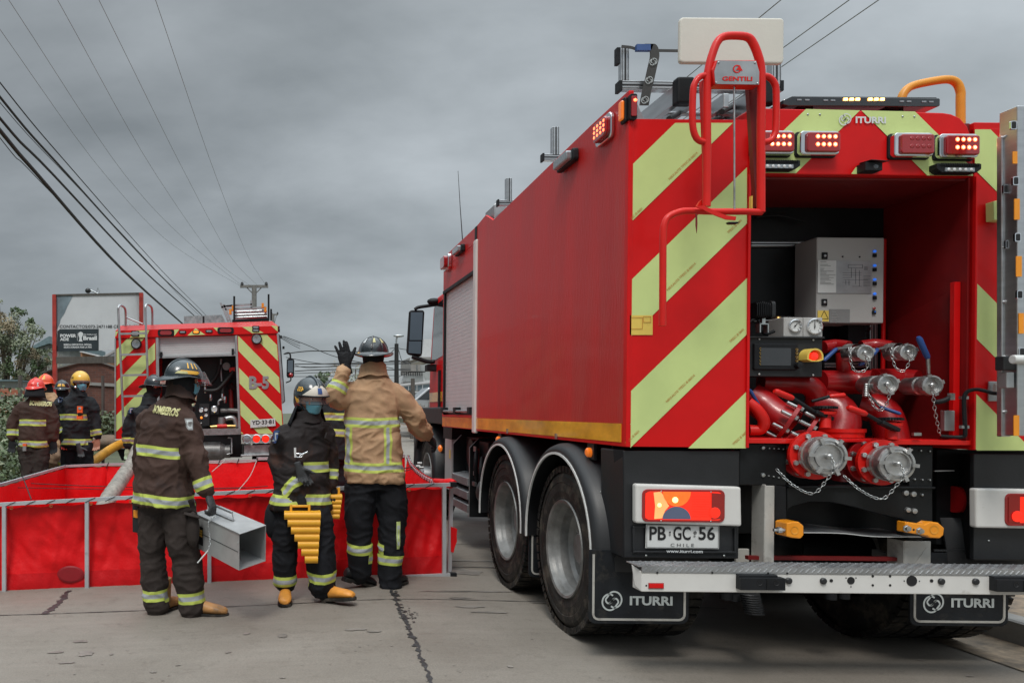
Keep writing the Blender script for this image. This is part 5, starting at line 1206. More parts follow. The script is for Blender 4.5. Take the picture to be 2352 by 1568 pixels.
# ================================================================ GROUND
def xoff(Z):
    return 0 if Z < 10 else min(9.0, ((Z-10)/24.0)**1.4*2.1)
def gz(x, Z):
    d = x-(.9+xoff(Z))
    if d < 0: return -.035*min(-d, 4.7)
    return -.012*min(d, 3.7)
def ground_at(v, x, y, lift=0.):
    X, Y = px(v, x, y); g = 0
    for _ in range(8):
        Z = (H-g)*F/(Y-CY); g = gz((X-CX)*Z/F, Z)
    return V(((X-CX)*Z/F, Z, g+lift))
ZS = [-30, -6, -2, 0, 2, 3, 4, 5, 6, 7, 8, 9, 10, 11, 12, 14, 16, 18, 21, 24, 28, 32, 38, 44, 52, 62, 75, 95, 130, 200, 400]
def rise(Z): return 0 if Z < 18 else min(.5, (Z-18)*.022)
prof_t = [(-600, -.22), (-60, -.21), (-12, -.20), (-5.2, -.20), (-4.7, -.195), (-2, -.12), (0, -.06), (3.4, -.10), (3.66, -.10), (3.80, .085), (6, .10), (14, .12), (60, .15), (600, .1)]
vs, fs = [], []
for Z in ZS:
    o_ = .9+xoff(Z)
    for i, (x, z) in enumerate(prof_t):
        zz = z+(rise(Z) if i >= 9 else 0)
        vs.append((x+o_, Z, zz))
n = len(prof_t)
for j in range(len(ZS)-1):
    for i in range(n-1): fs.append((j*n+i, j*n+i+1, (j+1)*n+i+1, (j+1)*n+i))
b = MB(); b.add(vs, fs, 'grass_far'); tag(b.build('terrain'), None, None, kind='structure')
vs, fs = [], []; xs = [-4.7, -3.5, -2, -1, 0, 1, 2, 3, 3.4]
for Z in ZS[:-2]:
    o_ = .9+xoff(Z)
    for x in xs: vs.append((x+o_, Z, gz(x+o_, Z)))
n = len(xs)
for j in range(len(ZS)-3):
    for i in range(n-1): fs.append((j*n+i, j*n+i+1, (j+1)*n+i+1, (j+1)*n+i))
b = MB(); b.add(vs, fs, 'concrete_road'); tag(b.build('road'), None, None, kind='structure')
def sweep(name, sec, m, kind='structure', z0=0, zmax=130):
    Zl = [z for z in ZS if z <= zmax]; vs, fs = [], []; k = len(sec)
    for Z in Zl:
        o_ = .9+xoff(Z)
        for x, z in sec: vs.append((x+o_, Z, z))
    for j in range(len(Zl)-1):
        for i in range(k-1): fs.append((j*k+i, j*k+i+1, (j+1)*k+i+1, (j+1)*k+i))
    b = MB(); b.add(vs, fs, m); tag(b.build(name), None, None, kind=kind)
sweep('gutter', [(3.28, -.0335), (3.5, -.030), (3.67, -.015)], 'dirt_verge')
sweep('kerb', [(3.66, -.12), (3.665, .115), (3.68, .125), (3.81, .125), (3.82, .05)], 'kerb')
vs, fs = [], []
for Z in ZS[:-3]:
    o_ = .9+xoff(Z)
    for x in (3.81, 4.6, 5.6, 7.0): vs.append((x+o_, Z, .115+rise(Z)+random.uniform(-.01, .02)))
for j in range(len(ZS)-4):
    for i in range(3): fs.append((j*4+i, j*4+i+1, (j+1)*4+i+1, (j+1)*4+i))
b = MB(); b.add(vs, fs, 'dirt_verge'); tag(b.build('verge'), None, None, kind='structure')
def ribbon(mb, pts, w, m, rag=0., seed=1):
    r = random.Random(seed); pts = smooth_path(pts, 8); L_, R_ = [], []
    for i, p in enumerate(pts):
        t = pts[min(i+1, len(pts)-1)]-pts[max(i-1, 0)]; t.z = 0; t.normalize(); q = V((-t.y, t.x, 0))
        wi = w(i/(len(pts)-1)) if callable(w) else w
        a = p+q*(wi/2+r.uniform(-rag, rag)); c = p-q*(wi/2+r.uniform(-rag, rag)); L_.append(a); R_.append(c)
    for l in (L_, R_):
        for p in l: p.z = gz(p.x, p.y)+.004
    k = len(L_); mb.add(L_+R_, [(i, i+1, k+i+1, k+i) for i in range(k-1)], m)
b = MB()
ribbon(b, [ground_at('M', *q) for q in ((-400, 330), (0, 322), (215, 316), (450, 308), (700, 299), (1100, 281), (1500, 262), (1720, 250), (1945, 242), (2150, 243), (2352, 247), (2900, 262), (3600, 290))], .012, 'joint', .004, 3)
ribbon(b, [ground_at('D', *q) for q in ((1020, 1250), (1140, 1251), (1300, 1255), (1500, 1262))], .012, 'joint', .004, 4)
ribbon(b, [ground_at('D', 600, 1012), ground_at('D', 1000, 1010)], .03, 'joint', .006, 5); ribbon(b, [ground_at('D', 860, 1090), ground_at('D', 1000, 1088)], .03, 'joint', .006, 5)
tag(b.build('road_joint'), None, None, kind='structure')
b = MB()
ribbon(b, [ground_at('M', *q) for q in ((1880, -300), (1920, 50), (1938, 190), (1955, 235), (1975, 290), (2005, 340), (2030, 400), (2060, 460), (2080, 520), (2110, 585), (2140, 657), (2200, 800))], .022, 'tar', .012, 6)
ribbon(b, [ground_at('M', *q) for q in ((340, 200), (318, 230), (290, 262), (250, 295), (215, 318))], .05, 'tar', .018, 7)
tag(b.build('tar_seam'), None, None, kind='structure')
b = MB(); rs = random.Random(11)
def blot(v, x, y, rx, ry, m='stain', seed=0):
    c = ground_at(v, x, y); r = random.Random(seed+int(x)); pts = []
    for i in range(14):
        a = 2*pi*i/14; k = r.uniform(.6, 1.15); p = V((c.x+rx*cos(a)*k, c.y+ry*sin(a)*k, 0)); p.z = gz(p.x, p.y)+.0045; pts.append(p)
    b.poly(pts, m)
for v, x, y, rx, ry in (('I', 270, 1020, .16, .16), ('I', 330, 990, .3, .025), ('I', 450, 992, .28, .02), ('I', 300, 945, .45, .05), ('I', 180, 1158, .18, .02), ('I', 450, 1160, .25, .02), ('I', 240, 1205, .10, .02), ('I', 320, 1265, .12, .04), ('I', 470, 1305, .16, .025), ('I', 800, 1237, .10, .02),
                        ('M', 1400, 425, .035, .05), ('M', 1222, 412, .03, .03), ('M', 430, 510, .06, .06), ('M', 400, 452, .05, .03), ('M', 275, 505, .05, .03), ('M', 330, 558, .05, .02), ('M', 1760, 392, .08, .03), ('M', 1855, 403, .06, .02), ('M', 1130, 505, .02, .02), ('M', 550, 516, .015, .02), ('M', 883, 570, .02, .01), ('M', 1400, 632, .02, .01), ('M', 760, 604, .02, .015), ('M', 2270, 238, .08, .03), ('M', 2200, 204, .25, .02), ('N', 850, 400, .03, .01), ('N', 1020, 377, .02, .01), ('N', 1270, 400, .02, .01), ('N', 1950, 433, .03, .01), ('N', 2140, 495, .03, .01), ('N', 335, 458, .02, .02)):
    blot(v, x, y, rx, ry)
for i in range(40):
    t = rs.random()**1.3; x = 1945+t*110; y = 210+t*270+rs.uniform(-8, 8); blot('M', x+rs.uniform(-6, 18), y, rs.uniform(.010, .026), rs.uniform(.010, .022), 'tar', i)
for i in range(40): blot('M', 2035+rs.gauss(0, 28), 320+rs.gauss(0, 18), rs.uniform(.004, .012), rs.uniform(.004, .010), 'tar', i)
for i in range(90): blot('D', rs.uniform(0, 1500), rs.uniform(1400, 1566), rs.uniform(.003, .009), rs.uniform(.003, .008), 'stain', i)
tag(b.build('road_stain'), None, None, kind='structure')

# ================================================================ SECOND FIRE ENGINE
KZ = 11.9
def Kp(x, y, Z=KZ): return P('K', x, y, Z)
EO = V((Kp(650, 0).x, KZ, -.09))
eng = thing('fire_engine', 'smaller red fire engine farther back with B-5 on its striped rear and half-open shutter', 'fire truck', EO)
yb = V((0, 1, 0)); up_ = V((0, 0, 1))
b = MB()
b.prism([Kp(38, 505, KZ+.03), Kp(38, 1290, KZ+.03), Kp(356, 1290, KZ+.03), Kp(356, 505, KZ+.03)], (0, 6.2, 0), 'red_paint')
b.prism([Kp(965, 490, KZ+.03), Kp(998, 1250, KZ+.03), Kp(1330, 1250, KZ+.03), Kp(1312, 1000, KZ+.03), Kp(1282, 482, KZ+.03)], (0, 6.2, 0), 'red_paint')
b.prism([Kp(350, 505, KZ+.7), Kp(350, 1290, KZ+.7), Kp(1000, 1260, KZ+.7), Kp(1000, 490, KZ+.7)], (0, 5.5, 0), 'black_metal')
b.prism([Kp(42, 465, KZ), Kp(38, 522, KZ), Kp(1284, 483, KZ), Kp(1287, 428, KZ)], (0, 6.2, 0), 'red_paint')
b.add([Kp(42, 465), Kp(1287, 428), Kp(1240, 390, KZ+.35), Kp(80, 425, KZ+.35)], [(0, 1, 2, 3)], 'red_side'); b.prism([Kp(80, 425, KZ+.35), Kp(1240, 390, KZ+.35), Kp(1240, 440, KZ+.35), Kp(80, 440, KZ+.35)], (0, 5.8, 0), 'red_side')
b.build('body', eng, .004)
def kst(rect, uppers, slope, thick, par, x0_):
    mb = MB()
    for u in uppers:
        c = u-slope*x0_; p = list(rect); p = clip_poly(p, slope, -1, -c); p = clip_poly(p, -slope, 1, c+thick)
        if len(p) > 2: mb.poly([Kp(x, y, KZ+.018) for x, y in p], 'chevron')
    return mb.build('chevron_stripe', par)
b = MB(); b.prism([Kp(38, 522, KZ+.022), Kp(38, 1290, KZ+.022), Kp(354, 1290, KZ+.022), Kp(346, 515, KZ+.022)], (0, .01, 0), 'red_paint'); l_ = b.build('rear_panel', eng)
kst([(50, 525), (344, 519), (352, 1285), (46, 1285)], (-390+0, 105+0, 355, 605, 850, 1105), -1.0, 128, l_, 50)
b = MB(); b.prism([Kp(972, 496, KZ+.022), Kp(1000, 1254, KZ+.022), Kp(1328, 1254, KZ+.022), Kp(1278, 486, KZ+.022)], (0, .01, 0), 'red_paint'); r_ = b.build('rear_panel', eng)
kst([(978, 499), (1272, 489), (1322, 1250), (1003, 1250)], (265, 495, 735, 970, 1205), 1.02, 115, r_, 975)
b = MB()
for q in ([(150, 517), (200, 462), (300, 459), (280, 513)], [(42, 470), (62, 468), (42, 512)], [(495, 500), (530, 452), (490, 453), (490, 500)], [(592, 500), (655, 443), (728, 494)], [(790, 440), (855, 438), (822, 470)], [(1010, 434), (1085, 432), (1175, 480), (1088, 483)], [(1232, 424), (1282, 427), (1282, 470)]):
    b.poly([Kp(x, y, KZ-.004) for x, y in q], 'chevron')
b.build('chevron_stripe', eng)
# framing posts, shutter
b = MB()
for q in (((350, 515), (370, 515), (380, 1150), (358, 1290)), ((955, 500), (972, 497), (1000, 1250), (982, 1215))): b.prism([Kp(x, y, KZ+.01) for x, y in q], (0, .06, 0), 'alu_dull')
b.prism([Kp(34, 522, KZ+.0), Kp(44, 522, KZ), Kp(44, 1290, KZ), Kp(34, 1290, KZ)], (0, .05, 0), 'alu_dull'); b.prism([Kp(1275, 486, KZ), Kp(1290, 484, KZ), Kp(1334, 1000, KZ), Kp(1318, 1010, KZ)], (0, .05, 0), 'alu_dull'); b.prism([Kp(1290, 486, KZ+.05), Kp(1302, 500, KZ+.05), Kp(1340, 1000, KZ+.05), Kp(1334, 1010, KZ+.05)], (0, 6, 0), 'dark_glass')
b.build('door_frame', eng)
b = MB(); N_ = 9
for i in range(N_):
    t0, t1 = i/N_, (i+.92)/N_; f = lambda u, t: (372+u*(585)+t*0, 516-u*14+t*(150-u*2))
    b.prism([Kp(*f(0, t0), KZ+.08), Kp(*f(0, t1), KZ+.08), Kp(*f(1, t1), KZ+.08), Kp(*f(1, t0), KZ+.08)], (0, .02, 0), 'shutter')
b.prism([Kp(372, 516, KZ+.095), Kp(372, 670, KZ+.095), Kp(957, 652, KZ+.095), Kp(957, 502, KZ+.095)], (0, .02, 0), 'grey_plastic')
b.bar(Kp(362, 668, KZ+.06), Kp(966, 648, KZ+.06), .03, .03, 'alu_dull')
for x, y in ((390, 625), (938, 600)): b.prism([Kp(x-8, y, KZ+.03), Kp(x-8, y+48, KZ+.03), Kp(x+8, y+48, KZ+.03), Kp(x+8, y, KZ+.03)], (0, .05, 0), 'black_plastic')
b.build('roller_shutter', eng)
# compartment contents
BZ = KZ+.62
b = MB(); b.prism([Kp(368, 660, BZ), Kp(368, 1240, BZ), Kp(990, 1225, BZ), Kp(985, 640, BZ)], (0, .03, 0), 'panel_black'); b.build('pump_wall', eng)
b = MB(); GZ2 = KZ+.35
b.prism([Kp(685, 1020, GZ2), Kp(685, 1190, GZ2), Kp(760, 1190, GZ2), Kp(760, 1020, GZ2)], (0, .1, 0), 'grey_plastic'); b.prism([Kp(770, 1035, GZ2), Kp(770, 1100, GZ2), Kp(832, 1100, GZ2), Kp(832, 1030, GZ2)], (0, .1, 0), 'grey_plastic')
b.prism([Kp(765, 1105, GZ2+.1), Kp(765, 1190, GZ2+.1), Kp(830, 1190, GZ2+.1), Kp(830, 1105, GZ2+.1)], (0, .1, 0), 'panel_black'); cp_ = b.build('gauge_panel', eng)
for x, y, r in ((697, 1070, .038), (733, 1065, .032), (735, 1107, .032), (798, 1063, .052)):
    b = MB(); b.lathe([(0, -.004), (r*.8, -.004), (r*.85, -.012), (r, -.008), (r, 0)], Kp(x, y, GZ2), (0, 1, 0), 'plate_white', 18, mats=['plate_white', 'chrome', 'chrome', 'chrome']); b.build('gauge', cp_)
b = MB(); b.ball(Kp(699, 1128, GZ2-.01), .02, 'amber_lit', 8); b.ball(Kp(697, 1170, GZ2-.01), .012, 'plate_white', 8); b.build('indicator_light', cp_)
b = MB()
def kpipe(pts, r, m, Z): b.tube(smooth_path([Kp(x, y, Z) for x, y in pts], 4), r, m, 10)
kpipe(((845, 1075), (900, 1073), (980, 1078)), .042, 'steel_rim', KZ+.4); kpipe(((870, 1145), (920, 1130), (955, 1145), (970, 1200)), .045, 'alu_dull', KZ+.3); kpipe(((770, 1200), (860, 1195), (960, 1195)), .032, 'brass', KZ+.2)
kpipe(((820, 1195), (860, 1195), (895, 1193)), .036, 'red_tube', KZ+.18); kpipe(((855, 1125), (855, 1185)), .06, 'alu_dull', KZ+.25); kpipe(((920, 820), (925, 960), (930, 1060)), .035, 'red_dark', KZ+.45)
kpipe(((850, 680), (848, 760), (855, 850)), .018, 'alu_dull', KZ+.4); kpipe(((830, 1030), (832, 1000), (860, 985), (862, 960)), .018, 'alu_dull', KZ+.3)
kpipe(((700, 880), (760, 870), (820, 800), (840, 720)), .03, 'cable_black', KZ+.35); kpipe(((720, 920), (800, 920), (850, 890), (940, 780)), .032, 'cable_black', KZ+.3); kpipe(((862, 960), (865, 900), (900, 840), (945, 770)), .028, 'cable_black', KZ+.32); kpipe(((560, 700), (600, 800), (640, 820)), .03, 'cable_black', KZ+.4)
for x, y in ((728, 880), (728, 915), (860, 970), (880, 990), (770, 975)): b.lathe([(0, -.05), (.022, -.05), (.026, 0), (.022, .05), (0, .05)], Kp(x, y, KZ+.3), (0, 0, 1), 'chrome', 10)
b.prism([Kp(912, 745, KZ+.3), Kp(912, 778, KZ+.3), Kp(955, 775, KZ+.3), Kp(958, 742, KZ+.3)], (0, .05, 0), 'red_tube'); b.lathe([(0, 0), (.06, 0), (.06, .1)], Kp(890, 735, KZ+.3), (0, 1, 0), 'steel_rim', 16); b.lathe([(.02, 0), (.1, .02), (.1, .06)], Kp(935, 870, KZ+.4), (0, 1, 0), 'black_metal', 16)
b.build('pump_piping', eng)
b = MB(); b.prism([Kp(650, 1215, KZ), Kp(650, 1265, KZ), Kp(1000, 1255, KZ), Kp(1000, 1208, KZ)], (0, .06, 0), 'galv'); b.prism([Kp(355, 1225, KZ), Kp(355, 1272, KZ), Kp(650, 1265, KZ), Kp(650, 1215, KZ)], (0, .06, 0), 'galv'); b.build('step_plate', eng)
# underbody
b = MB(); b.prism([Kp(365, 1275, KZ+.25), Kp(365, 1440, KZ+.25), Kp(1010, 1430, KZ+.25), Kp(1010, 1260, KZ+.25)], (0, 5, 0), 'black_metal'); b.lathe([(.11, -.3), (.14, -.2), (.14, .05), (.10, .12), (.10, .2)], Kp(820, 1385, KZ+.2), (1, 0, 0), 'steel_rim', 20)
b.tube([Kp(900, 1280, KZ+.1), Kp(930, 1285, KZ+.1), Kp(932, 1400, KZ+.1), Kp(895, 1408, KZ+.1)], .014, 'alu_dull', 8); b.build('underbody', eng)
b = MB(); b.prism([Kp(1025, 1340, KZ+.05), Kp(1025, 1412, KZ+.05), Kp(1340, 1405, KZ+.05), Kp(1340, 1330, KZ+.05)], (0, .1, 0), 'galv'); b.prism([Kp(1000, 1412, KZ-.1), Kp(1000, 1424, KZ-.1), Kp(1340, 1414, KZ-.1), Kp(1340, 1403, KZ-.1)], (0, .3, 0), 'alu_dull'); b.prism([Kp(36, 1295, KZ), Kp(36, 1365, KZ), Kp(115, 1365, KZ), Kp(115, 1290, KZ)], (0, .1, 0), 'galv'); b.prism([Kp(50, 1366, KZ+.02), Kp(90, 1455, KZ+.02), Kp(130, 1455, KZ+.02), Kp(115, 1366, KZ+.02)], (0, .1, 0), 'black_metal'); b.prism([Kp(1003, 1258, KZ+.0), Kp(1003, 1328, KZ), Kp(1335, 1320, KZ), Kp(1335, 1254, KZ)], (0, .1, 0), 'dirty_white'); b.build('tail_board', eng, .004)
for x, y, m_ in ((1047, 1290, 'clear_lens'), (1120, 1290, 'red_lens_lit'), (1190, 1290, 'red_lens_lit'), (100, 1330, 'amber_lens'), (1262, 1288, 'red_lens')):
    b = MB(); b.lathe([(0, -.014), (.055, -.010), (.062, -.012), (.070, -.004), (.070, 0)], Kp(x, y, KZ), (0, 1, 0), m_, 20, mats=[m_, 'chrome', 'chrome', 'chrome']); b.build('tail_lamp', eng)
b = MB(); b.prism([Kp(1072, 1145, KZ-.004), Kp(1074, 1205, KZ-.004), Kp(1266, 1190, KZ-.004), Kp(1263, 1132, KZ-.004)], (0, .006, 0), 'plate_white'); pl2 = b.build('number_plate', eng)
b = MB(); text(b, 'YD·33·81', Kp(1168, 1162, KZ-.006), V((1, 0, .05)), X2, .33, .062, 'ink_black', .002, .02); text(b, 'C H I L E', Kp(1170, 1190, KZ-.006), V((1, 0, .05)), X2, .16, .012, 'ink_grey', .002); b.build('plate_lettering', pl2)
b = MB(); text(b, 'B-5', Kp(1140, 860, KZ+.012), V((1, 0, -.0)), V((0, 0, 1)), .30, .195, 'alu_dull', .003, .04); b.build('unit_lettering', eng)
for x, y, w, h, lit in ((428, 480, 125, 52, 'red_lens'), (555, 474, 55, 22, 'clear_lens'), (757, 467, 55, 22, 'clear_lens'), (884, 462, 125, 50, 'red_lens'), (658, 473, 56, 24, 'led_core'), (193, 475, 62, 22, 'clear_lens'), (193, 497, 62, 20, 'clear_lens'), (1115, 438, 56, 24, 'clear_lens'), (1115, 460, 56, 22, 'clear_lens')):
    c = Kp(x, y, KZ-.01); s_ = 1/3.33/152.5; b = MB(); b.prism([V((c.x+a, c.y, c.z+d)) for a, d in rrect(w*s_, h*s_, h*s_*.3)], (0, .03, 0), 'black_plastic'); o = b.build('signal_lamp', eng); k = .72
    b = MB(); b.prism([V((c.x+a, c.y-.012, c.z+d)) for a, d in rrect(w*s_*k, h*s_*k*.8, h*s_*.28)], (0, .02, 0), lit if lit != 'led_core' else 'amber_lit'); b.build('lens', o)
for x, y in ((201, 564), (1122, 527)):
    b = MB(); b.lathe([(0, -.02), (.062, -.03), (.074, -.03), (.082, 0)], Kp(x, y, KZ+.0), (0, 1, 0), 'grey_plastic', 20, mats=['clear_lens', 'black_plastic', 'grey_plastic']); b.build('work_light', eng)
# rear ladder
b = MB(); q = KZ-.12
for x0_, x1_, h0 in ((65, 105, 270), (272, 300, 262)):
    x2 = x0_+18 if x0_ < 100 else x0_+15
    b.tube(smooth_path([Kp(x1_, 1240, q), Kp((x0_+x1_)/2, 750, q), Kp(x0_, 350, q), Kp(x0_, h0+15, q), Kp(x2, h0, q+.1), Kp(x2+28, h0+18, q+.3), Kp(x2+36, h0+60, q+.4), Kp(x2+36, 430, q+.45)], 4), .018, 'alu_dull', 10)
for y, xa, xb in ((488, 70, 278), (648, 80, 285), (805, 88, 290), (965, 95, 295), (1128, 102, 299)): b.bar(Kp(xa, y, q), Kp(xb, y-6, q), .03, .03, 'alu_dull')
b.build('rear_ladder', eng)
b = MB(); b.tube([Kp(120, 360, KZ+.3), Kp(250, 412, KZ+.3)], .012, 'alu_dull', 8); b.lathe([(.08, 0), (.06, .015), (0, .02)], Kp(165, 1040, KZ+.015), (0, -1, 0), 'yellow_sign', 16) if 0 else None; b.build('grab_rail', eng)
# roof load
b = MB(); b.prism([Kp(565, 352, KZ+.8), Kp(565, 412, KZ+.8), Kp(880, 405, KZ+.8), Kp(878, 385, KZ+.8), Kp(855, 342, KZ+.8)], (0, .8, 0), 'galv'); b.box((Kp(708, 0, KZ+.78).x, KZ+.77, Kp(0, 408, KZ+.8).z), (Kp(720, 0, KZ+.78).x, KZ+.8, Kp(0, 355, KZ+.8).z), 'black_plastic'); b.build('roof_box', eng)
b = MB(); z_ = KZ+.5
b.bar(Kp(935, 395, z_), Kp(1215, 378, z_), .04, .06, 'black_metal')
for x, y0, y1 in ((950, 200, 390), (1213, 185, 385), (1232, 298, 385)): b.bar(Kp(x, y0, z_), Kp(x, y1, z_), .03, .035, 'black_metal')
b.build('ladder_rack', eng)
b = MB(); z2 = KZ+.6
for (a_, c_) in (((845, 250), (905, 395)), ((868, 262), (925, 395)), ((868, 275), (1085, 262)), ((1080, 232), (1082, 290)), ((880, 300), (1195, 285)), ((850, 285), (935, 272))): b.bar(Kp(*a_, z2), Kp(*c_, z2), .03, .03, 'alu_dull')
for i in range(6): b.bar(Kp(855+i*9, 275+i*22, z2), Kp(882+i*9, 272+i*22, z2), .015, .015, 'alu_dull')
for y in (320, 345, 365): b.tube([Kp(950, y, z2), Kp(1200, y-10, z2)], .022, 'galv', 8)
for x, y in ((920, 318), (940, 290), (1168, 270), (1188, 300)): b.prism([Kp(x-9, y-18, z2-.05), Kp(x-9, y+18, z2-.05), Kp(x+9, y+18, z2-.05), Kp(x+9, y-18, z2-.05)], (0, .1, 0), 'orange_paint')
b.build('stowed_ladder', eng)
b = MB(); mz = KZ+5.2; b.prism([Kp(x, y, mz) for x, y in ((1352, 685), (1365, 675), (1400, 675), (1410, 690), (1408, 810), (1398, 822), (1358, 822), (1350, 805))], (0, .08, 0), 'black_plastic'); mr = b.build('mirror', eng)
b = MB(); b.prism([Kp(x, y, mz-.01) for x, y in ((1360, 690), (1400, 688), (1398, 780), (1358, 780))], (0, .005, 0), 'mirror'); b.ball(Kp(1383, 803, mz-.02), (.05, .02, .05), 'red_lens', 10); b.build('mirror_glass', mr)
b = MB(); b.tube(smooth_path([Kp(1335, 640, mz), Kp(1365, 632, mz), Kp(1378, 645, mz), Kp(1380, 680, mz)], 4), .018, 'black_plastic', 8); b.tube(smooth_path([Kp(1383, 820, mz), Kp(1380, 845, mz), Kp(1345, 860, mz)], 4), .014, 'black_plastic', 8); b.build('mirror_arm', mr)
b = MB()
for x, y in ((1288, 436), (1290, 460), (1305, 508), (1325, 590)): b.prism([Kp(x-6, y-8, KZ+.2), Kp(x-6, y+8, KZ+.2), Kp(x+10, y+8, KZ+.2), Kp(x+10, y-8, KZ+.2)], (0, .15, 0), 'black_plastic')
b.build('side_light', eng)
for X_ in (Kp(140, 0).x, Kp(1180, 0).x):
    b = MB(); b.lathe([(r, h) for r, h in ((.2, 0), (.45, 0), (.5, .04), (.5, .42), (.45, .46), (.2, .46))], (X_-.23, KZ+2.0, .42), (1, 0, 0), 'rubber', 32); b.build('wheel', eng)

# ================================================================ PORTABLE WATER TANK ("pool")
pool = thing('water_tank', 'open red fabric water tank in a grey tube frame on the road', 'water tank', V((-.7, 6.75, -.06)))
FZ0, FZ1 = 6.70, 6.82
def fr(u, top, dz=0.):
    """point on the front frame: u 0 at px 0 .. 1 at px 1040"""
    x = 1040*u; Z = FZ0+(FZ1-FZ0)*u
    y = (1158+(1112-1158)*u-(6*sin(pi*min(max(u, 0), 1))*.6)) if top else 1364+(1320-1364)*u
    return P('D', x, y, Z+dz)
b = MB(); us = [-.26+1.26*i/24 for i in range(25)]
for i in range(24):
    b.bar(fr(us[i], True), fr(us[i+1], True), .034, .030, 'frame_grey'); b.bar(fr(us[i], False), fr(us[i+1], False), .034, .034, 'frame_grey')
for x in (-265, 10, 200, 481, 735, 1020): b.bar(fr(x/1040, True), fr(x/1040, False), .032, .032, 'frame_grey')
b.bar(P('D', 1037, 1112, 6.98), P('D', 1032, 1322, 6.98), .032, .032, 'frame_grey'); b.bar(fr(1, True), P('D', 1037, 1112, 6.98), .03, .03, 'frame_grey'); b.bar(fr(1, False), P('D', 1032, 1320, 6.98), .03, .03, 'frame_grey')
BLa, BLb, BR_ = P('D', 150, 1070, 10.2), P('D', 245, 1066, 10.35), P('D', 930, 1046, 10.3); FLt = P('D', -165, 1160, 6.7)
b.bar(BLb, P('D', 590, 1057, 10.33), .034, .03, 'frame_grey'); b.bar(P('D', 590, 1053, 10.33), BR_, .036, .036, 'frame_grey'); b.bar(P('D', 0, 1113, 8.35), BLa, .03, .03, 'frame_grey'); b.bar(FLt, P('D', 0, 1113, 8.35), .03, .03, 'frame_grey')
b.bar(BLa, BLb, .03, .03, 'frame_grey')
rp_ = [P('Q', x, y, Z) for x, y, Z in ((520, 375, 10.2), (545, 440, 9.6), (590, 490, 9.0), (660, 545, 8.4), (760, 597, 7.7), (850, 637, 7.0))]
for i in range(5): b.bar(rp_[i]-V((0, 0, .03)), rp_[i+1]-V((0, 0, .03)), .03, .03, 'frame_grey')
b.build('tube_frame', pool, .004)
b = MB()
for q in (fr(1, False), P('D', 1034, 1322, 6.98), fr(1, True)): b.box((q.x-.025, q.y-.025, q.z-.022), (q.x+.03, q.y+.025, q.z+.022), 'black_plastic')
b.build('corner_cap', pool, .003)
def cloth(top0, top1, bot0, bot1, nx, ny, nrm, amp, seed, mats, nsec, pin_top=True, sag=0.02):
    vs, fs, ms = [], [], []; nrm = V(nrm)
    for j in range(ny+1):
        v = j/ny
        for i in range(nx+1):
            u = i/nx; t = top0.lerp(top1, u); o_ = bot0.lerp(bot1, u); p = t.lerp(o_, v)
            ph = (u*nsec) % 1.0
            p = p+nrm*(amp*sin(pi*ph)*sin(pi*min(v*1.1, 1))*1.0+.016*noise.noise(V((u*nsec*5, v*1.6, seed)))*(.25+sin(pi*v))+.016*noise.noise(V((u*nsec*11+v*3, v*1.8, seed+7)))+.010*(1-abs(noise.noise(V((u*nsec*6-v*5, v*3.5+u*4, seed+3))))*3)*sin(pi*v))
            if j == 0: p.z -= sag*sin(pi*((u*nsec*3) % 1.0))*.5
            vs.append(p)
    w = nx+1
    return vs, [(j*w+i, j*w+i+1, (j+1)*w+i+1, (j+1)*w+i) for j in range(ny) for i in range(nx)], ny, nx
b = MB()
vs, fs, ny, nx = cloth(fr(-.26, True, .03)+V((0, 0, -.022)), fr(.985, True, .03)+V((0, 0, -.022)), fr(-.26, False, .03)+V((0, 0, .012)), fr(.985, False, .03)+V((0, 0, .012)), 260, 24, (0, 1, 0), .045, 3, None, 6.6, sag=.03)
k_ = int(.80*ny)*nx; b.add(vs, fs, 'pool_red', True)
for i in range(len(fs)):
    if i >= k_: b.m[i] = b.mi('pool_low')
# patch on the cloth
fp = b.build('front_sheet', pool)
b = MB(); c = P('D', 162, 1318, 6.735); b.lathe([(0, -.002), (.095, -.001), (.115, .004)], V((0, 0, 0)), (0, 1, 0), 'pool_patch', 28); b.v = [V((c.x+v.x, c.y+v.y, c.z+v.z*.62)) for v in b.v]; b.build('patch', pool)
b = MB(); inner = [(FLt, BLa, (1, .3, 0)), (BLa, BLb, (0, -1, 0)), (BLb, BR_, (0, -1, 0))]
for i, (a_, c_, n_) in enumerate(inner):
    vs, fs, _, _ = cloth(a_-V((0, 0, .02)), c_-V((0, 0, .02)), V((a_.x, a_.y, -.14))-V(n_)*0, V((c_.x, c_.y, -.05)), 60 if i != 1 else 14, 12, n_, .03, 11+i, None, 4 if i != 1 else 1); b.add(vs, fs, 'pool_red', True)
tops = rp_; vs = []
for j in range(9):
    for i, p in enumerate(smooth_path(tops, 6)):
        q = V(p); q.z = p.z+(-.03-p.z)*j/8; q.x += -.05*sin(pi*j/8)+.012*sin(i*1.7)*sin(pi*j/8); vs.append(q)
w = len(smooth_path(tops, 6)); b.add(vs, [(j*w+i, j*w+i+1, (j+1)*w+i+1, (j+1)*w+i) for j in range(8) for i in range(w-1)], 'pool_red', True)
b.poly([V((-3.2, 6.8, -.10)), V((1.45, 6.9, .02)), V((1.65, 10.2, .02)), V((-2.7, 10.1, -.10))], 'pool_red'); b.build('inner_sheet', pool)
b = MB(); b.tube([P('Q', 760, 605, 7.6), P('Q', 850, 630, 7.1), P('Q', 900, 632, 6.9), P('Q', 940, 625, 6.85)], [.02, .04, .045, .02], 'pool_red', 10); b.prism([P('Q', x, y, 6.95) for x, y in ((905, 1020), (935, 1035), (960, 1040), (956, 1100), (958, 1150), (940, 1200), (928, 1252), (905, 1245))], (0, .10, 0), 'pool_red'); b.build('gathered_cloth', pool)
b = MB(); b2 = MB()
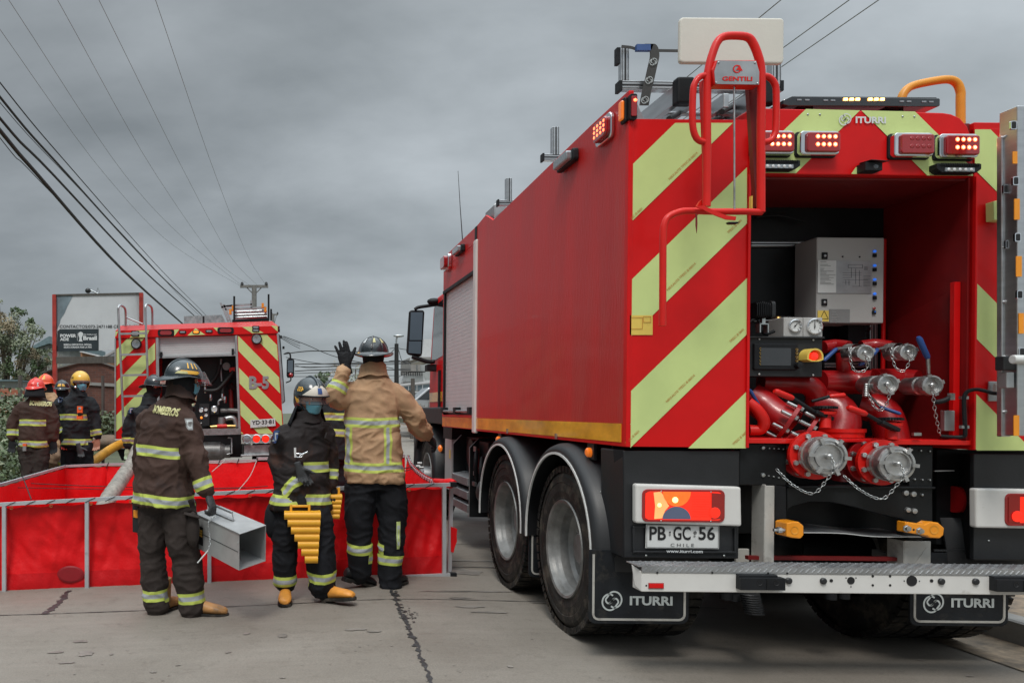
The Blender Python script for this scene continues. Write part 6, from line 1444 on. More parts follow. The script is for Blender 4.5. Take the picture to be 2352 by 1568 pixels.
for i in range(30):
    u = -.24+i*.044
    if u > .97: break
    p = fr(u, True); b2.tube([p+V((-.04, -.019, -.022)), p+V((.0, -.021, .0)), p+V((.04, -.019, .017)), p+V((.05, .02, .012))], .0032, 'rope', 6)
    if i % 2 == 0: q = p+V((0, .012, -.038)); b.tube([q+V((.013*cos(a), 0, .010*sin(a))) for a in [k*pi/4 for k in range(8)]], .003, 'brass', 5, closed=True)
for i, p in enumerate(smooth_path(rp_[:-1], 5)):
    b2.tube([p+V((-.02, -.01, -.05)), p+V((-.01, -.012, -.012)), p+V((.02, -.01, -.012))], .005, 'rope', 6)
for i in range(16):
    p = BLb.lerp(BR_, i/16); b2.tube([p+V((0, -.02, -.05)), p+V((.03, -.02, .03))], .006, 'rope', 6)
b.build('grommet', pool); b2.build('lacing', pool)
b = MB()
b.tube(smooth_path([P('A', x, y, Z) for x, y, Z in ((0, 925, 9.0), (250, 938, 9.0), (500, 947, 9.0), (950, 958, 9.0), (1200, 945, 9.0))], 3), .005, 'rope', 6)
b.tube(smooth_path([P('A', x, y, Z) for x, y, Z in ((0, 950, 8.6), (300, 955, 8.7), (560, 960, 9.0), (1100, 950, 9.1))], 3), .004, 'rope', 6)
b.tube([P('A', 100, 900, 8.7), P('A', 120, 950, 8), P('A', 140, 1004, 7.4)], .006, 'rope', 6)
b.tube(smooth_path([P('A', 1150, 830, 10.2), P('A', 1120, 900, 9.6), P('A', 1060, 972, 8.6)], 4), .005, 'rope_pale', 6); b.tube([P('A', 1010, 828, 10.2), P('A', 950, 880, 9.6)], .005, 'rope_pale', 6)
b.tube(smooth_path([P('Q', 560, 485, 9.3), P('Q', 500, 495, 9.2), P('Q', 460, 505, 9)], 3), .006, 'rope', 6); b.tube(smooth_path([P('Q', 570, 492, 9.3), P('Q', 520, 515, 9.2), P('Q', 460, 520, 9)], 3), .005, 'rope', 6)
b.build('tie_rope', pool)
b = MB(); hp_ = smooth_path([P('A', x, y, Z) for x, y, Z in ((620, 780, 9.2), (590, 850, 8.9), (560, 890, 8.6), (520, 950, 8.2), (480, 1010, 7.9), (440, 1100, 7.6), (430, 1200, 7.5))], 6)
b.tube(hp_, [.082+.003*(i % 2) for i in range(len(hp_))], 'hose_grey', 16); tag(b.build('suction_hose', org=P('A', 520, 950, 8.2)), 'thick grey ribbed suction hose dipping into the red water tank', 'hose')
b = MB(); b.tube(smooth_path([P('J', x, y, Z) for x, y, Z in ((950, 1320, 11.9), (890, 1350, 11.6), (800, 1410, 11.2), (720, 1470, 10.9), (640, 1520, 10.7))], 5), .065, 'hose_yellow', 14); tag(b.build('discharge_hose', org=P('J', 800, 1410, 11.2)), 'thick orange hose running down from the rear of the B-5 fire engine', 'hose')
# small delineator post behind the tan coat
dp = thing('delineator_post', 'orange and white delineator post standing on the road behind the tan-coated firefighter', 'traffic post', P('B', 578, 690, 12.0))
b = MB(); zt_ = P('B', 575, 575, 12).z; c = P('B', 577, 690, 12.0); b.tube([V((c.x, c.y, gz(c.x, c.y))), V((c.x, c.y, zt_-.15))], .045, 'cone_orange', 14); b.lathe([(.12, 0), (.12, .03), (.05, .05)], V((c.x, c.y, gz(c.x, c.y))), (0, 0, 1), 'black_plastic', 16); b.build('post', dp)
b = MB(); b.tube([V((c.x, c.y, zt_-.149)), V((c.x, c.y, zt_))], .047, 'print_white', 14); b.build('collar', dp)

# ================================================================ BACKGROUND LEFT
rs = random.Random(21)
def leaves(mb, c, rad, n, size, m, seed=0, clump=0.):
    r = random.Random(seed)
    for i in range(n):
        while True:
            v = V((r.uniform(-1, 1), r.uniform(-1, 1), r.uniform(-1, 1)))
            if v.length < 1: break
        p = V(c)+V((v.x*rad[0], v.y*rad[1], v.z*rad[2])); a = V((r.uniform(-1, 1), r.uniform(-1, 1), r.uniform(-1, 1))).normalized(); q = a.orthogonal().normalized(); s = size*r.uniform(.5, 1.3)
        mb.add([p-a*s, p+q*s*.45, p+a*s, p-q*s*.45], [(0, 1, 2, 3)], m)
def tree(name, label, base, h, blobs, n, size, mats, trunks, group=None, seed=1):
    t = thing(name, label, 'tree', base, group); r = random.Random(seed)
    m = MB()
    for pts, r0 in trunks: m.tube(smooth_path([V(base)+V(p) for p in pts], 4), [r0*(1-.8*i/(len(pts)*4-4)) for i in range((len(pts)-1)*4+1)], 'bark', 8)
    for (x, y, z, rx, ry, rz) in blobs:
        for k in range(4):
            q = V(base)+V((x+r.uniform(-.7, .7)*rx, y+r.uniform(-.6, .6)*ry, z+r.uniform(-.6, .8)*rz)); s_ = V(base)+V((x*.3, y*.3, h*.35)); m.tube([s_, s_.lerp(q, .5)+V((0, 0, .15)), q], [.05, .03, .01], 'bark', 5)
    m.build('trunk', t); m = MB()
    tot = sum(b_[3]*b_[5] for b_ in blobs)
    for i, (x, y, z, rx, ry, rz) in enumerate(blobs):
        k = int(n*rx*rz/tot); sub = 14
        for j in range(sub):
            a = r.uniform(0, 6.28); d = sqrt(r.random()); c = V(base)+V((x+cos(a)*d*rx, y+r.uniform(-1, 1)*ry, z+sin(a)*d*rz)); f = r.uniform(.18, .42)
            leaves(m, c, (rx*f, ry*f, rz*f), k//sub, size, mats[r.randrange(len(mats))], seed*100+i*20+j)
    m.build('crown', t); return t
TZ = 30.0; tb = P('D', 20, 870, TZ); tb.z = -.2
hgt = P('D', 40, 690, TZ).z+.2
tree('pepper_tree', 'grey-green loose-crowned tree at the left edge behind the brick wall', tb, hgt,
     [(-.6, 0, hgt*.72, 1.1, .9, 1.0), (.35, 0, hgt*.74, .9, .8, .85), (-.2, 0, hgt*.9, .8, .7, .5), (.9, 0, hgt*.55, .55, .5, .8), (-.9, 0, hgt*.45, .7, .7, .9), (.1, 0, hgt*.45, .5, .5, .8), (1.35, 0, hgt*.62, .35, .4, .35), (.8, 0, hgt*.82, .5, .5, .35)], 14000, .060, ['leaf_grey', 'leaf_grey', 'leaf', 'leaf_brown'],
     [(((0, 0, 0), (.05, 0, hgt*.3), (-.2, 0, hgt*.6), (-.3, 0, hgt*.9)), .14), (((.2, 0, 0), (.35, 0, hgt*.35), (.4, 0, hgt*.7)), .09), (((-.4, 0, 0), (-.6, 0, hgt*.35), (-.9, 0, hgt*.7)), .09)], seed=4)
tb = P('D', 105, 830, 33); tb.z = -.2
tree('bare_tree', 'thin nearly bare tree in front of the corrugated warehouse', tb, 4.2, [(.1, 0, 3.4, .6, .4, .7), (.5, 0, 3.0, .4, .3, .5)], 260, .05, ['leaf_brown', 'leaf_grey'], [(((0, 0, 0), (.1, 0, 1.8), (.3, 0, 3.6)), .06), (((0, 0, 0), (.2, 0, 1.6), (.8, 0, 3.3)), .05), (((0, 0, 0), (-.05, 0, 1.6), (-.3, 0, 3.4)), .05)], seed=8)
# billboard
BB = 26.0
bbo = P('J', 430, 870, BB); bbo.z = -.2
bb = thing('billboard', 'tall peeling white billboard between two red posts behind the firefighters', 'billboard', bbo)
def Jp(x, y, Z=BB): return P('J', x, y, Z)
b = MB()
for x, xb_ in ((428, 434), (1108, 1112)): b.bar(Jp(x, 155 if x < 500 else 142), V((Jp(xb_, 0).x, BB, -.25)), .155, .12, 'post_red')
b.build('post', bb)
b = MB(); b.prism([Jp(440, 156, BB+.02), Jp(446, 592, BB+.02), Jp(772, 590, BB+.02), Jp(1098, 585, BB+.02), Jp(1096, 145, BB+.02)], (0, .04, 0), 'board_white'); bd = b.build('board', bb)
b = MB(); b.prism([Jp(*q, BB+.012) for q in ((441, 158), (570, 162), (552, 200), (528, 245), (505, 300), (475, 345), (468, 380), (443, 430))], (0, .004, 0), 'board_dark'); b.prism([Jp(*q, BB+.012) for q in ((446, 430), (467, 428), (455, 540), (446, 560))], (0, .004, 0), 'roof_white'); b.build('torn_sheet', bd)
b = MB(); b.prism([Jp(*q, BB+.010) for q in ((450, 440), (470, 424), (773, 422), (773, 594), (446, 598))], (0, .004, 0), 'board_black'); sn = b.build('drink_panel', bd)
def wj(x0_, x1_): return (x1_-x0_)/3.413*BB/F
b = MB(); ty = BB+.008
text(b, 'POWER', Jp(535, 475, ty), X1, X2, wj(472, 598), wj(0, 26), 'print_white', .003, .05); text(b, 'ADE', Jp(505, 503, ty), X1, X2, wj(470, 540), wj(0, 24), 'print_white', .003, .05)
text(b, 'FIFA WORLD CUP', Jp(706, 466, ty), X1, X2, wj(655, 758), wj(0, 11), 'print_white', .003, .02); text(b, 'Brasil', Jp(706, 493, ty), X1, X2, wj(652, 760), wj(0, 34), 'print_white', .003, .05)
text(b, 'BEBIDA DEPORTIVA OFICIAL', Jp(610, 545, ty), X1, X2, wj(500, 720), wj(0, 15), 'print_white', .003, .03); text(b, 'SELECCIONADA POR LA FIFA', Jp(610, 565, ty), X1, X2, wj(500, 720), wj(0, 15), 'print_white', .003, .03)
b.box((Jp(605, 0).x, ty-.003, Jp(0, 515).z), (Jp(607, 0).x, ty, Jp(0, 455).z), 'print_white')
b.poly([Jp(x, y, ty-.003) for x, y in ((632, 444), (648, 450), (652, 466), (645, 480), (640, 495), (644, 512), (648, 520), (616, 520), (620, 510), (624, 496), (618, 482), (612, 466), (617, 450))], 'print_white')
text(b, 'CONTACTOS:073-2471188 CEL:86151835', Jp(782, 403, ty), X1, V((.03, 0, 1)), wj(468, 1096), wj(0, 24), 'ink_black', .003, .01); b.build('lettering', sn)
b = MB(); b.bar(Jp(418, 157), Jp(1120, 143), .04, .05, 'wood'); b.bar(Jp(415, 668, BB-.05), Jp(910, 662, BB-.05), .05, .22, 'wood'); b.build('beam', bb)
b = MB(); b.tube([Jp(770, 148), Jp(735, 130), Jp(695, 112)], .022, 'galv', 8); b.tube([Jp(768, 100), Jp(752, 145)], .01, 'galv', 6); b.tube([Jp(768, 100), Jp(788, 145)], .01, 'galv', 6); b.ball(Jp(690, 122), (.10, .08, .09), 'grey_plastic', 10); b.build('flood_lamp', bb)
# warehouse, brick buildings, wall
def building(name, label, cat, Z, parts, fn=Jp, depth=6., group=None):
    org = fn(*parts[0][1][0], Z); org.z = -.2; t = thing(name, label, cat, org, group)
    for nm, pts, m_, dz in parts:
        m = MB(); m.prism([fn(x, y, Z+dz) for x, y in pts][::-1], (0, depth if nm in ('wall', 'roof') else .06, 0), m_); m.build(nm, t)
    return t
wh = building('warehouse', 'pale corrugated metal warehouse with blue-grey roof edge behind the billboard', 'warehouse', 48, [('wall', [(190, 1000), (150, 640), (175, 600), (385, 492), (640, 560), (640, 1000)], 'corrugated', 0), ('roof', [(120, 640), (385, 478), (660, 545), (660, 600), (385, 535), (190, 600)], 'roof_blue', -.4)])
m = MB()
for i in range(46): x = 192+i*9.6; m.box((Jp(x, 0, 48).x, 47.93, Jp(0, 1000, 48).z), (Jp(x+4.5, 0, 48).x, 48.0, Jp(0, 600-(x-192)*.27 if x < 385 else 545, 48).z), 'corrugated')
m.build('wall_rib', wh)
building('orange_house', 'small orange house with pale eaves under the billboard', 'house', 40, [('wall', [(632, 900), (632, 605), (775, 640), (775, 900)], 'house_orange', 0), ('roof', [(625, 592), (780, 628), (778, 640), (625, 602)], 'roof_white', -.3), ('window', [(655, 640), (655, 672), (685, 672), (685, 640)], 'board_dark', -.1)])
building('white_house', 'white gabled house partly hidden between billboard and fire engine', 'house', 44, [('wall', [(770, 900), (775, 650), (900, 590), (960, 620), (960, 900)], 'roof_white', 0), ('roof', [(765, 660), (900, 585), (965, 600), (965, 615), (900, 602), (770, 672)], 'house_grey', -.3)])
br = building('brick_building', 'dark red brick gable building behind the wooden fence posts', 'building', 31, [('wall', [(150, 1160), (180, 830), (400, 740), (625, 680), (780, 678), (895, 720), (1000, 735), (1000, 1160)], 'brick_dark', 0), ('coping', [(175, 825), (400, 735), (625, 674), (780, 672), (900, 712), (900, 722), (780, 684), (625, 686), (400, 745), (178, 835)], 'concrete_pole', -.1), ('ledge', [(690, 838), (900, 850), (900, 874), (690, 862)], 'house_grey', -.07)])
building('brick_wall', 'low orange brick garden wall at the far left edge', 'wall', 24, [('wall', [(-200, 1150), (-200, 888), (170, 888), (170, 1150)], 'brick_orange', 0), ('coping', [(-200, 958), (-200, 1005), (170, 985), (170, 940)], 'concrete_pole', -.12)], depth=.3)
building('lean_to_roof', 'corrugated tin lean-to roof above the low brick wall', 'shed', 26, [('wall', [(-200, 1000), (-200, 824), (140, 824), (140, 1000)], 'corrugated', 0), ('roof', [(-200, 815), (-200, 830), (145, 830), (145, 820)], 'roof_blue', -.3)], depth=2.)
m = MB(); m.box((Jp(100, 0, 34).x, 34, Jp(0, 830, 34).z), (Jp(112, 0, 34).x, 34.15, Jp(0, 780, 34).z), 'orange_paint')
tag(m.build('pole', org=Jp(106, 830, 34)), 'short orange pole sticking up behind the tin roof', 'pole')
for i, (x, y0, y1, w, Z) in enumerate(((158, 785, 1230, 36, 22), (354, 650, 960, 26, 33), (806, 788, 1330, 26, 17))):
    q = Jp(x, y1, Z); g = -.2; m = MB(); r_ = w/3.413*Z/F/2
    m.tube([V((q.x, Z, g)), V((q.x+.01, Z, (g+Jp(0, y0, Z).z)/2)), V((q.x, Z, Jp(0, y0, Z).z))], [r_*1.05, r_, r_*.95], 'wood', 10)
    tag(m.build('fence_post', org=V((q.x, Z, g))), ['thick dark wooden fence post behind the red-helmeted firefighter', 'wooden post standing before the corrugated warehouse', 'tall slim wooden fence post between the yellow-helmeted firefighter and the fire engine'][i], 'post')
# hedges / undergrowth (uncountable)
b = MB()
for c, rad, n_, s_ in ((P('D', 15, 1010, 13), (1.3, 1.2, .75), 3400, .05), (P('D', -40, 1075, 10.5), (.75, 1.3, .45), 2000, .045), (P('D', 60, 1060, 13.5), (1.2, 1.4, .35), 1500, .045), (P('D', -80, 1000, 16), (2.6, 2.5, 1.1), 2500, .06)): leaves(b, c, rad, n_, s_, 'leaf', int(c.x*10)); leaves(b, c, rad, n_//5, s_, 'leaf_grey', 5+int(c.x*10))
tag(b.build('undergrowth'), 'dense low green bushes at the left roadside', 'bushes', kind='stuff')
b = MB()
for x in range(24):
    c = V((-4.2-rs.uniform(0, 2.6), rs.uniform(12.5, 20), -.12)); leaves(b, c, (.5, .6, .14), 130, .05, 'leaf', x)
for x in range(12):
    c = P('D', 225+x*4, rs.uniform(965, 1000), 17+rs.uniform(-1, 1)); leaves(b, c, (.35, .5, .25), 150, .05, 'leaf', 100+x)
for x in range(22):
    c = V((8+xoff(20+x*3)+rs.uniform(-2, 1.0), 22+x*2.4, .25)); c.z = .2+rise(c.y); leaves(b, c, (.5, .8, .12), 60, .07, 'leaf', 200+x)
tag(b.build('verge_grass'), 'short green grass and weeds along the road edges', 'grass', kind='stuff')
b = MB(); c = P('J', 850, 1310, 16); b.ball(c, (.45, .5, .16), 'soil', 14); tag(b.build('dirt_heap', org=c), 'small brown heap of soil beside the slim fence post', 'dirt heap')

# ================================================================ BACKGROUND RIGHT
def Lp(x, y, Z): return P('L', x, y, Z)
def pole(label, v, x, ytop, Z, r, arms=(), lamp=None, m_='concrete_pole', name='utility_pole', cat='utility pole'):
    top = P(v, x, ytop, Z); base = V((top.x, Z, -.1+ (rise(Z) if top.x > 4 else 0))); t = thing(name, label, cat, base)
    b = MB(); b.tube([base, top], [r, r*.7], m_, 10); b.build('shaft', t)
    if arms:
        b = MB()
        for (x0_, x1_, y_) in arms: b.bar(P(v, x0_, y_, Z), P(v, x1_, y_, Z), .12, .14, m_)
        for (x0_, x1_, y_) in arms[:1]:
            for sx in (x0_+(x1_-x0_)*.07, x0_+(x1_-x0_)*.93): b.lathe([(0, .25), (.06, .22), (.09, .1), (.06, 0)], P(v, sx, y_, Z), (0, 0, 1), 'grey_plastic', 8)
            xm = (x0_+x1_)/2; b.tube([P(v, x0_+(x1_-x0_)*.2, y_, Z), P(v, xm, y_+65 if v == 'K' else y_+40, Z)], .03, m_, 6); b.tube([P(v, x0_+(x1_-x0_)*.8, y_, Z), P(v, xm, y_+65 if v == 'K' else y_+40, Z)], .03, m_, 6)
        b.build('crossarm', t)
    if lamp:
        b = MB(); b.tube(smooth_path([P(v, *q, Z) for q in lamp], 4), .04, 'galv', 8); q = P(v, *lamp[-1], Z); b.ball(q, (.25, .15, .07), 'galv', 10); b.build('lamp_arm', t)
    return t
pole('concrete utility pole with a wide crossarm rising behind the B-5 fire engine', 'K', 1103, 118, 42, .19, [(995, 1210, 125)])
pole('second farther utility pole just right of the roof ladder rack', 'K', 1247, 335, 75, .2, [(1232, 1285, 340)])
pole('dark street lamp pole behind the right shoulder of the tan-coated firefighter', 'L', 1838, 390, 36, .13, (), [(1838, 400), (1838, 340), (1850, 300), (1866, 292)], 'cable_black', 'street_lamp', 'street lamp')
for i, (x, yt, Z) in enumerate(((465, 800, 60), (2046, 825, 34), (1118, 1035, 40))):
    pass
pole('short dark wooden pole beside the low grey house', 'L', 2042, 825, 33, .12, (), None, 'wood', 'utility_pole', 'pole')
def bld(name, label, cat, Z, parts, depth=5): return building(name, label, cat, Z, parts, Lp, depth)
bld('concrete_tower', 'grey concrete block and white wall seen under the truck mirror', 'building', 62, [('wall', [(2010, 900), (2020, 560), (2085, 560), (2085, 900)], 'house_grey', -.4), ('wall', [(2085, 900), (2085, 590), (2350, 590), (2350, 900)], 'corrugated', 0), ('column', [(2105, 760), (2105, 600), (2135, 600), (2135, 760)], 'house_grey', -.3)])
bld('white_shed', 'white corrugated shed seen through the gap beside the truck mirror', 'shed', 55, [('wall', [(2150, 600), (2185, 332), (2352, 332), (2352, 600)], 'roof_white', 0), ('roof', [(2125, 560), (2150, 556), (2352, 556), (2352, 600), (2160, 585)], 'house_grey', -.3)])
hs = bld('tin_roof_house', 'low house with white corrugated tin roof and rooftop railing behind the fence', 'house', 48, [('wall', [(1890, 1100), (1900, 880), (2330, 860), (2330, 1100)], 'house_grey', 0), ('roof', [(1900, 884), (1925, 775), (2170, 772), (2195, 848), (2330, 835), (2330, 870)], 'roof_white', -.5), ('terrace', [(1868, 800), (2000, 745), (2200, 740), (2200, 748), (2000, 752), (1870, 806)], 'cable_black', -.6)])
m = MB()
for i in range(10): m.bar(Lp(1905+i*28, 742, 47.3), Lp(1905+i*28, 790, 47.3), .05, .05, 'cable_black')
for i in range(24): m.bar(Lp(1930+i*10, 780, 47.4), Lp(1912+i*11.3, 868, 47.4), .05, .04, 'corrugated')
m.bar(Lp(1900, 740, 47.3), Lp(2200, 740, 47.3), .05, .05, 'cable_black'); m.build('railing', hs)
gh = bld('glazed_shop', 'low building with dark windows under a pale sloping fascia beyond the fence', 'building', 42, [('wall', [(1860, 1200), (1860, 890), (2330, 850), (2330, 1200)], 'house_grey', 0), ('fascia', [(1880, 895), (2330, 848), (2330, 872), (1885, 915)], 'roof_white', -.3), ('window', [(1930, 925), (2290, 892), (2290, 968), (1960, 975)], 'board_dark', -.15)])
m = MB()
for x in (1985, 2090, 2160, 2255): m.box((Lp(x, 0, 41.8).x, 41.75, Lp(0, 975, 41.8).z), (Lp(x+6, 0, 41.8).x, 41.8, Lp(0, 900, 41.8).z), 'roof_white')
m.build('mullion', gh)
b = MB(); fz = 38
for i in range(18): b.bar(Lp(2055+i*17, 1005, fz), Lp(2055+i*17, 1250, fz), .05, .05, 'fence_green')
b.bar(Lp(2045, 1030, fz), Lp(2360, 1030, fz), .05, .06, 'fence_green'); b.bar(Lp(2045, 1200, fz), Lp(2360, 1200, fz), .05, .06, 'fence_green')
tag(b.build('bar_fence', org=Lp(2100, 1250, fz)), 'dark green vertical bar fence in front of the low houses', 'fence')
b = MB(); b.box((Lp(2060, 0, 39).x, 38.9, .2), (Lp(2330, 0, 39).x, 39, Lp(0, 985, 39).z), 'roof_white'); tag(b.build('pale_wall', org=Lp(2200, 1250, 39)), 'pale white wall directly behind the green bar fence', 'wall')
bt = Lp(2215, 1150, 36); bt.z = .4; tree('shrub', 'small bare brown shrub beside the parked silver car', bt, 1.6, [(0, 0, 1.1, .5, .4, .5)], 500, .05, ['leaf_brown'], [(((0, 0, 0), (.05, 0, .8), (.1, 0, 1.4)), .04)], seed=12)
for i, (x, y, Z, rr_, seed) in enumerate(((895, 800, 70, 1.5, 31), (1320, 680, 55, 1.9, 33))):
    bt = Lp(x, 1000, Z); bt.z = 0; top = Lp(x, y-60, Z).z
    tree('cypress_tree' if i == 0 else 'bare_tree', ['narrow green cypress beyond the helmet marked 435', 'bare grey-brown tree behind the raised glove and tan shoulder'][i], bt, top, [(0, 0, top*.6, rr_*(.6 if i == 0 else 1), rr_, top*.38), (0, 0, top*.85, rr_*.5, rr_*.6, top*.14)], 1800 if i == 0 else 1000, .14 if i == 0 else .09, ['leaf'] if i == 0 else ['leaf_brown', 'leaf_grey'], [(((0, 0, 0), (.1, 0, top*.5), (0, 0, top*.9)), .12)], seed=seed)
# parked car (rear three-quarter, mostly hidden)
cz0 = P('B', 1050, 505, 36).z; cc = P('B', 1075, 505, 36); car = thing('parked_car', 'silver hatchback parked behind the bar fence, left of the big truck', 'car', cc)
def cbox(pts, dy0, dy1, m_, nm, par=car, bev=.05):
    m = MB(); m.prism([V((cc.x+x, cc.y+dy0, cc.z+z)) for x, z in pts], (0, dy1-dy0, 0), m_); return m.build(nm, par, bev)
m = MB(); prof_c = [(-.95, .25), (.0, .22), (3.0, .22), (3.2, .5), (3.15, .85), (2.2, 1.0), (1.5, 1.50), (-.1, 1.56), (-.75, 1.0), (-.98, .8)]
cbox(prof_c, 0, 1.65, 'car_silver', 'body'); cbox([(-.62, 1.0), (-.08, 1.46), (.55, 1.46), (.55, 1.0)], -.01, 0, 'dark_glass', 'window', bev=0); cbox([(.65, 1.0), (.65, 1.46), (1.4, 1.42), (2.0, 1.0)], -.01, 0, 'dark_glass', 'window', bev=0)
for x in (-.35, 2.4):
    m = MB(); m.lathe([(.2, 0), (.3, 0), (.32, .05), (.32, .2)], V((cc.x+x, cc.y-.03, cc.z+.32)), (0, 1, 0), 'rubber', 24); m.lathe([(0, -.005), (.2, -.01)], V((cc.x+x, cc.y-.03, cc.z+.32)), (0, 1, 0), 'alu_dull', 16); m.build('wheel', car)
m = MB(); m.box((cc.x-.99, cc.y+.05, cc.z+.8), (cc.x-.9, cc.y+.25, cc.z+1.05), 'red_lens'); m.build('tail_lamp', car)

# ================================================================ OVERHEAD CABLES
cab_n = [0]
def cable(pts, r, m_='cable_black', label='', grp=None):
    b = MB(); b.tube(smooth_path(pts, 6), r, m_, 6); o = b.build('overhead_cable', org=pts[len(pts)//2]); tag(o, label, 'cable', grp)
def xc(X, l):
    return [V((X, X*F/(x-CX), H-(y-CY)*(X*F/(x-CX))/F)) for x, y in l]
G1 = 'thick black cable bundle running down left to the far pole'
for i, (pts, r, lab) in enumerate(((((-700, -560), (0, 300), (87, 402), (282, 620), (419, 743), (455, 775)), .045, 'thickest and lowest black cable of the bundle crossing the sky at the left'),
        (((-700, -600), (0, 317), (60, 383), (180, 508), (282, 622), (420, 745)), .010, 'thin black cable hugging the lowest side of the thickest cable at the left'),
        (((-700, -620), (0, 272), (123, 402), (331, 622), (445, 724), (480, 760)), .032, 'medium black cable next above the thickest one at the left'),
        (((-700, -650), (0, 236), (154, 404), (302, 560), (427, 695), (470, 735)), .009, 'thin black cable between the two medium ones at the left'),
        (((-700, -700), (0, 223), (156, 402), (356, 620), (464, 724), (500, 765)), .030, 'medium black cable second from the top of the thick bundle at the left'),
        (((-700, -740), (0, 190), (177, 402), (370, 620), (473, 724), (510, 770)), .016, 'topmost black cable of the thick bundle at the left'))):
    cable(xc(-4.6-.1*i, pts), r*.85, 'cable_black', lab)
for i, (pts, lab) in enumerate(((((-45, 0), (0, 68), (242, 402), (400, 565), (553, 657)), 'first thin grey wire from the left crossing the sky'), (((20, 0), (287, 402), (425, 550), (556, 656)), 'second thin grey wire from the left crossing the sky'), (((132, 0), (359, 402), (500, 600), (575, 656)), 'third thin grey wire from the left crossing the sky'), (((227, 0), (427, 402), (530, 590), (592, 656)), 'fourth thin grey wire from the left crossing the sky'), (((357, 0), (495, 402), (570, 590), (612, 656)), 'rightmost thin grey wire crossing the left half of the sky'))):
    L_ = [(2*pts[0][0]-pts[1][0] if i else -400, -402 if i else -500)]+list(pts)
    P_ = []
    for k, (x, y) in enumerate(L_):
        if k < len(L_)-1: Z = 6.6*F/(CY-y); Z = min(Z, 40)
        else: Z = 42
        P_.append(P('D', x, y, Z))
    cable(P_, .0050, 'cable_grey', lab)
for i, (x, y, lab) in enumerate(((1571, 183, 'thin grey wire passing just left of the white head board'), (1803, 107, 'middle thin grey wire at the upper right sky'), (1792, 156, 'lowest thin grey wire at the upper right sky'))):
    z = 7.4; Z0 = (z-H)*F/(CY-y); X = (x-CX)*Z0/F; cable([V((X, 3, z+.1)), V((X, Z0, z)), V((X, 20, z+.0))], .008, 'cable_grey', lab)
pr_ = thing('utility_pole', 'concrete utility pole hidden behind the big truck, carrying the upper right wires', 'utility pole', V((8.2, 20.1, .1)))
b = MB(); b.tube([V((8.2, 20.1, .05)), V((8.2, 20.1, 7.45))], [.17, .12], 'concrete_pole', 12); b.build('shaft', pr_)
b = MB(); b.bar(V((7.2, 20.05, 7.36)), V((9.1, 20.05, 7.36)), .1, .1, 'concrete_pole'); b.build('crossarm', pr_)
rs = random.Random(9); lines = [((420, 520), (780, 480), (1360, 490), (1600, 440)), ((420, 295), (700, 400), (1100, 560), (1800, 700)), ((450, 560), (900, 640), (1400, 640), (2000, 600)), ((560, 645), (900, 642), (1300, 630), (2000, 610)), ((560, 660), (760, 690), (1300, 650), (2010, 630)), ((500, 675), (900, 680), (1300, 665), (2020, 640)), ((560, 735), (800, 720), (1300, 712), (2020, 720)), ((480, 765), (800, 755), (1300, 738), (2020, 700)), ((1750, 450), (1830, 442), (1900, 455), (2000, 470)), ((1740, 610), (1850, 600), (1950, 625), (2020, 632)), ((480, 800), (800, 800), (1300, 790), (2000, 790)), ((1770, 500), (1850, 445), (1900, 590), (1960, 640))]
for i, l in enumerate(lines):
    cable([Lp(x, y, 46+i*.6) for x, y in l], .022 if i % 3 else .032, 'cable_black', 'thin dark cable among the tangle crossing low behind the tan-coated firefighter', 'tangle of cables crossing low over the far road')
for i in range(3): cable([P('K', 1300, 500+i*8, 30), P('K', 1390, 540+i*14, 34), P('K', 1453, 560+i*20, 36)], .012, 'cable_black', 'thin dark cable among the tangle crossing low behind the tan-coated firefighter', 'tangle of cables crossing low over the far road')
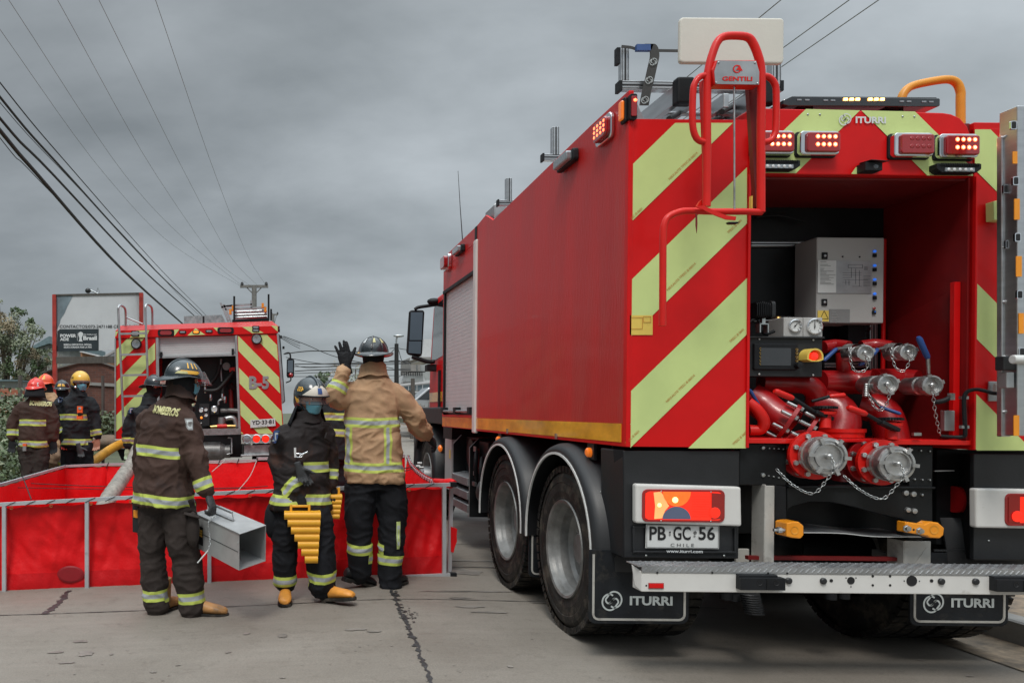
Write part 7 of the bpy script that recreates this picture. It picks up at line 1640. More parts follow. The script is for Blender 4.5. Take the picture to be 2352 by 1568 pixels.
# ================================================================ PEOPLE
def finish(mb, name, parent, voxel, smooth=6, fold=0., freq=6., seed=0., bands=None, mats=None):
    """fuse overlapping closed shapes into one continuous skin (voxel remesh), add cloth folds and the reflective-tape coordinate"""
    me = bpy.data.meshes.new('t'); me.from_pydata([tuple(v) for v in mb.v], [], mb.f); me.update()
    bm = bmesh.new(); bm.from_mesh(me); bmesh.ops.remove_doubles(bm, verts=bm.verts, dist=1e-6); bmesh.ops.recalc_face_normals(bm, faces=bm.faces); bm.to_mesh(me); bm.free()
    o = bpy.data.objects.new('t', me); sc.collection.objects.link(o)
    r = o.modifiers.new('r', 'REMESH'); r.mode = 'VOXEL'; r.voxel_size = voxel
    s = o.modifiers.new('s', 'SMOOTH'); s.iterations = smooth; s.factor = .5
    bpy.context.view_layer.update()
    m2 = bpy.data.meshes.new_from_object(o.evaluated_get(bpy.context.evaluated_depsgraph_get()))
    bpy.data.objects.remove(o); bpy.data.meshes.remove(me)
    m2.name = name; n = len(m2.vertices); co = np.zeros(n*3, 'f'); m2.vertices.foreach_get('co', co); co = co.reshape(-1, 3)
    no = np.zeros(n*3, 'f'); m2.vertices.foreach_get('normal', no); no = no.reshape(-1, 3)
    if bands:
        bv = np.ones(n, 'f')
        for fn in bands:
            bv = np.minimum(np.abs(fn(co)), bv)
        at = m2.attributes.new('band', 'FLOAT', 'POINT'); at.data.foreach_set('value', bv.astype('f'))
    if fold:
        d = np.zeros(n, 'f')
        for i in range(n):
            p = V(co[i]); q = V((p.x*freq, p.y*freq, p.z*freq*1.5+seed))
            w = noise.noise_vector(q*.5)*.9
            a = noise.noise(q+w); b_ = 1-abs(noise.noise(V((p.x*freq*1.7+seed, p.y*freq*1.7, p.z*freq*2.6))+w*1.5))*2
            c_ = 1-abs(noise.noise(V((p.x*freq*3.1, p.y*freq*3.1, p.z*freq*5.2+seed))+w*2))*2.2
            d[i] = fold*(a*1.1+max(0, b_)**2*.75+max(0, c_)**3*.14-.25)
        co = co+no*d[:, None]
    m2.vertices.foreach_set('co', (co-np.array(root_org(parent), 'f')).astype('f').ravel())
    m2.materials.clear()
    for m in (mats or mb.mats): m2.materials.append(M[m])
    m2.polygons.foreach_set('material_index', [0]*len(m2.polygons)); m2.polygons.foreach_set('use_smooth', [True]*len(m2.polygons)); m2.update()
    ob = bpy.data.objects.new(name, m2); sc.collection.objects.link(ob); ob.parent = parent
    return ob
def limb(mb, pts, m='coat_brown', n=16, sub=5):
    P_ = [p[0] for p in pts]; R_ = [p[1] for p in pts]; path = smooth_path(P_, sub); k = len(path); rr = []
    for i in range(k):
        t = i/(k-1)*(len(R_)-1); a = min(int(t), len(R_)-2); rr.append(R_[a]+(R_[a+1]-R_[a])*(t-a))
    mb.tube(path, rr, m, n); mb.ball(path[0], rr[0]*.99, m, 12); mb.ball(path[-1], rr[-1]*.85, m, 12)
def torso(mb, rings, right, m, n=24):
    """rings: (centre, half width, half depth) from bottom to top"""
    r = V(right); up = V((0, 0, 1)); f = up.cross(r); vs, fs = [], []; path = smooth_path([q[0] for q in rings], 4); k = len(path)
    for i, c in enumerate(path):
        t = i/(k-1)*(len(rings)-1); a = min(int(t), len(rings)-2); u = t-a; hw = rings[a][1]+(rings[a+1][1]-rings[a][1])*u; hd = rings[a][2]+(rings[a+1][2]-rings[a][2])*u
        for j in range(n):
            th = 2*pi*j/n; e = 2/2.4; cx, cy = cos(th), sin(th)
            vs.append(c+r*hw*math.copysign(abs(cx)**e, cx)+f*hd*math.copysign(abs(cy)**e, cy))
    for i in range(k-1):
        for j in range(n): fs.append((i*n+j, i*n+(j+1) % n, (i+1)*n+(j+1) % n, (i+1)*n+j))
    fs.append(tuple(range(n))[::-1]); fs.append(tuple((k-1)*n+j for j in range(n))); mb.add(vs, fs, m, True)
def seg_band(p, q, t, rad, tilt=None):
    p, q = np.array(p), np.array(q); d = q-p; L_ = np.linalg.norm(d); d = d/L_; c = p+d*L_*t
    def fn(co):
        w = co-c; a = w@d; r = np.linalg.norm(w-a[:, None]*d, axis=1); return np.where((r < rad) & (np.abs(a) < .12), a, 1.0)
    return fn
def z_band(z, arms, right=None, tilt=0., cx=None, wave=.0):
    def fn(co):
        a = co[:, 2]-z
        if right is not None: a = a-tilt*((co-np.array(cx))@np.array(right))
        a = a+wave*np.sin(co[:, 0]*17+1)
        bad = np.zeros(len(co), bool)
        for p, q, r in arms:
            p_, q_ = np.array(p), np.array(q); d = q_-p_; t = np.clip(((co-p_)@d)/(d@d), 0, 1); bad |= np.linalg.norm(co-(p_+t[:, None]*d), axis=1) < r*1.22
        return np.where(bad | (np.abs(a) > .12), 1.0, a)
    return fn
def hand(mb, W, d, n, t, curl=(25, 30, 35, 40), spread=(6, 2, -3, -9), thumb=(.6, .8, .2), k=1.08, m='glove_black', tcurl=20):
    W, d, n = V(W), V(d).normalized(), V(n).normalized(); t = V(t); t = (t-d*t.dot(d)).normalized(); n = (n-d*n.dot(d)-t*n.dot(t)).normalized()
    mb.tube([W-d*.05*k, W, W+d*.03*k, W+d*.06*k, W+d*.088*k], [(.034*k, .027*k), (.031*k, .025*k), (.041*k, .023*k), (.046*k, .020*k), (.043*k, .016*k)], m, 14, ref=n)
    for i, (off, L_) in enumerate(((.033, .076), (.011, .084), (-.012, .078), (-.033, .062))):
        a = radians(spread[i]); dd = (d*cos(a)+t*sin(a)).normalized(); p = W+d*.078*k+t*off*k; pts = [p-dd*.02*k, p]; c = 0
        for s_, fr_ in ((.48, .5), (.30, 1.0), (.24, .75)):
            c += radians(curl[i])*fr_; q = dd*cos(c)+n*sin(c); p = p+q*L_*s_*k; pts.append(p)
        r = (.0112 if i < 3 else .0098)*k; mb.tube(pts, [r*1.1, r*1.08, r, r*.95, r*.78], m, 10); mb.ball(pts[-1], r*.8, m, 8)
    a, b_, c_ = thumb; dd = (d*a+t*b_+n*c_).normalized(); p = W+d*.022*k+t*.026*k; pts = [p-dd*.01*k]
    for s_, fr_ in ((.042, 0), (.032, .6), (.026, 1.2)):
        q = (dd*cos(radians(tcurl)*fr_)+n*sin(radians(tcurl)*fr_)).normalized(); p = p+q*s_*k; pts.append(p)
    mb.tube(pts, [.016*k, .0145*k, .0125*k, .0095*k], m, 10); mb.ball(pts[-1], .0100*k, m, 8)
def boot(parent, ankle, toe, m, k=1., sole='rubber', heel=0., name='boot'):
    """ankle: centre of the ankle; toe: horizontal unit direction; heel: pitch"""
    a = V(ankle); f = V(toe).normalized(); r = f.cross(V((0, 0, 1))).normalized(); u = r.cross(f).normalized()
    mb = MB()
    for (y, z, hw, hh) in (): pass
    prof = [(-.085, -.062, .030, .030), (-.075, -.055, .038, .040), (-.03, -.050, .041, .045), (.03, -.052, .043, .043), (.09, -.060, .049, .036), (.14, -.066, .050, .030), (.175, -.072, .042, .024), (.195, -.078, .026, .016)]
    vs, fs = [], []; n = 14
    for y, z, hw, hh in prof:
        for j in range(n):
            th = 2*pi*j/n; vs.append(a+f*y*k+r*hw*k*cos(th)+u*(z+hh*sin(th))*k)
    for i in range(len(prof)-1):
        for j in range(n): fs.append((i*n+j, i*n+(j+1) % n, (i+1)*n+(j+1) % n, (i+1)*n+j))
    fs += [tuple(range(n))[::-1], tuple((len(prof)-1)*n+j for j in range(n))]; mb.add(vs, fs, m, True)
    mb.tube([a+u*.13*k-f*.02*k, a+u*.05*k-f*.02*k, a-u*.03*k-f*.018*k], [.055*k, .05*k, .047*k], m, 14)
    o = finish(mb, name, parent, .007, 3)
    mb = MB(); out = [(-.09, .022), (-.075, .038), (-.03, .040), (.03, .042), (.09, .050), (.14, .052), (.18, .042), (.203, .02)]
    pts = [(y, x) for y, x in out]+[(y, -x) for y, x in out[::-1]]
    mb.prism([a+f*y*k+r*x*k-u*.112*k for y, x in pts], u*.022*k, sole); mb.prism([a+f*y*k+r*x*k-u*.122*k for y, x in pts if y < -.01], u*.012*k, sole)
    mb.build('sole', o, .003); return o
class Head:
    def __init__(s, c, face, tilt=0., k=1.):
        s.c = V(c); s.f = V(face).normalized(); s.f.z = tilt; s.f.normalize(); s.r = s.f.cross(V((0, 0, 1))).normalized(); s.u = s.r.cross(s.f); s.k = k
        s.R = Matrix((s.r, s.f, s.u)).transposed()
    def p(s, x, y, z): return s.c+(s.r*x+s.f*y+s.u*z)*s.k
def head_skin(mb, h):
    k = h.k
    mb.ball(h.p(0, 0, .012), (.074*k, .094*k, .105*k), 'skin', 24, h.R); mb.ball(h.p(0, .030, -.055), (.056*k, .062*k, .056*k), 'skin', 18, h.R); mb.ball(h.p(0, .062, -.088), (.026*k, .024*k, .022*k), 'skin', 12, h.R)
    mb.tube([h.p(0, .088, .022), h.p(0, .100, .0), h.p(0, .110, -.018), h.p(0, .095, -.030)], [.008*k, .010*k, .015*k, .011*k], 'skin', 10)
    for s_ in (-1, 1):
        mb.ball(h.p(.076*s_, -.005, -.004), (.008*k, .020*k, .032*k), 'skin', 12, h.R); mb.ball(h.p(.034*s_, .076, -.018), (.026*k, .018*k, .024*k), 'skin', 12, h.R); mb.tube([h.p(.012*s_, .092, .030), h.p(.034*s_, .088, .036), h.p(.056*s_, .072, .030)], .009*k, 'skin', 8)
    mb.tube([h.p(-.022, .089, -.053), h.p(0, .097, -.051), h.p(.022, .089, -.053)], .007*k, 'skin', 8)
    mb.tube([h.p(0, -.02, -.05), h.p(0, -.03, -.12), h.p(0, -.035, -.20)], [.058*k, .056*k, .062*k], 'skin', 16)
def eyes(h, parent):
    m = MB()
    for s_ in (-1, 1):
        m.ball(h.p(.032*s_, .079, .016), (.013*h.k, .012*h.k, .008*h.k), 'eye_white', 12, h.R); m.ball(h.p(.032*s_, .090, .016), (.006*h.k, .003*h.k, .006*h.k), 'ink_black', 8, h.R)
        m.tube([h.p(.016*s_, .096, .040), h.p(.034*s_, .094, .046), h.p(.052*s_, .082, .040)], .0035*h.k, 'hair', 6)
    m.build('eye', parent)
def mask(h, parent, m_='mask_blue'):
    m = MB(); vs, fs = [], []; nu, nv = 14, 8
    for j in range(nv+1):
        v = j/nv; z = .002-.098*v; 
        for i in range(nu+1):
            u = -1+2*i/nu; a = u*1.25; rr = .072+(.0035 if j % 2 else 0)-.012*(v-.45)**2*4
            y = .028+(rr+.022*max(0, 1-abs(v-.28)*2.2)*(1-abs(u))**1.2)*cos(a)+.0; x = (.071-.012*v*v)*sin(a)
            vs.append(h.p(x, y+.010*(1-abs(u)), z*(1-.15*abs(u))-.006*abs(u)))
    fs = [(j*(nu+1)+i, j*(nu+1)+i+1, (j+1)*(nu+1)+i+1, (j+1)*(nu+1)+i) for j in range(nv) for i in range(nu)]
    m.add(vs, fs, m_, True)
    for s_ in (-1, 1): m.tube([h.p(.066*s_, .045, -.01), h.p(.078*s_, -.01, .012), h.p(.076*s_, -.02, -.03), h.p(.062*s_, .045, -.07)], .0014*h.k, m_, 5)
    o = m.build('face_mask', parent); sd = o.modifiers.new('solid', 'SOLIDIFY'); sd.thickness = .002; return o
def hood(h, parent, neck, open_=True, shawl=.125):
    m = MB(); k = h.k
    m.ball(h.p(0, -.018, .012), (.088*k, .100*k, .112*k), 'hood', 20, h.R); m.tube(smooth_path([h.p(0, -.012, -.02), h.p(0, -.012, -.08), V(neck)+V((0, 0, .04)), V(neck)-V((0, 0, .03))], 4), [.082*k]*4+[.080*k]*4+[.088*k]*4+[shawl*.8], 'hood', 18)
    m.ball(h.p(0, .035, -.075), (.064*k, .062*k, .050*k), 'hood', 16, h.R)
    return finish(m, 'hood', parent, .009, 4, .004, 16, 3.)
def helmet_trad(h, parent, m_, k=1., back=.085, front=.045, side=.040, ridges=True, dome=(.112, .142, .128)):
    """domed helmet with a brim that is longest at the back"""
    m = MB(); a, b_, c_ = dome; z0 = .035; n = 36; vs, fs = [], []; rows = 12
    for i in range(rows+1):
        ph = pi/2*i/rows
        for j in range(n):
            th = 2*pi*j/n; rdg = 1+(.018*max(0, cos(th*4))**6*sin(ph)*cos(ph)*2 if ridges else 0)
            vs.append(h.p(a*k*cos(ph)*sin(th)*rdg, (b_*k*cos(ph)*cos(th)-.008)*rdg, z0+c_*k*sin(ph)))
    for i in range(rows):
        for j in range(n): fs.append((i*n+j, i*n+(j+1) % n, (i+1)*n+(j+1) % n, (i+1)*n+j))
    m.add(vs, fs, m_, True); o = m.build('helmet', parent)
    m = MB(); vs, fs = [], []; K_ = 5
    for (zz) in (0, 1):
        for i in range(K_):
            t = i/(K_-1)
            for j in range(n):
                th = 2*pi*j/n; cb = cos(th); w = side+(front-side)*max(0, cb)**2+(back-side)*max(0, -cb)**1.6
                dz = -.010*t-(.030*max(0, -cb)**2)*t*t-(.004 if cb > 0 else 0)+.012*abs(sin(th))**4*t-.005*zz
                vs.append(h.p((a*k*.985+w*t)*sin(th), (b_*k*.985+w*t)*cb-.008, z0+.004+dz))
    def idx(zz, i, j): return zz*K_*n+i*n+j % n
    for i in range(K_-1):
        for j in range(n): fs.append((idx(0, i, j), idx(0, i, j+1), idx(0, i+1, j+1), idx(0, i+1, j))); fs.append((idx(1, i, j), idx(1, i+1, j), idx(1, i+1, j+1), idx(1, i, j+1)))
    for j in range(n): fs.append((idx(0, K_-1, j), idx(0, K_-1, j+1), idx(1, K_-1, j+1), idx(1, K_-1, j)))
    m.add(vs, fs, m_, True)
    m.tube([h.p((a*k*.985+side+(front-side)*max(0, cos(t))**2+(back-side)*max(0, -cos(t))**1.6)*sin(t), (b_*k*.985+side+(front-side)*max(0, cos(t))**2+(back-side)*max(0, -cos(t))**1.6)*cos(t)-.008, z0+.001-.010-.030*max(0, -cos(t))**2-(.004 if cos(t) > 0 else 0)+.012*abs(sin(t))**4) for t in [2*pi*j/n for j in range(n)]], .0045, m_, 6, closed=True)
    m.build('brim', o); m = MB()
    if ridges:
        for th in (0,): m.tube([h.p(0, b_*k*1.0*cos(p_)-.008, z0+c_*k*1.0*sin(p_)+.002) for p_ in [radians(x) for x in range(12, 176, 8)]], [.008]*21, m_, 8)
        m.build('comb', o)
    return o
def on_dome(h, dome, az, el, k=1., off=.002, z0=.035):
    a, b_, c_ = dome; a += off; b_ += off; c_ += off
    return h.p(a*k*cos(el)*sin(az), b_*k*cos(el)*cos(az)-.008, z0+c_*k*sin(el))
def dome_text(mb, s, h, dome, az, el, w, hgt, m, k=1., off=.004, bold=.03, flip=1):
    vs, fs = text_geo(s, bold, 4); R_ = (dome[0]+dome[1])/2
    mb.add([on_dome(h, dome, az+flip*x*w/R_/max(.3, cos(el)), el+y*hgt/dome[2], k, off) for x, y in vs], fs, m)
def dome_poly(mb, pts, h, dome, m, off=.003):
    """pts in (az, el) radians, fan-subdivided"""
    n = 10; vs, fs = [], []
    (a0, e0), (a1, e1), (a2, e2), (a3, e3) = pts
    for j in range(n+1):
        for i in range(n+1):
            u, v = i/n, j/n; az = (a0*(1-u)+a1*u)*(1-v)+(a3*(1-u)+a2*u)*v; el = (e0*(1-u)+e1*u)*(1-v)+(e3*(1-u)+e2*u)*v; vs.append(on_dome(h, dome, az, el, 1., off))
    mb.add(vs, [(j*(n+1)+i, j*(n+1)+i+1, (j+1)*(n+1)+i+1, (j+1)*(n+1)+i) for j in range(n) for i in range(n)], m, True)
def helmet_jet(h, parent, m_, k=1.):
    """full jet-style helmet covering the ears"""
    m = MB(); dome = (.128, .150, .150)
    m.ball(h.p(0, -.010, .038), (.122*k, .145*k, .135*k), m_, 28, h.R); m.ball(h.p(0, -.045, -.01), (.112*k, .108*k, .105*k), m_, 22, h.R)
    o = finish(m, 'helmet', parent, .007, 5)
    # cut the face opening by squeezing vertices in front of the face plane
    me = o.data; og = root_org(parent)
    bm = bmesh.new(); bm.from_mesh(me); kill = []
    for v in bm.verts:
        q = (v.co+og-h.c); y, z = q.dot(h.f)/h.k, q.dot(h.u)/h.k
        if (y > .030 and z < .034) or z < -.075: kill.append(v)
    bmesh.ops.delete(bm, geom=kill, context='VERTS'); bm.to_mesh(me); bm.free()
    sd = o.modifiers.new('solid', 'SOLIDIFY'); sd.thickness = .006; sd.offset = -1
    m = MB(); m.tube(smooth_path([h.p(0, .14*cos(radians(a)), .038+.137*sin(radians(a))) for a in range(10, 176, 15)], 3), [.010], m_, 8) if 0 else None
    return o
def visor_shell(h, parent, R, zt, zb, tilt=0., m_='visor', y0=0., span=75):
    m = MB(); vs, fs = [], []; nu, nv = 18, 5
    for j in range(nv+1):
        t = j/nv
        for i in range(nu+1):
            a = radians(-span+2*span*i/nu); rr = R+tilt*t; vs.append(h.p(rr*sin(a)*.86, y0+rr*cos(a), zt+(zb-zt)*t))
    m.add(vs, [(j*(nu+1)+i, j*(nu+1)+i+1, (j+1)*(nu+1)+i+1, (j+1)*(nu+1)+i) for j in range(nv) for i in range(nu)], m_, True)
    m.tube(vs[-(nu+1):], .0028, 'grey_plastic', 6); o = m.build('visor', parent); return o
def cloth_text(coat, s, c, right, up, w, hgt, m, parent, bold=.04, off=.004):
    """lettering laid onto the cloth by casting each point at the garment"""
    vs, fs = text_geo(s, bold, 2); og = root_org(coat); bm = bmesh.new()
    r, u = V(right).normalized(), V(up).normalized(); nrm = r.cross(u).normalized()
    bv = [bm.verts.new((x*w, y*hgt, 0)) for x, y in vs]
    for f in fs:
        try: bm.faces.new([bv[i] for i in f])
        except ValueError: pass
    for _ in range(3):
        ed = [e for e in bm.edges if e.calc_length() > .012]
        if ed: bmesh.ops.subdivide_edges(bm, edges=ed, cuts=1); bmesh.ops.triangulate(bm, faces=bm.faces)
    cm = coat.data; T = BVHTree.FromPolygons([v.co+og for v in cm.vertices], [tuple(p.vertices) for p in cm.polygons])
    out = MB(); pts = []
    for v in bm.verts:
        p = V(c)+r*v.co.x+u*v.co.y+nrm*.3; hit = T.ray_cast(p, -nrm, .9)
        pts.append((hit[0] if hit[0] is not None else V(c)+r*v.co.x+u*v.co.y)+nrm*off)
    bm.verts.index_update(); out.add(pts, [tuple(v.index for v in f.verts) for f in bm.faces], m); bm.free()
    return out.build('lettering', parent)
def person(v, Z, label, hd, face, rings, arms, legs, coat, trou, face_dir, group=None, voxel=.012, bands=(), abands=(), lbands=(), boots=None, seed=1., tb_tilt=0., fold=.016, hands=True, skin_hand=None, extra_bands=()):
    """v/Z: measuring window and distance; rings/arms/legs in window coordinates"""
    pt = lambda q: P(v, q[0], q[1], Z+(q[2] if len(q) > 2 else 0))
    f = V((face_dir[0], face_dir[1], 0)).normalized(); right = f.cross(V((0, 0, 1)))
    base = pt(legs[0][-1][0]); base.z = gz(base.x, base.y)
    t = thing('person', label, 'person', base, group)
    h = Head(pt(hd), (face[0], face[1], 0), face[2] if len(face) > 2 else 0.)
    R_ = [(pt(q[0]), q[1], q[2]) for q in rings]
    A = [[(pt(q[0]), q[1]) for q in a] for a in arms]; Lg = [[(pt(q[0]), q[1]) for q in a] for a in legs]
    # body under the clothes: head, neck, slim trunk and limbs in one skin
    m = MB(); head_skin(m, h); neck = R_[-1][0]
    m.tube([h.p(0, -.03, -.12), neck, R_[-2][0]-V((0, 0, .03)), R_[len(R_)//2][0], R_[1][0]], [.06, .065, .10, .12, .12], 'skin', 14)
    for a in A: limb(m, [(R_[-2][0]-V((0, 0, .05)), .05)]+[(p, r*.5) for p, r in a], 'skin', 10)
    for a in Lg: limb(m, [(R_[1][0], .08)]+[(p, r*.55) for p, r in a], 'skin', 10)
    finish(m, 'body', t, .009 if voxel < .014 else .012, 2)
    armsegs = [(a[i][0], a[i+1][0], max(a[i][1], a[i+1][1])) for a in A for i in range(len(a)-1)]
    bl = [z_band(pt((q[0], q[1])).z, armsegs if q[2] else [], right, tb_tilt, R_[1][0], .004) for q in bands]
    for ai, t_ in abands: a = A[ai]; bl.append(seg_band(a[-2][0], a[-1][0], t_, max(a[-1][1], a[-2][1])*1.3))
    bl += list(extra_bands)
    m = MB(); torso(m, R_, right, coat)
    for a in A: limb(m, a, coat)
    c = finish(m, 'coat', t, voxel, 5, fold, 5.5, seed, bl)
    m = MB(); hipc = R_[1][0]-V((0, 0, .0)); torso(m, [(Lg[0][0][0].lerp(Lg[1][0][0], .5)-V((0, 0, .03)), R_[0][1]*.80, R_[0][2]*.88), (hipc, R_[0][1]*.82, R_[0][2]*.86), (hipc+V((0, 0, .12)), R_[0][1]*.75, R_[0][2]*.8)], right, trou)
    for a in Lg: limb(m, a, trou)
    ll = [seg_band(Lg[i][-2][0], Lg[i][-1][0], t_, .2) for i, t_ in lbands]
    tr = finish(m, 'trousers', t, voxel, 4, fold*.85, 5.2, seed+5, ll or [lambda co: np.ones(len(co))])
    return t, h, R_, A, Lg, c, tr, right, f
# collar helper
def collar(t, c, f, m_, r=.088, h=.06, tilt=.02):
    m = MB(); pts = [V(c)+V((cos(a)*r, sin(a)*r*1.02, 0))-V((f.x, f.y, 0))*.0+V((0, 0, tilt*(-(cos(a)*f.x+sin(a)*f.y)))) for a in [2*pi*i/28 for i in range(28)]]
    vs = []
    for dz, dr in ((-.03, 1.22), (.0, 1.08), (h*.5, 1.0), (h, .96), (h+.004, .90), (h*.5, .88), (-.02, .9)):
        for p in pts: q = V(c)+(p-V(c))*dr; vs.append(V((q.x, q.y, p.z+dz+.006*sin(p.x*60))))
    n = 28; m.add(vs, [(j*n+i, j*n+(i+1) % n, (j+1)*n+(i+1) % n, (j+1)*n+i) for j in range(6) for i in range(n)], m_, True); m.build('collar', t)
def glove(t, m_, W, d, n, th, **kw):
    m = MB(); hand(m, W, d, n, th, m=m_, **kw); return finish(m, 'glove', t, .0048, 2, .0015, 40, 2.)
def badge(t, coat_o, c, right, w, h_, m_='badge_blue', nm='arm_badge'):
    og = root_org(coat_o); cm = coat_o.data; T = BVHTree.FromPolygons([v.co+og for v in cm.vertices], [tuple(p.vertices) for p in cm.polygons]); r = V(right).normalized(); u = V((0, 0, 1)); nrm = r.cross(u)
    n_ = 8
    for (k, mm, o_) in ((1, m_, .004), (.72, 'print_pale', .006), (.45, m_, .008)):
        m = MB() if k == 1 else m; vs = []
        for j in range(n_+1):
            for i in range(n_+1):
                x, y = (i/n_-.5)*w*k, (j/n_-.5)*h_*k; x *= 1-.35*max(0, -(j/n_-.5)*2)**2; p = V(c)+r*x+u*y+nrm*.25; hit = T.ray_cast(p, -nrm, .6)[0]
                vs.append((hit if hit is not None else V(c)+r*x+u*y)+nrm*o_)
        m.add(vs, [(j*(n_+1)+i, j*(n_+1)+i+1, (j+1)*(n_+1)+i+1, (j+1)*(n_+1)+i) for j in range(n_) for i in range(n_)], mm, True)
    m.build(nm, t)
EYEL = lambda h, parent: eyes(h, parent)

# ---------------------------------------------------------------- 1: brown coat, helmet 111, carries the metal box
t, h, R_, A_, Lg, coat, tr, right, f = person('A', 5.7, 'firefighter in brown coat and helmet 111 seen from behind, carrying a metal box', (826, 482, .0), (.80, .55, -.06),
    [((728, 1032), .232, .165), ((727, 985), .236, .168), ((730, 900), .218, .16), ((735, 800), .205, .155), ((738, 700), .195, .15), ((752, 625), .180, .135), ((780, 575), .120, .11), ((800, 535), .082, .082)],
    [[((826, 640, -.08), .088), ((858, 740, -.11), .084), ((884, 850, -.14), .078), ((925, 962, -.16), .062)], [((668, 650, .12), .09), ((640, 840, .22), .08), ((690, 950, .30), .06)]],
    [[((695, 1020, .05), .128), ((685, 1130, .05), .112), ((684, 1250, .06), .096), ((694, 1380, .07), .100), ((702, 1496, .08), .092)], [((795, 1020, -.02), .132), ((812, 1130, -.03), .124), ((826, 1250, -.02), .112), ((852, 1390, -.02), .106), ((862, 1505, -.02), .092)]],
    'coat_brown', 'trouser_brown', (.50, .87), bands=((700, 785, True), (727, 998, True)), abands=((0, .74),), lbands=((0, .38), (1, .42)), seed=2., tb_tilt=-.06, voxel=.011)
p111 = t
hood(h, t, R_[-1][0]+V((.02, 0, .02))); collar(t, R_[-1][0]+V((.01, 0, -.01)), f, 'coat_brown', .098, .062, .03); mask(h, t); eyes(h, t)
dm = (.116, .146, .132); hl = helmet_trad(h, t, 'helmet_teal', back=.070, front=.030, side=.028, dome=dm)
m = MB(); dome_text(m, '111', h, dm, radians(84), radians(38), .066, .050, 'number_gold'); m.build('helmet_number', hl)
m = MB(); dome_poly(m, ((radians(58), radians(9)), (radians(132), radians(9)), (radians(122), radians(20)), (radians(66), radians(20))), h, dm, 'number_gold'); dome_poly(m, ((radians(100), radians(9)), (radians(140), radians(9)), (radians(130), radians(17)), (radians(104), radians(17))), h, dm, 'letter_lime', .004); m.build('helmet_stripe', hl)
vz = visor_shell(h, t, .150, .085, -.005, .055)
m = MB(); m.ball(h.p(.118, .055, .045), (.016, .02, .02), 'black_plastic', 10, h.R); m.ball(h.p(-.118, .055, .045), (.016, .02, .02), 'black_plastic', 10, h.R); m.build('visor_pivot', hl)
cloth_text(coat, 'BOMBEROS', P('A', 716, 606, 5.5), V((.9, -.36, -.13)), V((.05, 0, 1)), .205, .060, 'letter_lime', t, .05)
badge(t, coat, P('A', 888, 668, 5.45), V((.75, .66, 0)), .05, .08, 'ink_grey')
d = (P('A', 955, 1045, 5.5)-A_[0][-1][0]).normalized(); glove(t, 'glove_grey', A_[0][-1][0]+d*.045, d, V((-.8, -.1, 0)), V((.3, .9, 0)), curl=(55, 60, 62, 65), thumb=(.9, .3, .4))
glove(t, 'glove_grey', A_[1][-1][0], V((.5, .2, -.6)), V((-1, 0, 0)), V((0, .8, .3)), curl=(45, 45, 45, 45))
q = Lg[0][-1][0]; boot(t, V((q.x+.06, q.y+.05, gz(q.x, q.y)+.118)), V((.5, .87, 0)), 'boot_tan', 1.05); q = Lg[1][-1][0]; boot(t, V((q.x+.045, q.y, gz(q.x, q.y)+.118)), V((.93, -.1, 0)), 'boot_tan', 1.08)
# cargo pocket
m = MB(); c = P('A', 845, 1120, 5.55); m.ball(c+V((.03, 0, -.03)), (.05, .05, .13), 'trouser_brown', 12); m.bar(c+V((-.03, -.03, .09)), c+V((.08, -.02, .06)), .10, .012, 'trouser_brown'); m.build('pocket', t, .006)
m = MB(); c = P('A', 603, 1090, 5.75); m.prism([P('A', x, y, 5.78) for x, y in ((592, 1020), (620, 1020), (622, 1155), (594, 1150))], (0, .05, 0), 'panel_black'); m.prism([P('A', x, y, 5.77) for x, y in ((597, 1052), (618, 1052), (618, 1088), (597, 1085))], (0, .01, 0), 'orange_paint'); m.build('belt_pouch', t, .004)
# ---------------------------------------------------------------- metal box he carries
bx = thing('metal_box', 'open-ended aluminium box carried by the firefighter with helmet 111', 'box', P('A', 1071, 1322, 5.2))
c8 = [P('A', 1071, 1160, 5.2), P('A', 1192, 1119, 5.42), P('A', 1190, 1280, 5.42), P('A', 1071, 1322, 5.2)]; ax = (P('A', 868, 1066, 5.72)-c8[0]); bk = [q+ax for q in c8]
m = MB(); th_ = .004; cen = sum(c8, V())/4
inn = [q+(cen-q)*.03 for q in c8]; inb = [q+ax*.97 for q in inn]
for i in range(4):
    j = (i+1) % 4; m.add([c8[i], c8[j], bk[j], bk[i]], [(0, 1, 2, 3)], 'sheet_metal'); m.add([inn[i], inn[j], inb[j], inb[i]], [(3, 2, 1, 0)], 'sheet_metal'); m.add([c8[i], c8[j], inn[j], inn[i]], [(3, 2, 1, 0)], 'sheet_metal')
m.add(bk, [(0, 1, 2, 3)], 'aluminium'); m.add(inb, [(3, 2, 1, 0)], 'alu_dull')
sh_ = m.build('shell', bx)
m = MB()
m.bar(c8[0]+V((0, -.002, 0)), bk[0]+V((0, -.002, 0)), .004, .012, 'alu_dull'); m.bar(c8[0].lerp(c8[3], .5)+ax*.02+V((-.001, -.002, 0)), c8[0].lerp(c8[3], .5)+ax*.98+V((-.001, -.002, 0)), .002, .003, 'grey_plastic')
for k in (.02, .98): m.ball(c8[0].lerp(c8[3], .25 if k < .5 else .3)+ax*k+V((-.002, -.003, 0)), .004, 'galv', 8)
m.build('seam', bx)
m = MB(); tp = c8[0].lerp(c8[1], .5)+ax*.62; q0, q1 = tp-ax*.22+V((0, 0, .006)), tp+ax*.22+V((0, 0, .006)); m.bar(q0, q1, .03, .006, 'alu_dull'); m.bar(q0+V((0, 0, .0)), q0+V((-.01, 0, .055)), .02, .006, 'alu_dull'); m.bar(q1, q1+V((-.01, 0, .055)), .02, .006, 'alu_dull'); m.tube([q0+V((-.01, 0, .052)), q1+V((-.01, 0, .052))], .010, 'alu_dull', 8); m.build('handle', bx, .002)
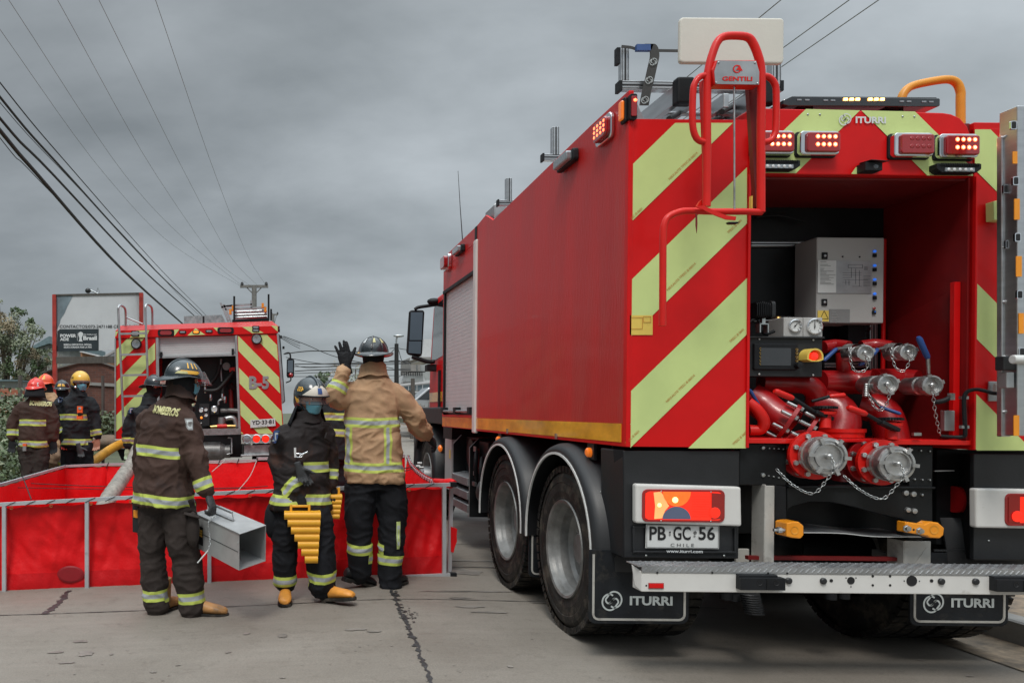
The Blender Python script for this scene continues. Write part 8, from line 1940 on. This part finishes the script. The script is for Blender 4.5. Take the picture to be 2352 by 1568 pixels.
m = MB(); chain(m, [P('A', 968, 1078, 5.3), P('A', 935, 1105, 5.28), P('A', 938, 1160, 5.28), P('A', 940, 1205, 5.27), P('A', 930, 1232, 5.26)], .02); m.tube([P('A', 932, 1233, 5.25), P('A', 885, 1288, 5.25)], .0045, 'plate_white', 8); m.build('pin_chain', bx)
m = MB()
for k in range(3): m.bar(c8[0].lerp(c8[3], .42+k*.075)+ax*.80+V((0, -.004, 0)), c8[0].lerp(c8[3], .42+k*.075)+ax*.99+V((0, -.004, 0)), .003, .012, 'number_gold')
m.prism([c8[0].lerp(c8[3], .30)+ax*.78+V((0, -.001, 0)), c8[0].lerp(c8[3], .85)+ax*.78+V((0, -.001, 0)), c8[0].lerp(c8[3], .85)+ax+V((0, -.001, 0)), c8[0].lerp(c8[3], .30)+ax+V((0, -.001, 0))], (0, -.002, 0), 'panel_black'); m.build('side_plate', bx)

# ---------------------------------------------------------------- 2: tan coat, raised glove
BZ_ = 6.35; armL = [((655, 352, 0), .095), ((600, 388, -.04), .086), ((570, 366, -.10), .074), ((596, 305, -.10), .066), ((626, 240, -.08), .055)]
z1, z2 = P('B', 0, 528, BZ_).z, P('B', 0, 716, BZ_).z
def vband(xp):
    x0_ = P('B', xp, 620, BZ_-.15).x
    def fn(co):
        a = co[:, 0]-x0_; return np.where((co[:, 2] < z1-.0) & (co[:, 2] > z2) & (co[:, 1] < BZ_+.02) & (np.abs(a) < .1), a*1.25, 1.0)
    return fn
t, h, R_, A_, Lg, coat, tr, right, f = person('B', BZ_, 'firefighter in tan coat and black helmet seen from behind, raising a gloved left hand', (776, 172, .0), (.22, 1, -.03),
    [((786, 818), .238, .165), ((784, 790), .240, .17), ((778, 700), .228, .165), ((772, 600), .220, .16), ((768, 480), .218, .155), ((768, 380), .212, .145), ((770, 318), .178, .12), ((772, 285), .125, .11), ((775, 255), .090, .09)],
    [armL, [((880, 360, 0), .094), ((935, 410, 0), .090), ((985, 480, .02), .084), ((1010, 530, .06), .078), ((1055, 580, .14), .060)]],
    [[((712, 840, 0), .132), ((705, 960, 0), .125), ((702, 1080, 0), .104), ((704, 1200, .01), .100), ((702, 1300, .04), .092)], [((860, 840, 0), .134), ((872, 960, 0), .126), ((872, 1080, 0), .110), ((866, 1220, 0), .102), ((860, 1370, 0), .088)]],
    'coat_tan', 'trouser_black', (.08, 1), bands=((770, 508, True), (784, 738, True)), abands=((0, -.25),), lbands=((0, -.42), (1, .0)), seed=7., voxel=.011, extra_bands=(vband(648), vband(851)))
hood(h, t, R_[-1][0]+V((.0, 0, .04)), shawl=.12); collar(t, R_[-1][0]+V((0, 0, -.005)), f, 'coat_tan', .108, .075, .02); eyes(h, t)
dm = (.118, .150, .135); hl = helmet_trad(h, t, 'helmet_black', back=.060, front=.055, side=.040, dome=dm)
m = MB()
for a0 in (172, 222, 128): dome_poly(m, ((radians(a0-9), radians(34)), (radians(a0+9), radians(34)), (radians(a0+7), radians(56)), (radians(a0-7), radians(56))), h, dm, 'letter_lime' if a0 != 222 else 'print_white')
m.build('helmet_sticker', hl)
m = MB()
for a0 in (45, 90, 135, 225, 270, 315): m.tube([on_dome(h, dm, radians(a0), radians(e), 1., .001) for e in range(2, 88, 10)], .004, 'helmet_black', 6)
m.build('rib', hl)
m = MB(); q = h.p(-.10, -.142, .020); m.tube([q+V((.017*cos(a), 0, .014*sin(a)-.004)) for a in [k*pi/5 for k in range(10)]], .0035, 'brass', 6, closed=True); m.build('rear_ring', hl)
W = P('B', 630, 214, BZ_-.07); glove(t, 'glove_black', W, V((-.10, 0, 1)), V((0, 1, 0)), V((1, 0, .1)), curl=(4, 3, 3, 6), spread=(-8, -4, -9, -20), thumb=(.86, .48, 0), k=1.22, tcurl=4)
m = MB(); m.tube([W+V((.006, 0, -.065)), W+V((0, 0, -.02)), W+V((-.002, 0, .01))], [.052, .047, .043], 'glove_black', 16); m.build('glove_cuff', t)
q = A_[1][-1][0]; d = V((.6, .5, -.5)).normalized(); glove(t, 'glove_black', q+d*.03, d, V((-.5, .3, -.4)), V((0, .5, .7)), curl=(35, 40, 40, 45), k=1.1)
badge(t, tr, P('B', 922, 1108, BZ_-.2), V((1, .1, 0)), .034, .22, 'chevron', 'leg_tape')
q = Lg[0][-1][0]; boot(t, V((q.x-.02, q.y+.0, gz(q.x, q.y)+.158)), V((.80, .35, -.28)), 'boot_black', 1.08); q = Lg[1][-1][0]; boot(t, V((q.x+.03, q.y+.02, gz(q.x, q.y)+.118)), V((.60, .8, 0)), 'boot_black', 1.05)
m = MB(); m.ball(P('B', 922, 900, BZ_), (.045, .09, .11), 'trouser_black', 12); m.build('pocket', t)

# ---------------------------------------------------------------- 3: helmet 435, carries yellow chocks
CZ_ = 6.0
t, h, R_, A_, Lg, coat, tr, right, f = person('B', CZ_, 'firefighter with helmet 435 and blue mask walking forward with yellow chocks', (448, 392, -.02), (.42, -.9, -.12),
    [((398, 962), .232, .155), ((398, 930), .234, .16), ((402, 850), .212, .152), ((406, 760), .198, .145), ((412, 660), .195, .14), ((418, 580), .185, .13), ((428, 520), .130, .11), ((436, 480), .085, .085)],
    [[((312, 572, .0), .086), ((284, 660, .0), .078), ((288, 765, -.03), .070), ((368, 862, -.14), .058)], [((515, 568, .06), .084), ((540, 650, .1), .074), ((552, 740, .1), .066), ((556, 822, .06), .055)]],
    [[((336, 950, .02), .128), ((322, 1060, .02), .118), ((314, 1160, .02), .100), ((312, 1260, .03), .094), ((316, 1352, .04), .086)], [((458, 950, -.02), .126), ((488, 1060, -.05), .120), ((500, 1160, -.08), .106), ((505, 1280, -.08), .112), ((508, 1376, -.06), .100)]],
    'coat_rusty', 'trouser_black', (.30, -.95), bands=((398, 902, True),), abands=((0, .85), (1, .55)), lbands=((0, .72), (1, .25)), seed=11., voxel=.011, extra_bands=(lambda co: np.where((co[:, 0] > P('B', 408, 742, 5.85).x) & (co[:, 0] < P('B', 548, 742, 5.9).x) & (np.abs(co[:, 2]-P('B', 500, 742, 5.9).z) < .1), co[:, 2]-P('B', 500, 742, 5.9).z, 1.0),))
p435 = t
def front_only(co): return co
collar(t, R_[-1][0]+V((0, 0, -.02)), f, 'coat_rusty', .095, .06, -.01); mask(h, t); eyes(h, t)
hl = helmet_jet(h, t, 'helmet_teal', 1.02)
dj = (.126, .149, .139)
m = MB(); dome_text(m, '435', h, dj, radians(70), radians(22), .056, .036, 'number_gold', off=.004); dome_text(m, '4', h, dj, radians(72), radians(-14), .020, .036, 'number_gold', off=.006); m.build('helmet_number', hl)
m = MB(); dome_poly(m, ((radians(92), radians(-2)), (radians(84), radians(-22)), (radians(78), radians(-22)), (radians(74), radians(-10))), h, dj, 'number_gold', .004); m.build('helmet_mark', hl)
m = MB(); dome_poly(m, ((radians(-62), radians(2)), (radians(62), radians(2)), (radians(16), radians(36)), (radians(-16), radians(36))), h, (.128, .152, .139), 'shield_white', .003); dome_poly(m, ((radians(-8), radians(10)), (radians(8), radians(10)), (radians(8), radians(28)), (radians(-8), radians(28))), h, (.128, .152, .139), 'badge_blue', .006); m.build('front_shield', hl)
m = MB(); m.tube([h.p(sin(radians(a))*.130, .004+cos(radians(a))*.150, .040) for a in range(-80, 81, 8)], .006, 'black_plastic', 8); m.tube([h.p(0, .152*cos(radians(a))-.01, .038+.140*sin(radians(a))) for a in range(30, 170, 10)], .010, 'helmet_teal', 8); m.build('rim_edge', hl)
visor_shell(h, t, .146, .038, -.018, .010)
m = MB(); vs, fs = [], []
for j in range(6):
    for i in range(17):
        a = radians(88+184*i/16); rr = .105+.011*j; vs.append(h.p(sin(a)*rr, cos(a)*rr*1.05-.015, -.045-.030*j))
m.add(vs, [(j*17+i, j*17+i+1, (j+1)*17+i+1, (j+1)*17+i) for j in range(5) for i in range(16)], 'hood', True); o = m.build('neck_curtain', t); o.modifiers.new('solid', 'SOLIDIFY').thickness = .004
m = MB(); m.tube([h.p(-.07, -.10, -.08), h.p(-.10, -.13, -.14), h.p(-.11, -.14, -.20)], [.02, .018, .006], 'hair', 8); m.build('hair', t)
badge(t, coat, P('B', 274, 585, CZ_-.2), V((.97, .2, 0)), .055, .09)
q = A_[0][-1][0]; d = V((.18, -.1, -1)).normalized(); glove(t, 'glove_black', q+V((.025, 0, -.035)), d, V((.2, .9, .0)), V((.9, -.2, 0)), curl=(65, 70, 70, 70), thumb=(.7, .3, .7))
q = A_[1][-1][0]; glove(t, 'glove_black', q+V((.0, 0, -.03)), V((.05, 0, -1)), V((0, -.9, 0)), V((-.8, 0, 0)), curl=(65, 70, 70, 70))
q = Lg[0][-1][0]; boot(t, V((q.x, q.y-.03, gz(q.x, q.y)+.115)), V((-.05, -1, 0)), 'boot_yellow', 1.03); q = Lg[1][-1][0]; boot(t, V((q.x+.055, q.y-.03, gz(q.x, q.y)+.135)), V((.78, -.6, .16)), 'boot_yellow', 1.03)
# gear on the chest: carabiners, spare gloves, pocket flaps
m = MB(); c = P('B', 385, 680, CZ_-.2); m.tube([c+V((.032*cos(a), 0, .014*sin(a))) for a in [k*pi/5 for k in range(10)]], .005, 'chrome', 6, closed=True); m.tube([P('B', 366, 640, CZ_-.2), P('B', 368, 690, CZ_-.2)], .009, 'plate_white', 8); m.tube([P('B', 392, 680, CZ_-.2), P('B', 432, 662, CZ_-.2)], .006, 'chrome', 6); m.build('carabiner', t)
m = MB(); hand(m, P('B', 385, 740, CZ_-.20), V((.35, 0, -1)), V((0, -1, 0)), V((1, 0, 0)), curl=(12, 12, 12, 14), m='glove_grey', k=.78); hand(m, P('B', 400, 760, CZ_-.18), V((.55, 0, -1)), V((0, -1, 0)), V((1, 0, 0)), curl=(12, 12, 12, 14), m='glove_grey', k=.78); finish(m, 'spare_glove', t, .006, 2)
m = MB(); m.bar(P('B', 505, 515, CZ_-.13), P('B', 545, 520, CZ_-.08), .012, .035, 'coat_rusty'); m.bar(P('B', 525, 575, CZ_-.14), P('B', 560, 600, CZ_-.08), .014, .05, 'coat_rusty'); m.build('pocket_flap', t, .004)
m = MB(); m.ball(P('B', 245, 1020, CZ_+.02), (.06, .07, .14), 'trouser_black', 12); m.build('pocket', t)
def chock(name, label, top_l, top_r, y0, y1, xb, Z, n, v='B', hx=None):
    o = thing(name, label, 'wheel chock', P(v, xb, y1, Z)); m = MB(); hl_ = MB()
    dep = .15; r = abs(P(v, 0, y1, Z).z-P(v, 0, y0, Z).z)/(2*n)
    for i in range(n):
        t_ = i/n; xl = top_l+(xb-top_l)*(t_+.02); xr = top_r+(xb+18-top_r)*t_*.35; y = y0+(y1-y0)*(i+.5)/n
        a, c = P(v, xl, y, Z), P(v, xr, y, Z); k = max(1, int(3-t_*2.4))
        for q_ in range(k):
            oy = V((0, q_*2*r*.86, 0)); m.tube([a+oy, c+oy], r*1.12, 'chock_yellow', 12); hl_.lathe([(0, -.002), (r*.62, -.002)], c+oy, (-1, 0, 0), 'amber_stripe', 10); hl_.lathe([(0, -.001), (r*.5, -.001)], c+oy+V((.0015, 0, 0)), (-1, 0, 0), 'red_dark', 10)
        m.box((a.x, a.y-r*.62, a.z-r*1.02), (c.x, a.y+k*2*r*.8, a.z+r*1.02), 'chock_yellow')
    m.build('block', o); hl_.build('hole', o)
    m = MB(); hx = hx or (345, 440); p0, p1 = P(v, hx[0], y0-30, Z+.05), P(v, hx[1], y0-30, Z+.05); m.tube([p0, p1], .010, 'chock_yellow', 8)
    for p in (p0, p1): m.bar(p+V((0, 0, -.045)), p+V((0, 0, .012)), .022, .018, 'chock_yellow', up=(1, 0, 0))
    m.build('handle', o, .003); return o
chock('step_chock', 'large stepped yellow wheel chock hanging point-down from the right hand of firefighter 435', 307, 500, 975, 1240, 432, 5.78, 7)
chock('step_chock', 'yellow wheel chock partly hidden behind the left hip of firefighter 435', 530, 612, 885, 1010, 545, 6.02, 5, hx=(550, 595))

# ---------------------------------------------------------------- background people
def simple_gloves(t, A_, mats, dirs=None):
    for i, a in enumerate(A_):
        if mats[i] is None: continue
        d = (a[-1][0]-a[-2][0]).normalized() if not dirs or dirs[i] is None else V(dirs[i]).normalized()
        g = MB(); hand(g, a[-1][0]+d*.035, d, V((.3, -.5, .2)), V((1 if i == 0 else -1, .1, .1)), curl=(22, 25, 28, 30), m=mats[i]); finish(g, 'glove' if mats[i] != 'skin' else 'hand', t, .007, 2)
def far_boots(t, Lg, dirs, m_='boot_black'):
    for a, d in zip(Lg, dirs): q = a[-1][0]; boot(t, V((q.x, q.y, gz(q.x, q.y)+.12)), V(d), m_, 1.05)
t, h, R_, A_, Lg, coat, tr, right, f = person('J', 10.6, 'firefighter in yellow helmet, blue mask and black coat standing at the tank', (632, 852, 0), (.55, -.84, 0),
    [((605, 1345), .215, .15), ((603, 1310), .218, .155), ((595, 1190), .20, .15), ((590, 1090), .20, .145), ((590, 1010), .19, .135), ((598, 960), .15, .12), ((610, 915), .085, .085)],
    [[((470, 1010, 0), .088), ((445, 1080, 0), .082), ((446, 1150, -.02), .076), ((482, 1262, -.08), .06)], [((712, 1005, .02), .086), ((738, 1090, .02), .078), ((752, 1160, .02), .072), ((766, 1262, 0), .058)]],
    [[((545, 1350, 0), .125), ((536, 1560, 0), .105), ((535, 1830, 0), .09)], [((660, 1350, 0), .125), ((668, 1560, 0), .105), ((670, 1830, 0), .09)]],
    'coat_black', 'trouser_black', (.45, -.89), bands=((600, 1112, True), (600, 1303, True)), abands=((0, .70), (1, .72)), seed=21., voxel=.015)
collar(t, R_[-1][0]+V((0, 0, -.03)), f, 'coat_black', .1, .08, 0); mask(h, t); eyes(h, t); hl = helmet_jet(h, t, 'helmet_yellow', 1.04)
m = MB(); dome_text(m, '543', h, dj, radians(78), radians(18), .05, .03, 'ink_black', off=.008); m.tube([h.p(.125, .0, -.03), h.p(.128, .05, -.045), h.p(.11, .10, -.05)], .018, 'black_plastic', 8); m.ball(h.p(.11, .11, -.05), .02, 'chrome', 8); m.build('helmet_torch', hl)
visor_shell(h, t, .148, .052, .012, .014); m = MB()
for s_ in (-1, 1): m.ball(h.p(.032*s_, .097, .014), (.026, .006, .016), 'dark_glass', 12, h.R)
m.build('sunglasses', t)
m = MB(); c = P('J', 625, 1045, 10.35); m.box((c.x-.035, c.y, c.z-.06), (c.x+.03, c.y+.05, c.z+.03), 'cone_orange'); m.box((c.x-.04, c.y, c.z-.14), (c.x+.035, c.y+.05, c.z-.09), 'cone_orange'); m.box((c.x-.025, c.y, c.z-.1), (c.x+.025, c.y+.05, c.z-.055), 'black_plastic'); m.lathe([(0, -.01), (.018, -.008), (.02, 0)], c, (0, 1, 0), 'chrome', 10); m.build('chest_torch', t)
m = MB(); hand(m, P('J', 618, 1345, 10.38), V((.3, 0, -1)), V((0, -1, 0)), V((1, 0, 0)), m='glove_grey', k=1.0); finish(m, 'spare_glove', t, .009, 2)
badge(t, coat, P('J', 447, 975, 10.3), V((1, .1, 0)), .06, .07); simple_gloves(t, A_, ['glove_red', 'skin'], [(.35, -.1, -1), (-.1, 0, -1)]); far_boots(t, Lg, ((.1, -1, 0), (.4, -1, 0)))

t, h, R_, A_, Lg, coat, tr, right, f = person('J', 10.0, 'firefighter in red helmet and brown coat seen from behind at the far left', (284, 905, 0), (.15, 1, -.1),
    [((268, 1350), .195, .14), ((268, 1310), .20, .145), ((272, 1200), .192, .14), ((278, 1100), .20, .14), ((282, 1030), .19, .13), ((285, 985), .13, .11), ((285, 950), .085, .085)],
    [[((180, 1040, 0), .088), ((130, 1100, 0), .085), ((105, 1170, 0), .08), ((98, 1275, -.03), .062)], [((385, 1040, 0), .088), ((408, 1100, 0), .082), ((416, 1170, 0), .076), ((420, 1280, 0), .06)]],
    [[((215, 1360, 0), .125), ((232, 1560, 0), .105), ((228, 1850, 0), .09)], [((318, 1360, 0), .125), ((315, 1560, 0), .105), ((318, 1850, 0), .09)]],
    'coat_brown', 'trouser_brown', (.1, 1), bands=((270, 1155, True), (270, 1320, True)), abands=((0, .62),), seed=31., voxel=.015)
hood(h, t, R_[-1][0]+V((0, 0, .02))); eyes(h, t); dm = (.108, .132, .125); hl = helmet_trad(h, t, 'helmet_red', back=.02, front=.03, side=.015, dome=dm)
m = MB(); dome_text(m, '2', h, dm, radians(140), radians(14), .03, .05, 'print_white', off=.005); m.build('helmet_number', hl)
m = MB(); vs = []
for j in range(5):
    for i in range(15):
        a = radians(95+170*i/14); rr = .11+.010*j; vs.append(h.p(sin(a)*rr, cos(a)*rr*1.05-.01, .03-.032*j))
m.add(vs, [(j*15+i, j*15+i+1, (j+1)*15+i+1, (j+1)*15+i) for j in range(4) for i in range(14)], 'hood', True); o = m.build('neck_curtain', t); o.modifiers.new('solid', 'SOLIDIFY').thickness = .004
cloth_text(coat, 'BOMBEROS', P('J', 300, 1005, 9.8), V((1, 0, -.06)), V((0, 0, 1)), .265, .062, 'letter_lime', t, .05, .006)
m = MB(); c = P('J', 190, 1340, 9.83); m.box((c.x-.02, c.y, c.z-.06), (c.x+.02, c.y+.04, c.z), 'ink_grey'); m.box((c.x-.02, c.y, c.z+.001), (c.x+.02, c.y+.04, c.z+.03), 'cone_orange'); m.build('belt_tool', t)
simple_gloves(t, A_, ['glove_black', 'glove_black']); far_boots(t, Lg, ((0, 1, 0), (.2, 1, 0)))

t, h, R_, A_, Lg, coat, tr, right, f = person('J', 11.4, 'firefighter in orange-red helmet and tan coat, half hidden, stepping with one leg raised', (360, 868, 0), (.3, 1, -.1),
    [((425, 1360), .20, .15), ((425, 1320), .205, .15), ((415, 1200), .20, .145), ((400, 1090), .20, .14), ((388, 1000), .19, .13), ((378, 950), .13, .11), ((368, 915), .085, .085)],
    [[((310, 1010, 0), .088), ((300, 1150, .05), .08), ((330, 1260, .1), .062)], [((470, 1020, 0), .088), ((480, 1150, 0), .078), ((470, 1260, 0), .06)]],
    [[((390, 1370, -.05), .12), ((415, 1430, -.35), .10), ((372, 1500, -.2), .085)], [((470, 1370, 0), .12), ((475, 1600, 0), .1), ((475, 1880, 0), .09)]],
    'coat_tan', 'trouser_tan', (.3, .95), bands=((400, 1150, True),), lbands=((0, .75),), seed=41., voxel=.017)
hood(h, t, R_[-1][0]+V((0, 0, .02))); eyes(h, t); dm = (.112, .136, .135); hl = helmet_trad(h, t, 'helmet_orange', back=.02, front=.02, side=.012, dome=dm)
m = MB()
for a0 in (160, 205): dome_poly(m, ((radians(a0-14), radians(18)), (radians(a0+8), radians(18)), (radians(a0+2), radians(52)), (radians(a0-6), radians(52))), h, dm, 'number_gold')
m.build('helmet_stripe', hl); q = Lg[0][-1][0]; boot(t, V((q.x-.03, q.y, q.z-.04)), V((-.5, .8, -.3)), 'boot_black', 1.05)
q = Lg[1][-1][0]; boot(t, V((q.x, q.y, gz(q.x, q.y)+.12)), V((0, 1, 0)), 'boot_black'); simple_gloves(t, A_, ['glove_black', 'glove_black'])

t, h, R_, A_, Lg, coat, tr, right, f = person('J', 12.2, 'firefighter in black helmet, only its top visible behind the yellow-helmeted one', (486, 905, 0), (-.2, 1, -.05),
    [((520, 1330), .19, .14), ((520, 1290), .195, .14), ((515, 1150), .19, .14), ((505, 1040), .185, .13), ((500, 990), .13, .11), ((495, 950), .08, .08)],
    [[((450, 1050, 0), .08), ((455, 1180, 0), .072), ((470, 1290, 0), .06)], [((570, 1050, 0), .08), ((580, 1180, 0), .072), ((575, 1290, 0), .06)]],
    [[((490, 1340, 0), .11), ((490, 1550, 0), .1), ((490, 1840, 0), .085)], [((560, 1340, 0), .11), ((560, 1550, 0), .1), ((560, 1840, 0), .085)]],
    'coat_black', 'trouser_black', (-.1, 1), seed=51., voxel=.018, bands=((520, 1130, True),))
hood(h, t, R_[-1][0]+V((0, 0, .02))); dm = (.112, .136, .13); hl = helmet_trad(h, t, 'helmet_black', back=.02, front=.02, side=.015, dome=dm)
m = MB(); dome_poly(m, ((radians(150), radians(8)), (radians(215), radians(8)), (radians(205), radians(26)), (radians(160), radians(26))), h, dm, 'number_gold'); m.build('helmet_stripe', hl); far_boots(t, Lg, ((0, 1, 0), (0, 1, 0))); simple_gloves(t, A_, ['glove_black', 'glove_black'])

t, h, R_, A_, Lg, coat, tr, right, f = person('K', 10.5, 'firefighter in black mask and dark coat with white helmet badge, behind helmet 111', (336, 899, 0), (.80, -.55, -.02),
    [((276, 1484), .205, .15), ((274, 1444), .21, .15), ((272, 1314), .20, .145), ((272, 1194), .195, .14), ((276, 1104), .19, .13), ((289, 1044), .13, .11), ((302, 994), .082, .085)],
    [[((184, 1104, 0), .090), ((149, 1174, 0), .084), ((134, 1244, 0), .078), ((136, 1344, 0), .06)], [((379, 1104, .05), .086), ((484, 1164, .0), .075), ((544, 1114, -.05), .068), ((624, 1054, -.1), .055)]],
    [[((219, 1494, 0), .12), ((224, 1694, 0), .105), ((224, 1954, 0), .09)], [((329, 1494, 0), .12), ((329, 1694, 0), .105), ((329, 1954, 0), .09)]],
    'coat_black', 'trouser_black', (.6, -.8), bands=((290, 1300, True),), abands=((0, .55), (1, .5)), seed=61., voxel=.015)
hood(h, t, R_[-1][0]+V((0, 0, .0))); mask(h, t, 'mask_black'); eyes(h, t); collar(t, R_[-1][0]+V((0, 0, -.03)), f, 'coat_black', .1, .07, 0); dm = (.112, .142, .135); hl = helmet_trad(h, t, 'helmet_black', back=.08, front=.05, side=.045, dome=dm)
m = MB(); vs = [h.p(x, .150+.018*(z-.04)/.13, z) for x, z in ((-.045, .05), (.045, .05), (.052, .10), (.03, .135), (0, .150), (-.03, .135), (-.052, .10))]; m.prism(vs, h.f*.006, 'shield_white'); m.prism([h.p(x, .158+.018*(z-.04)/.13, z) for x, z in ((-.02, .09), (.02, .09), (.02, .12), (-.02, .12))], h.f*.004, 'helmet_red'); m.build('front_shield', hl)
m = MB(); m.tube([h.p(.034+.022*cos(a), .096, .014+.015*sin(a)) for a in [k*pi/6 for k in range(12)]], .0015, 'ink_black', 5, closed=True); m.tube([h.p(-.034+.022*cos(a), .096, .014+.015*sin(a)) for a in [k*pi/6 for k in range(12)]], .0015, 'ink_black', 5, closed=True); m.tube([h.p(.056, .094, .016), h.p(.078, .0, .016)], .0015, 'ink_black', 5); m.build('glasses', t)
badge(t, coat, P('K', 165, 1075, 10.3), V((.9, .4, 0)), .055, .075); simple_gloves(t, A_, ['glove_pale', 'glove_pale'], [None, (.15, 0, 1)]); far_boots(t, Lg, ((.5, -.8, 0), (.6, -.8, 0)))

t, h, R_, A_, Lg, coat, tr, right, f = person('B', 8.6, 'firefighter in dark coat half hidden between helmet 435 and the tan coat', (565, 366, 0), (.5, .8, -.05),
    [((572, 704), .21, .15), ((572, 674), .215, .15), ((570, 594), .20, .145), ((567, 514), .20, .14), ((565, 454), .185, .13), ((565, 419), .12, .1), ((565, 394), .08, .08)],
    [[((490, 474, 0), .085), ((477, 554, 0), .076), ((492, 634, 0), .06)], [((640, 474, 0), .085), ((647, 554, 0), .076), ((634, 634, 0), .06)]],
    [[((532, 704, 0), .12), ((530, 864, 0), .1), ((530, 1094, 0), .09)], [((612, 704, 0), .12), ((614, 864, 0), .1), ((614, 1094, 0), .09)]],
    'coat_black', 'trouser_black', (.4, .9), bands=((548, 478, True), (550, 560, True)), seed=71., voxel=.015)
hood(h, t, R_[-1][0]+V((0, 0, .0))); dm = (.112, .142, .135); hl = helmet_trad(h, t, 'helmet_black', back=.03, front=.04, side=.03, dome=dm); far_boots(t, Lg, ((0, 1, 0), (0, 1, 0))); simple_gloves(t, A_, ['glove_black', 'glove_black'])
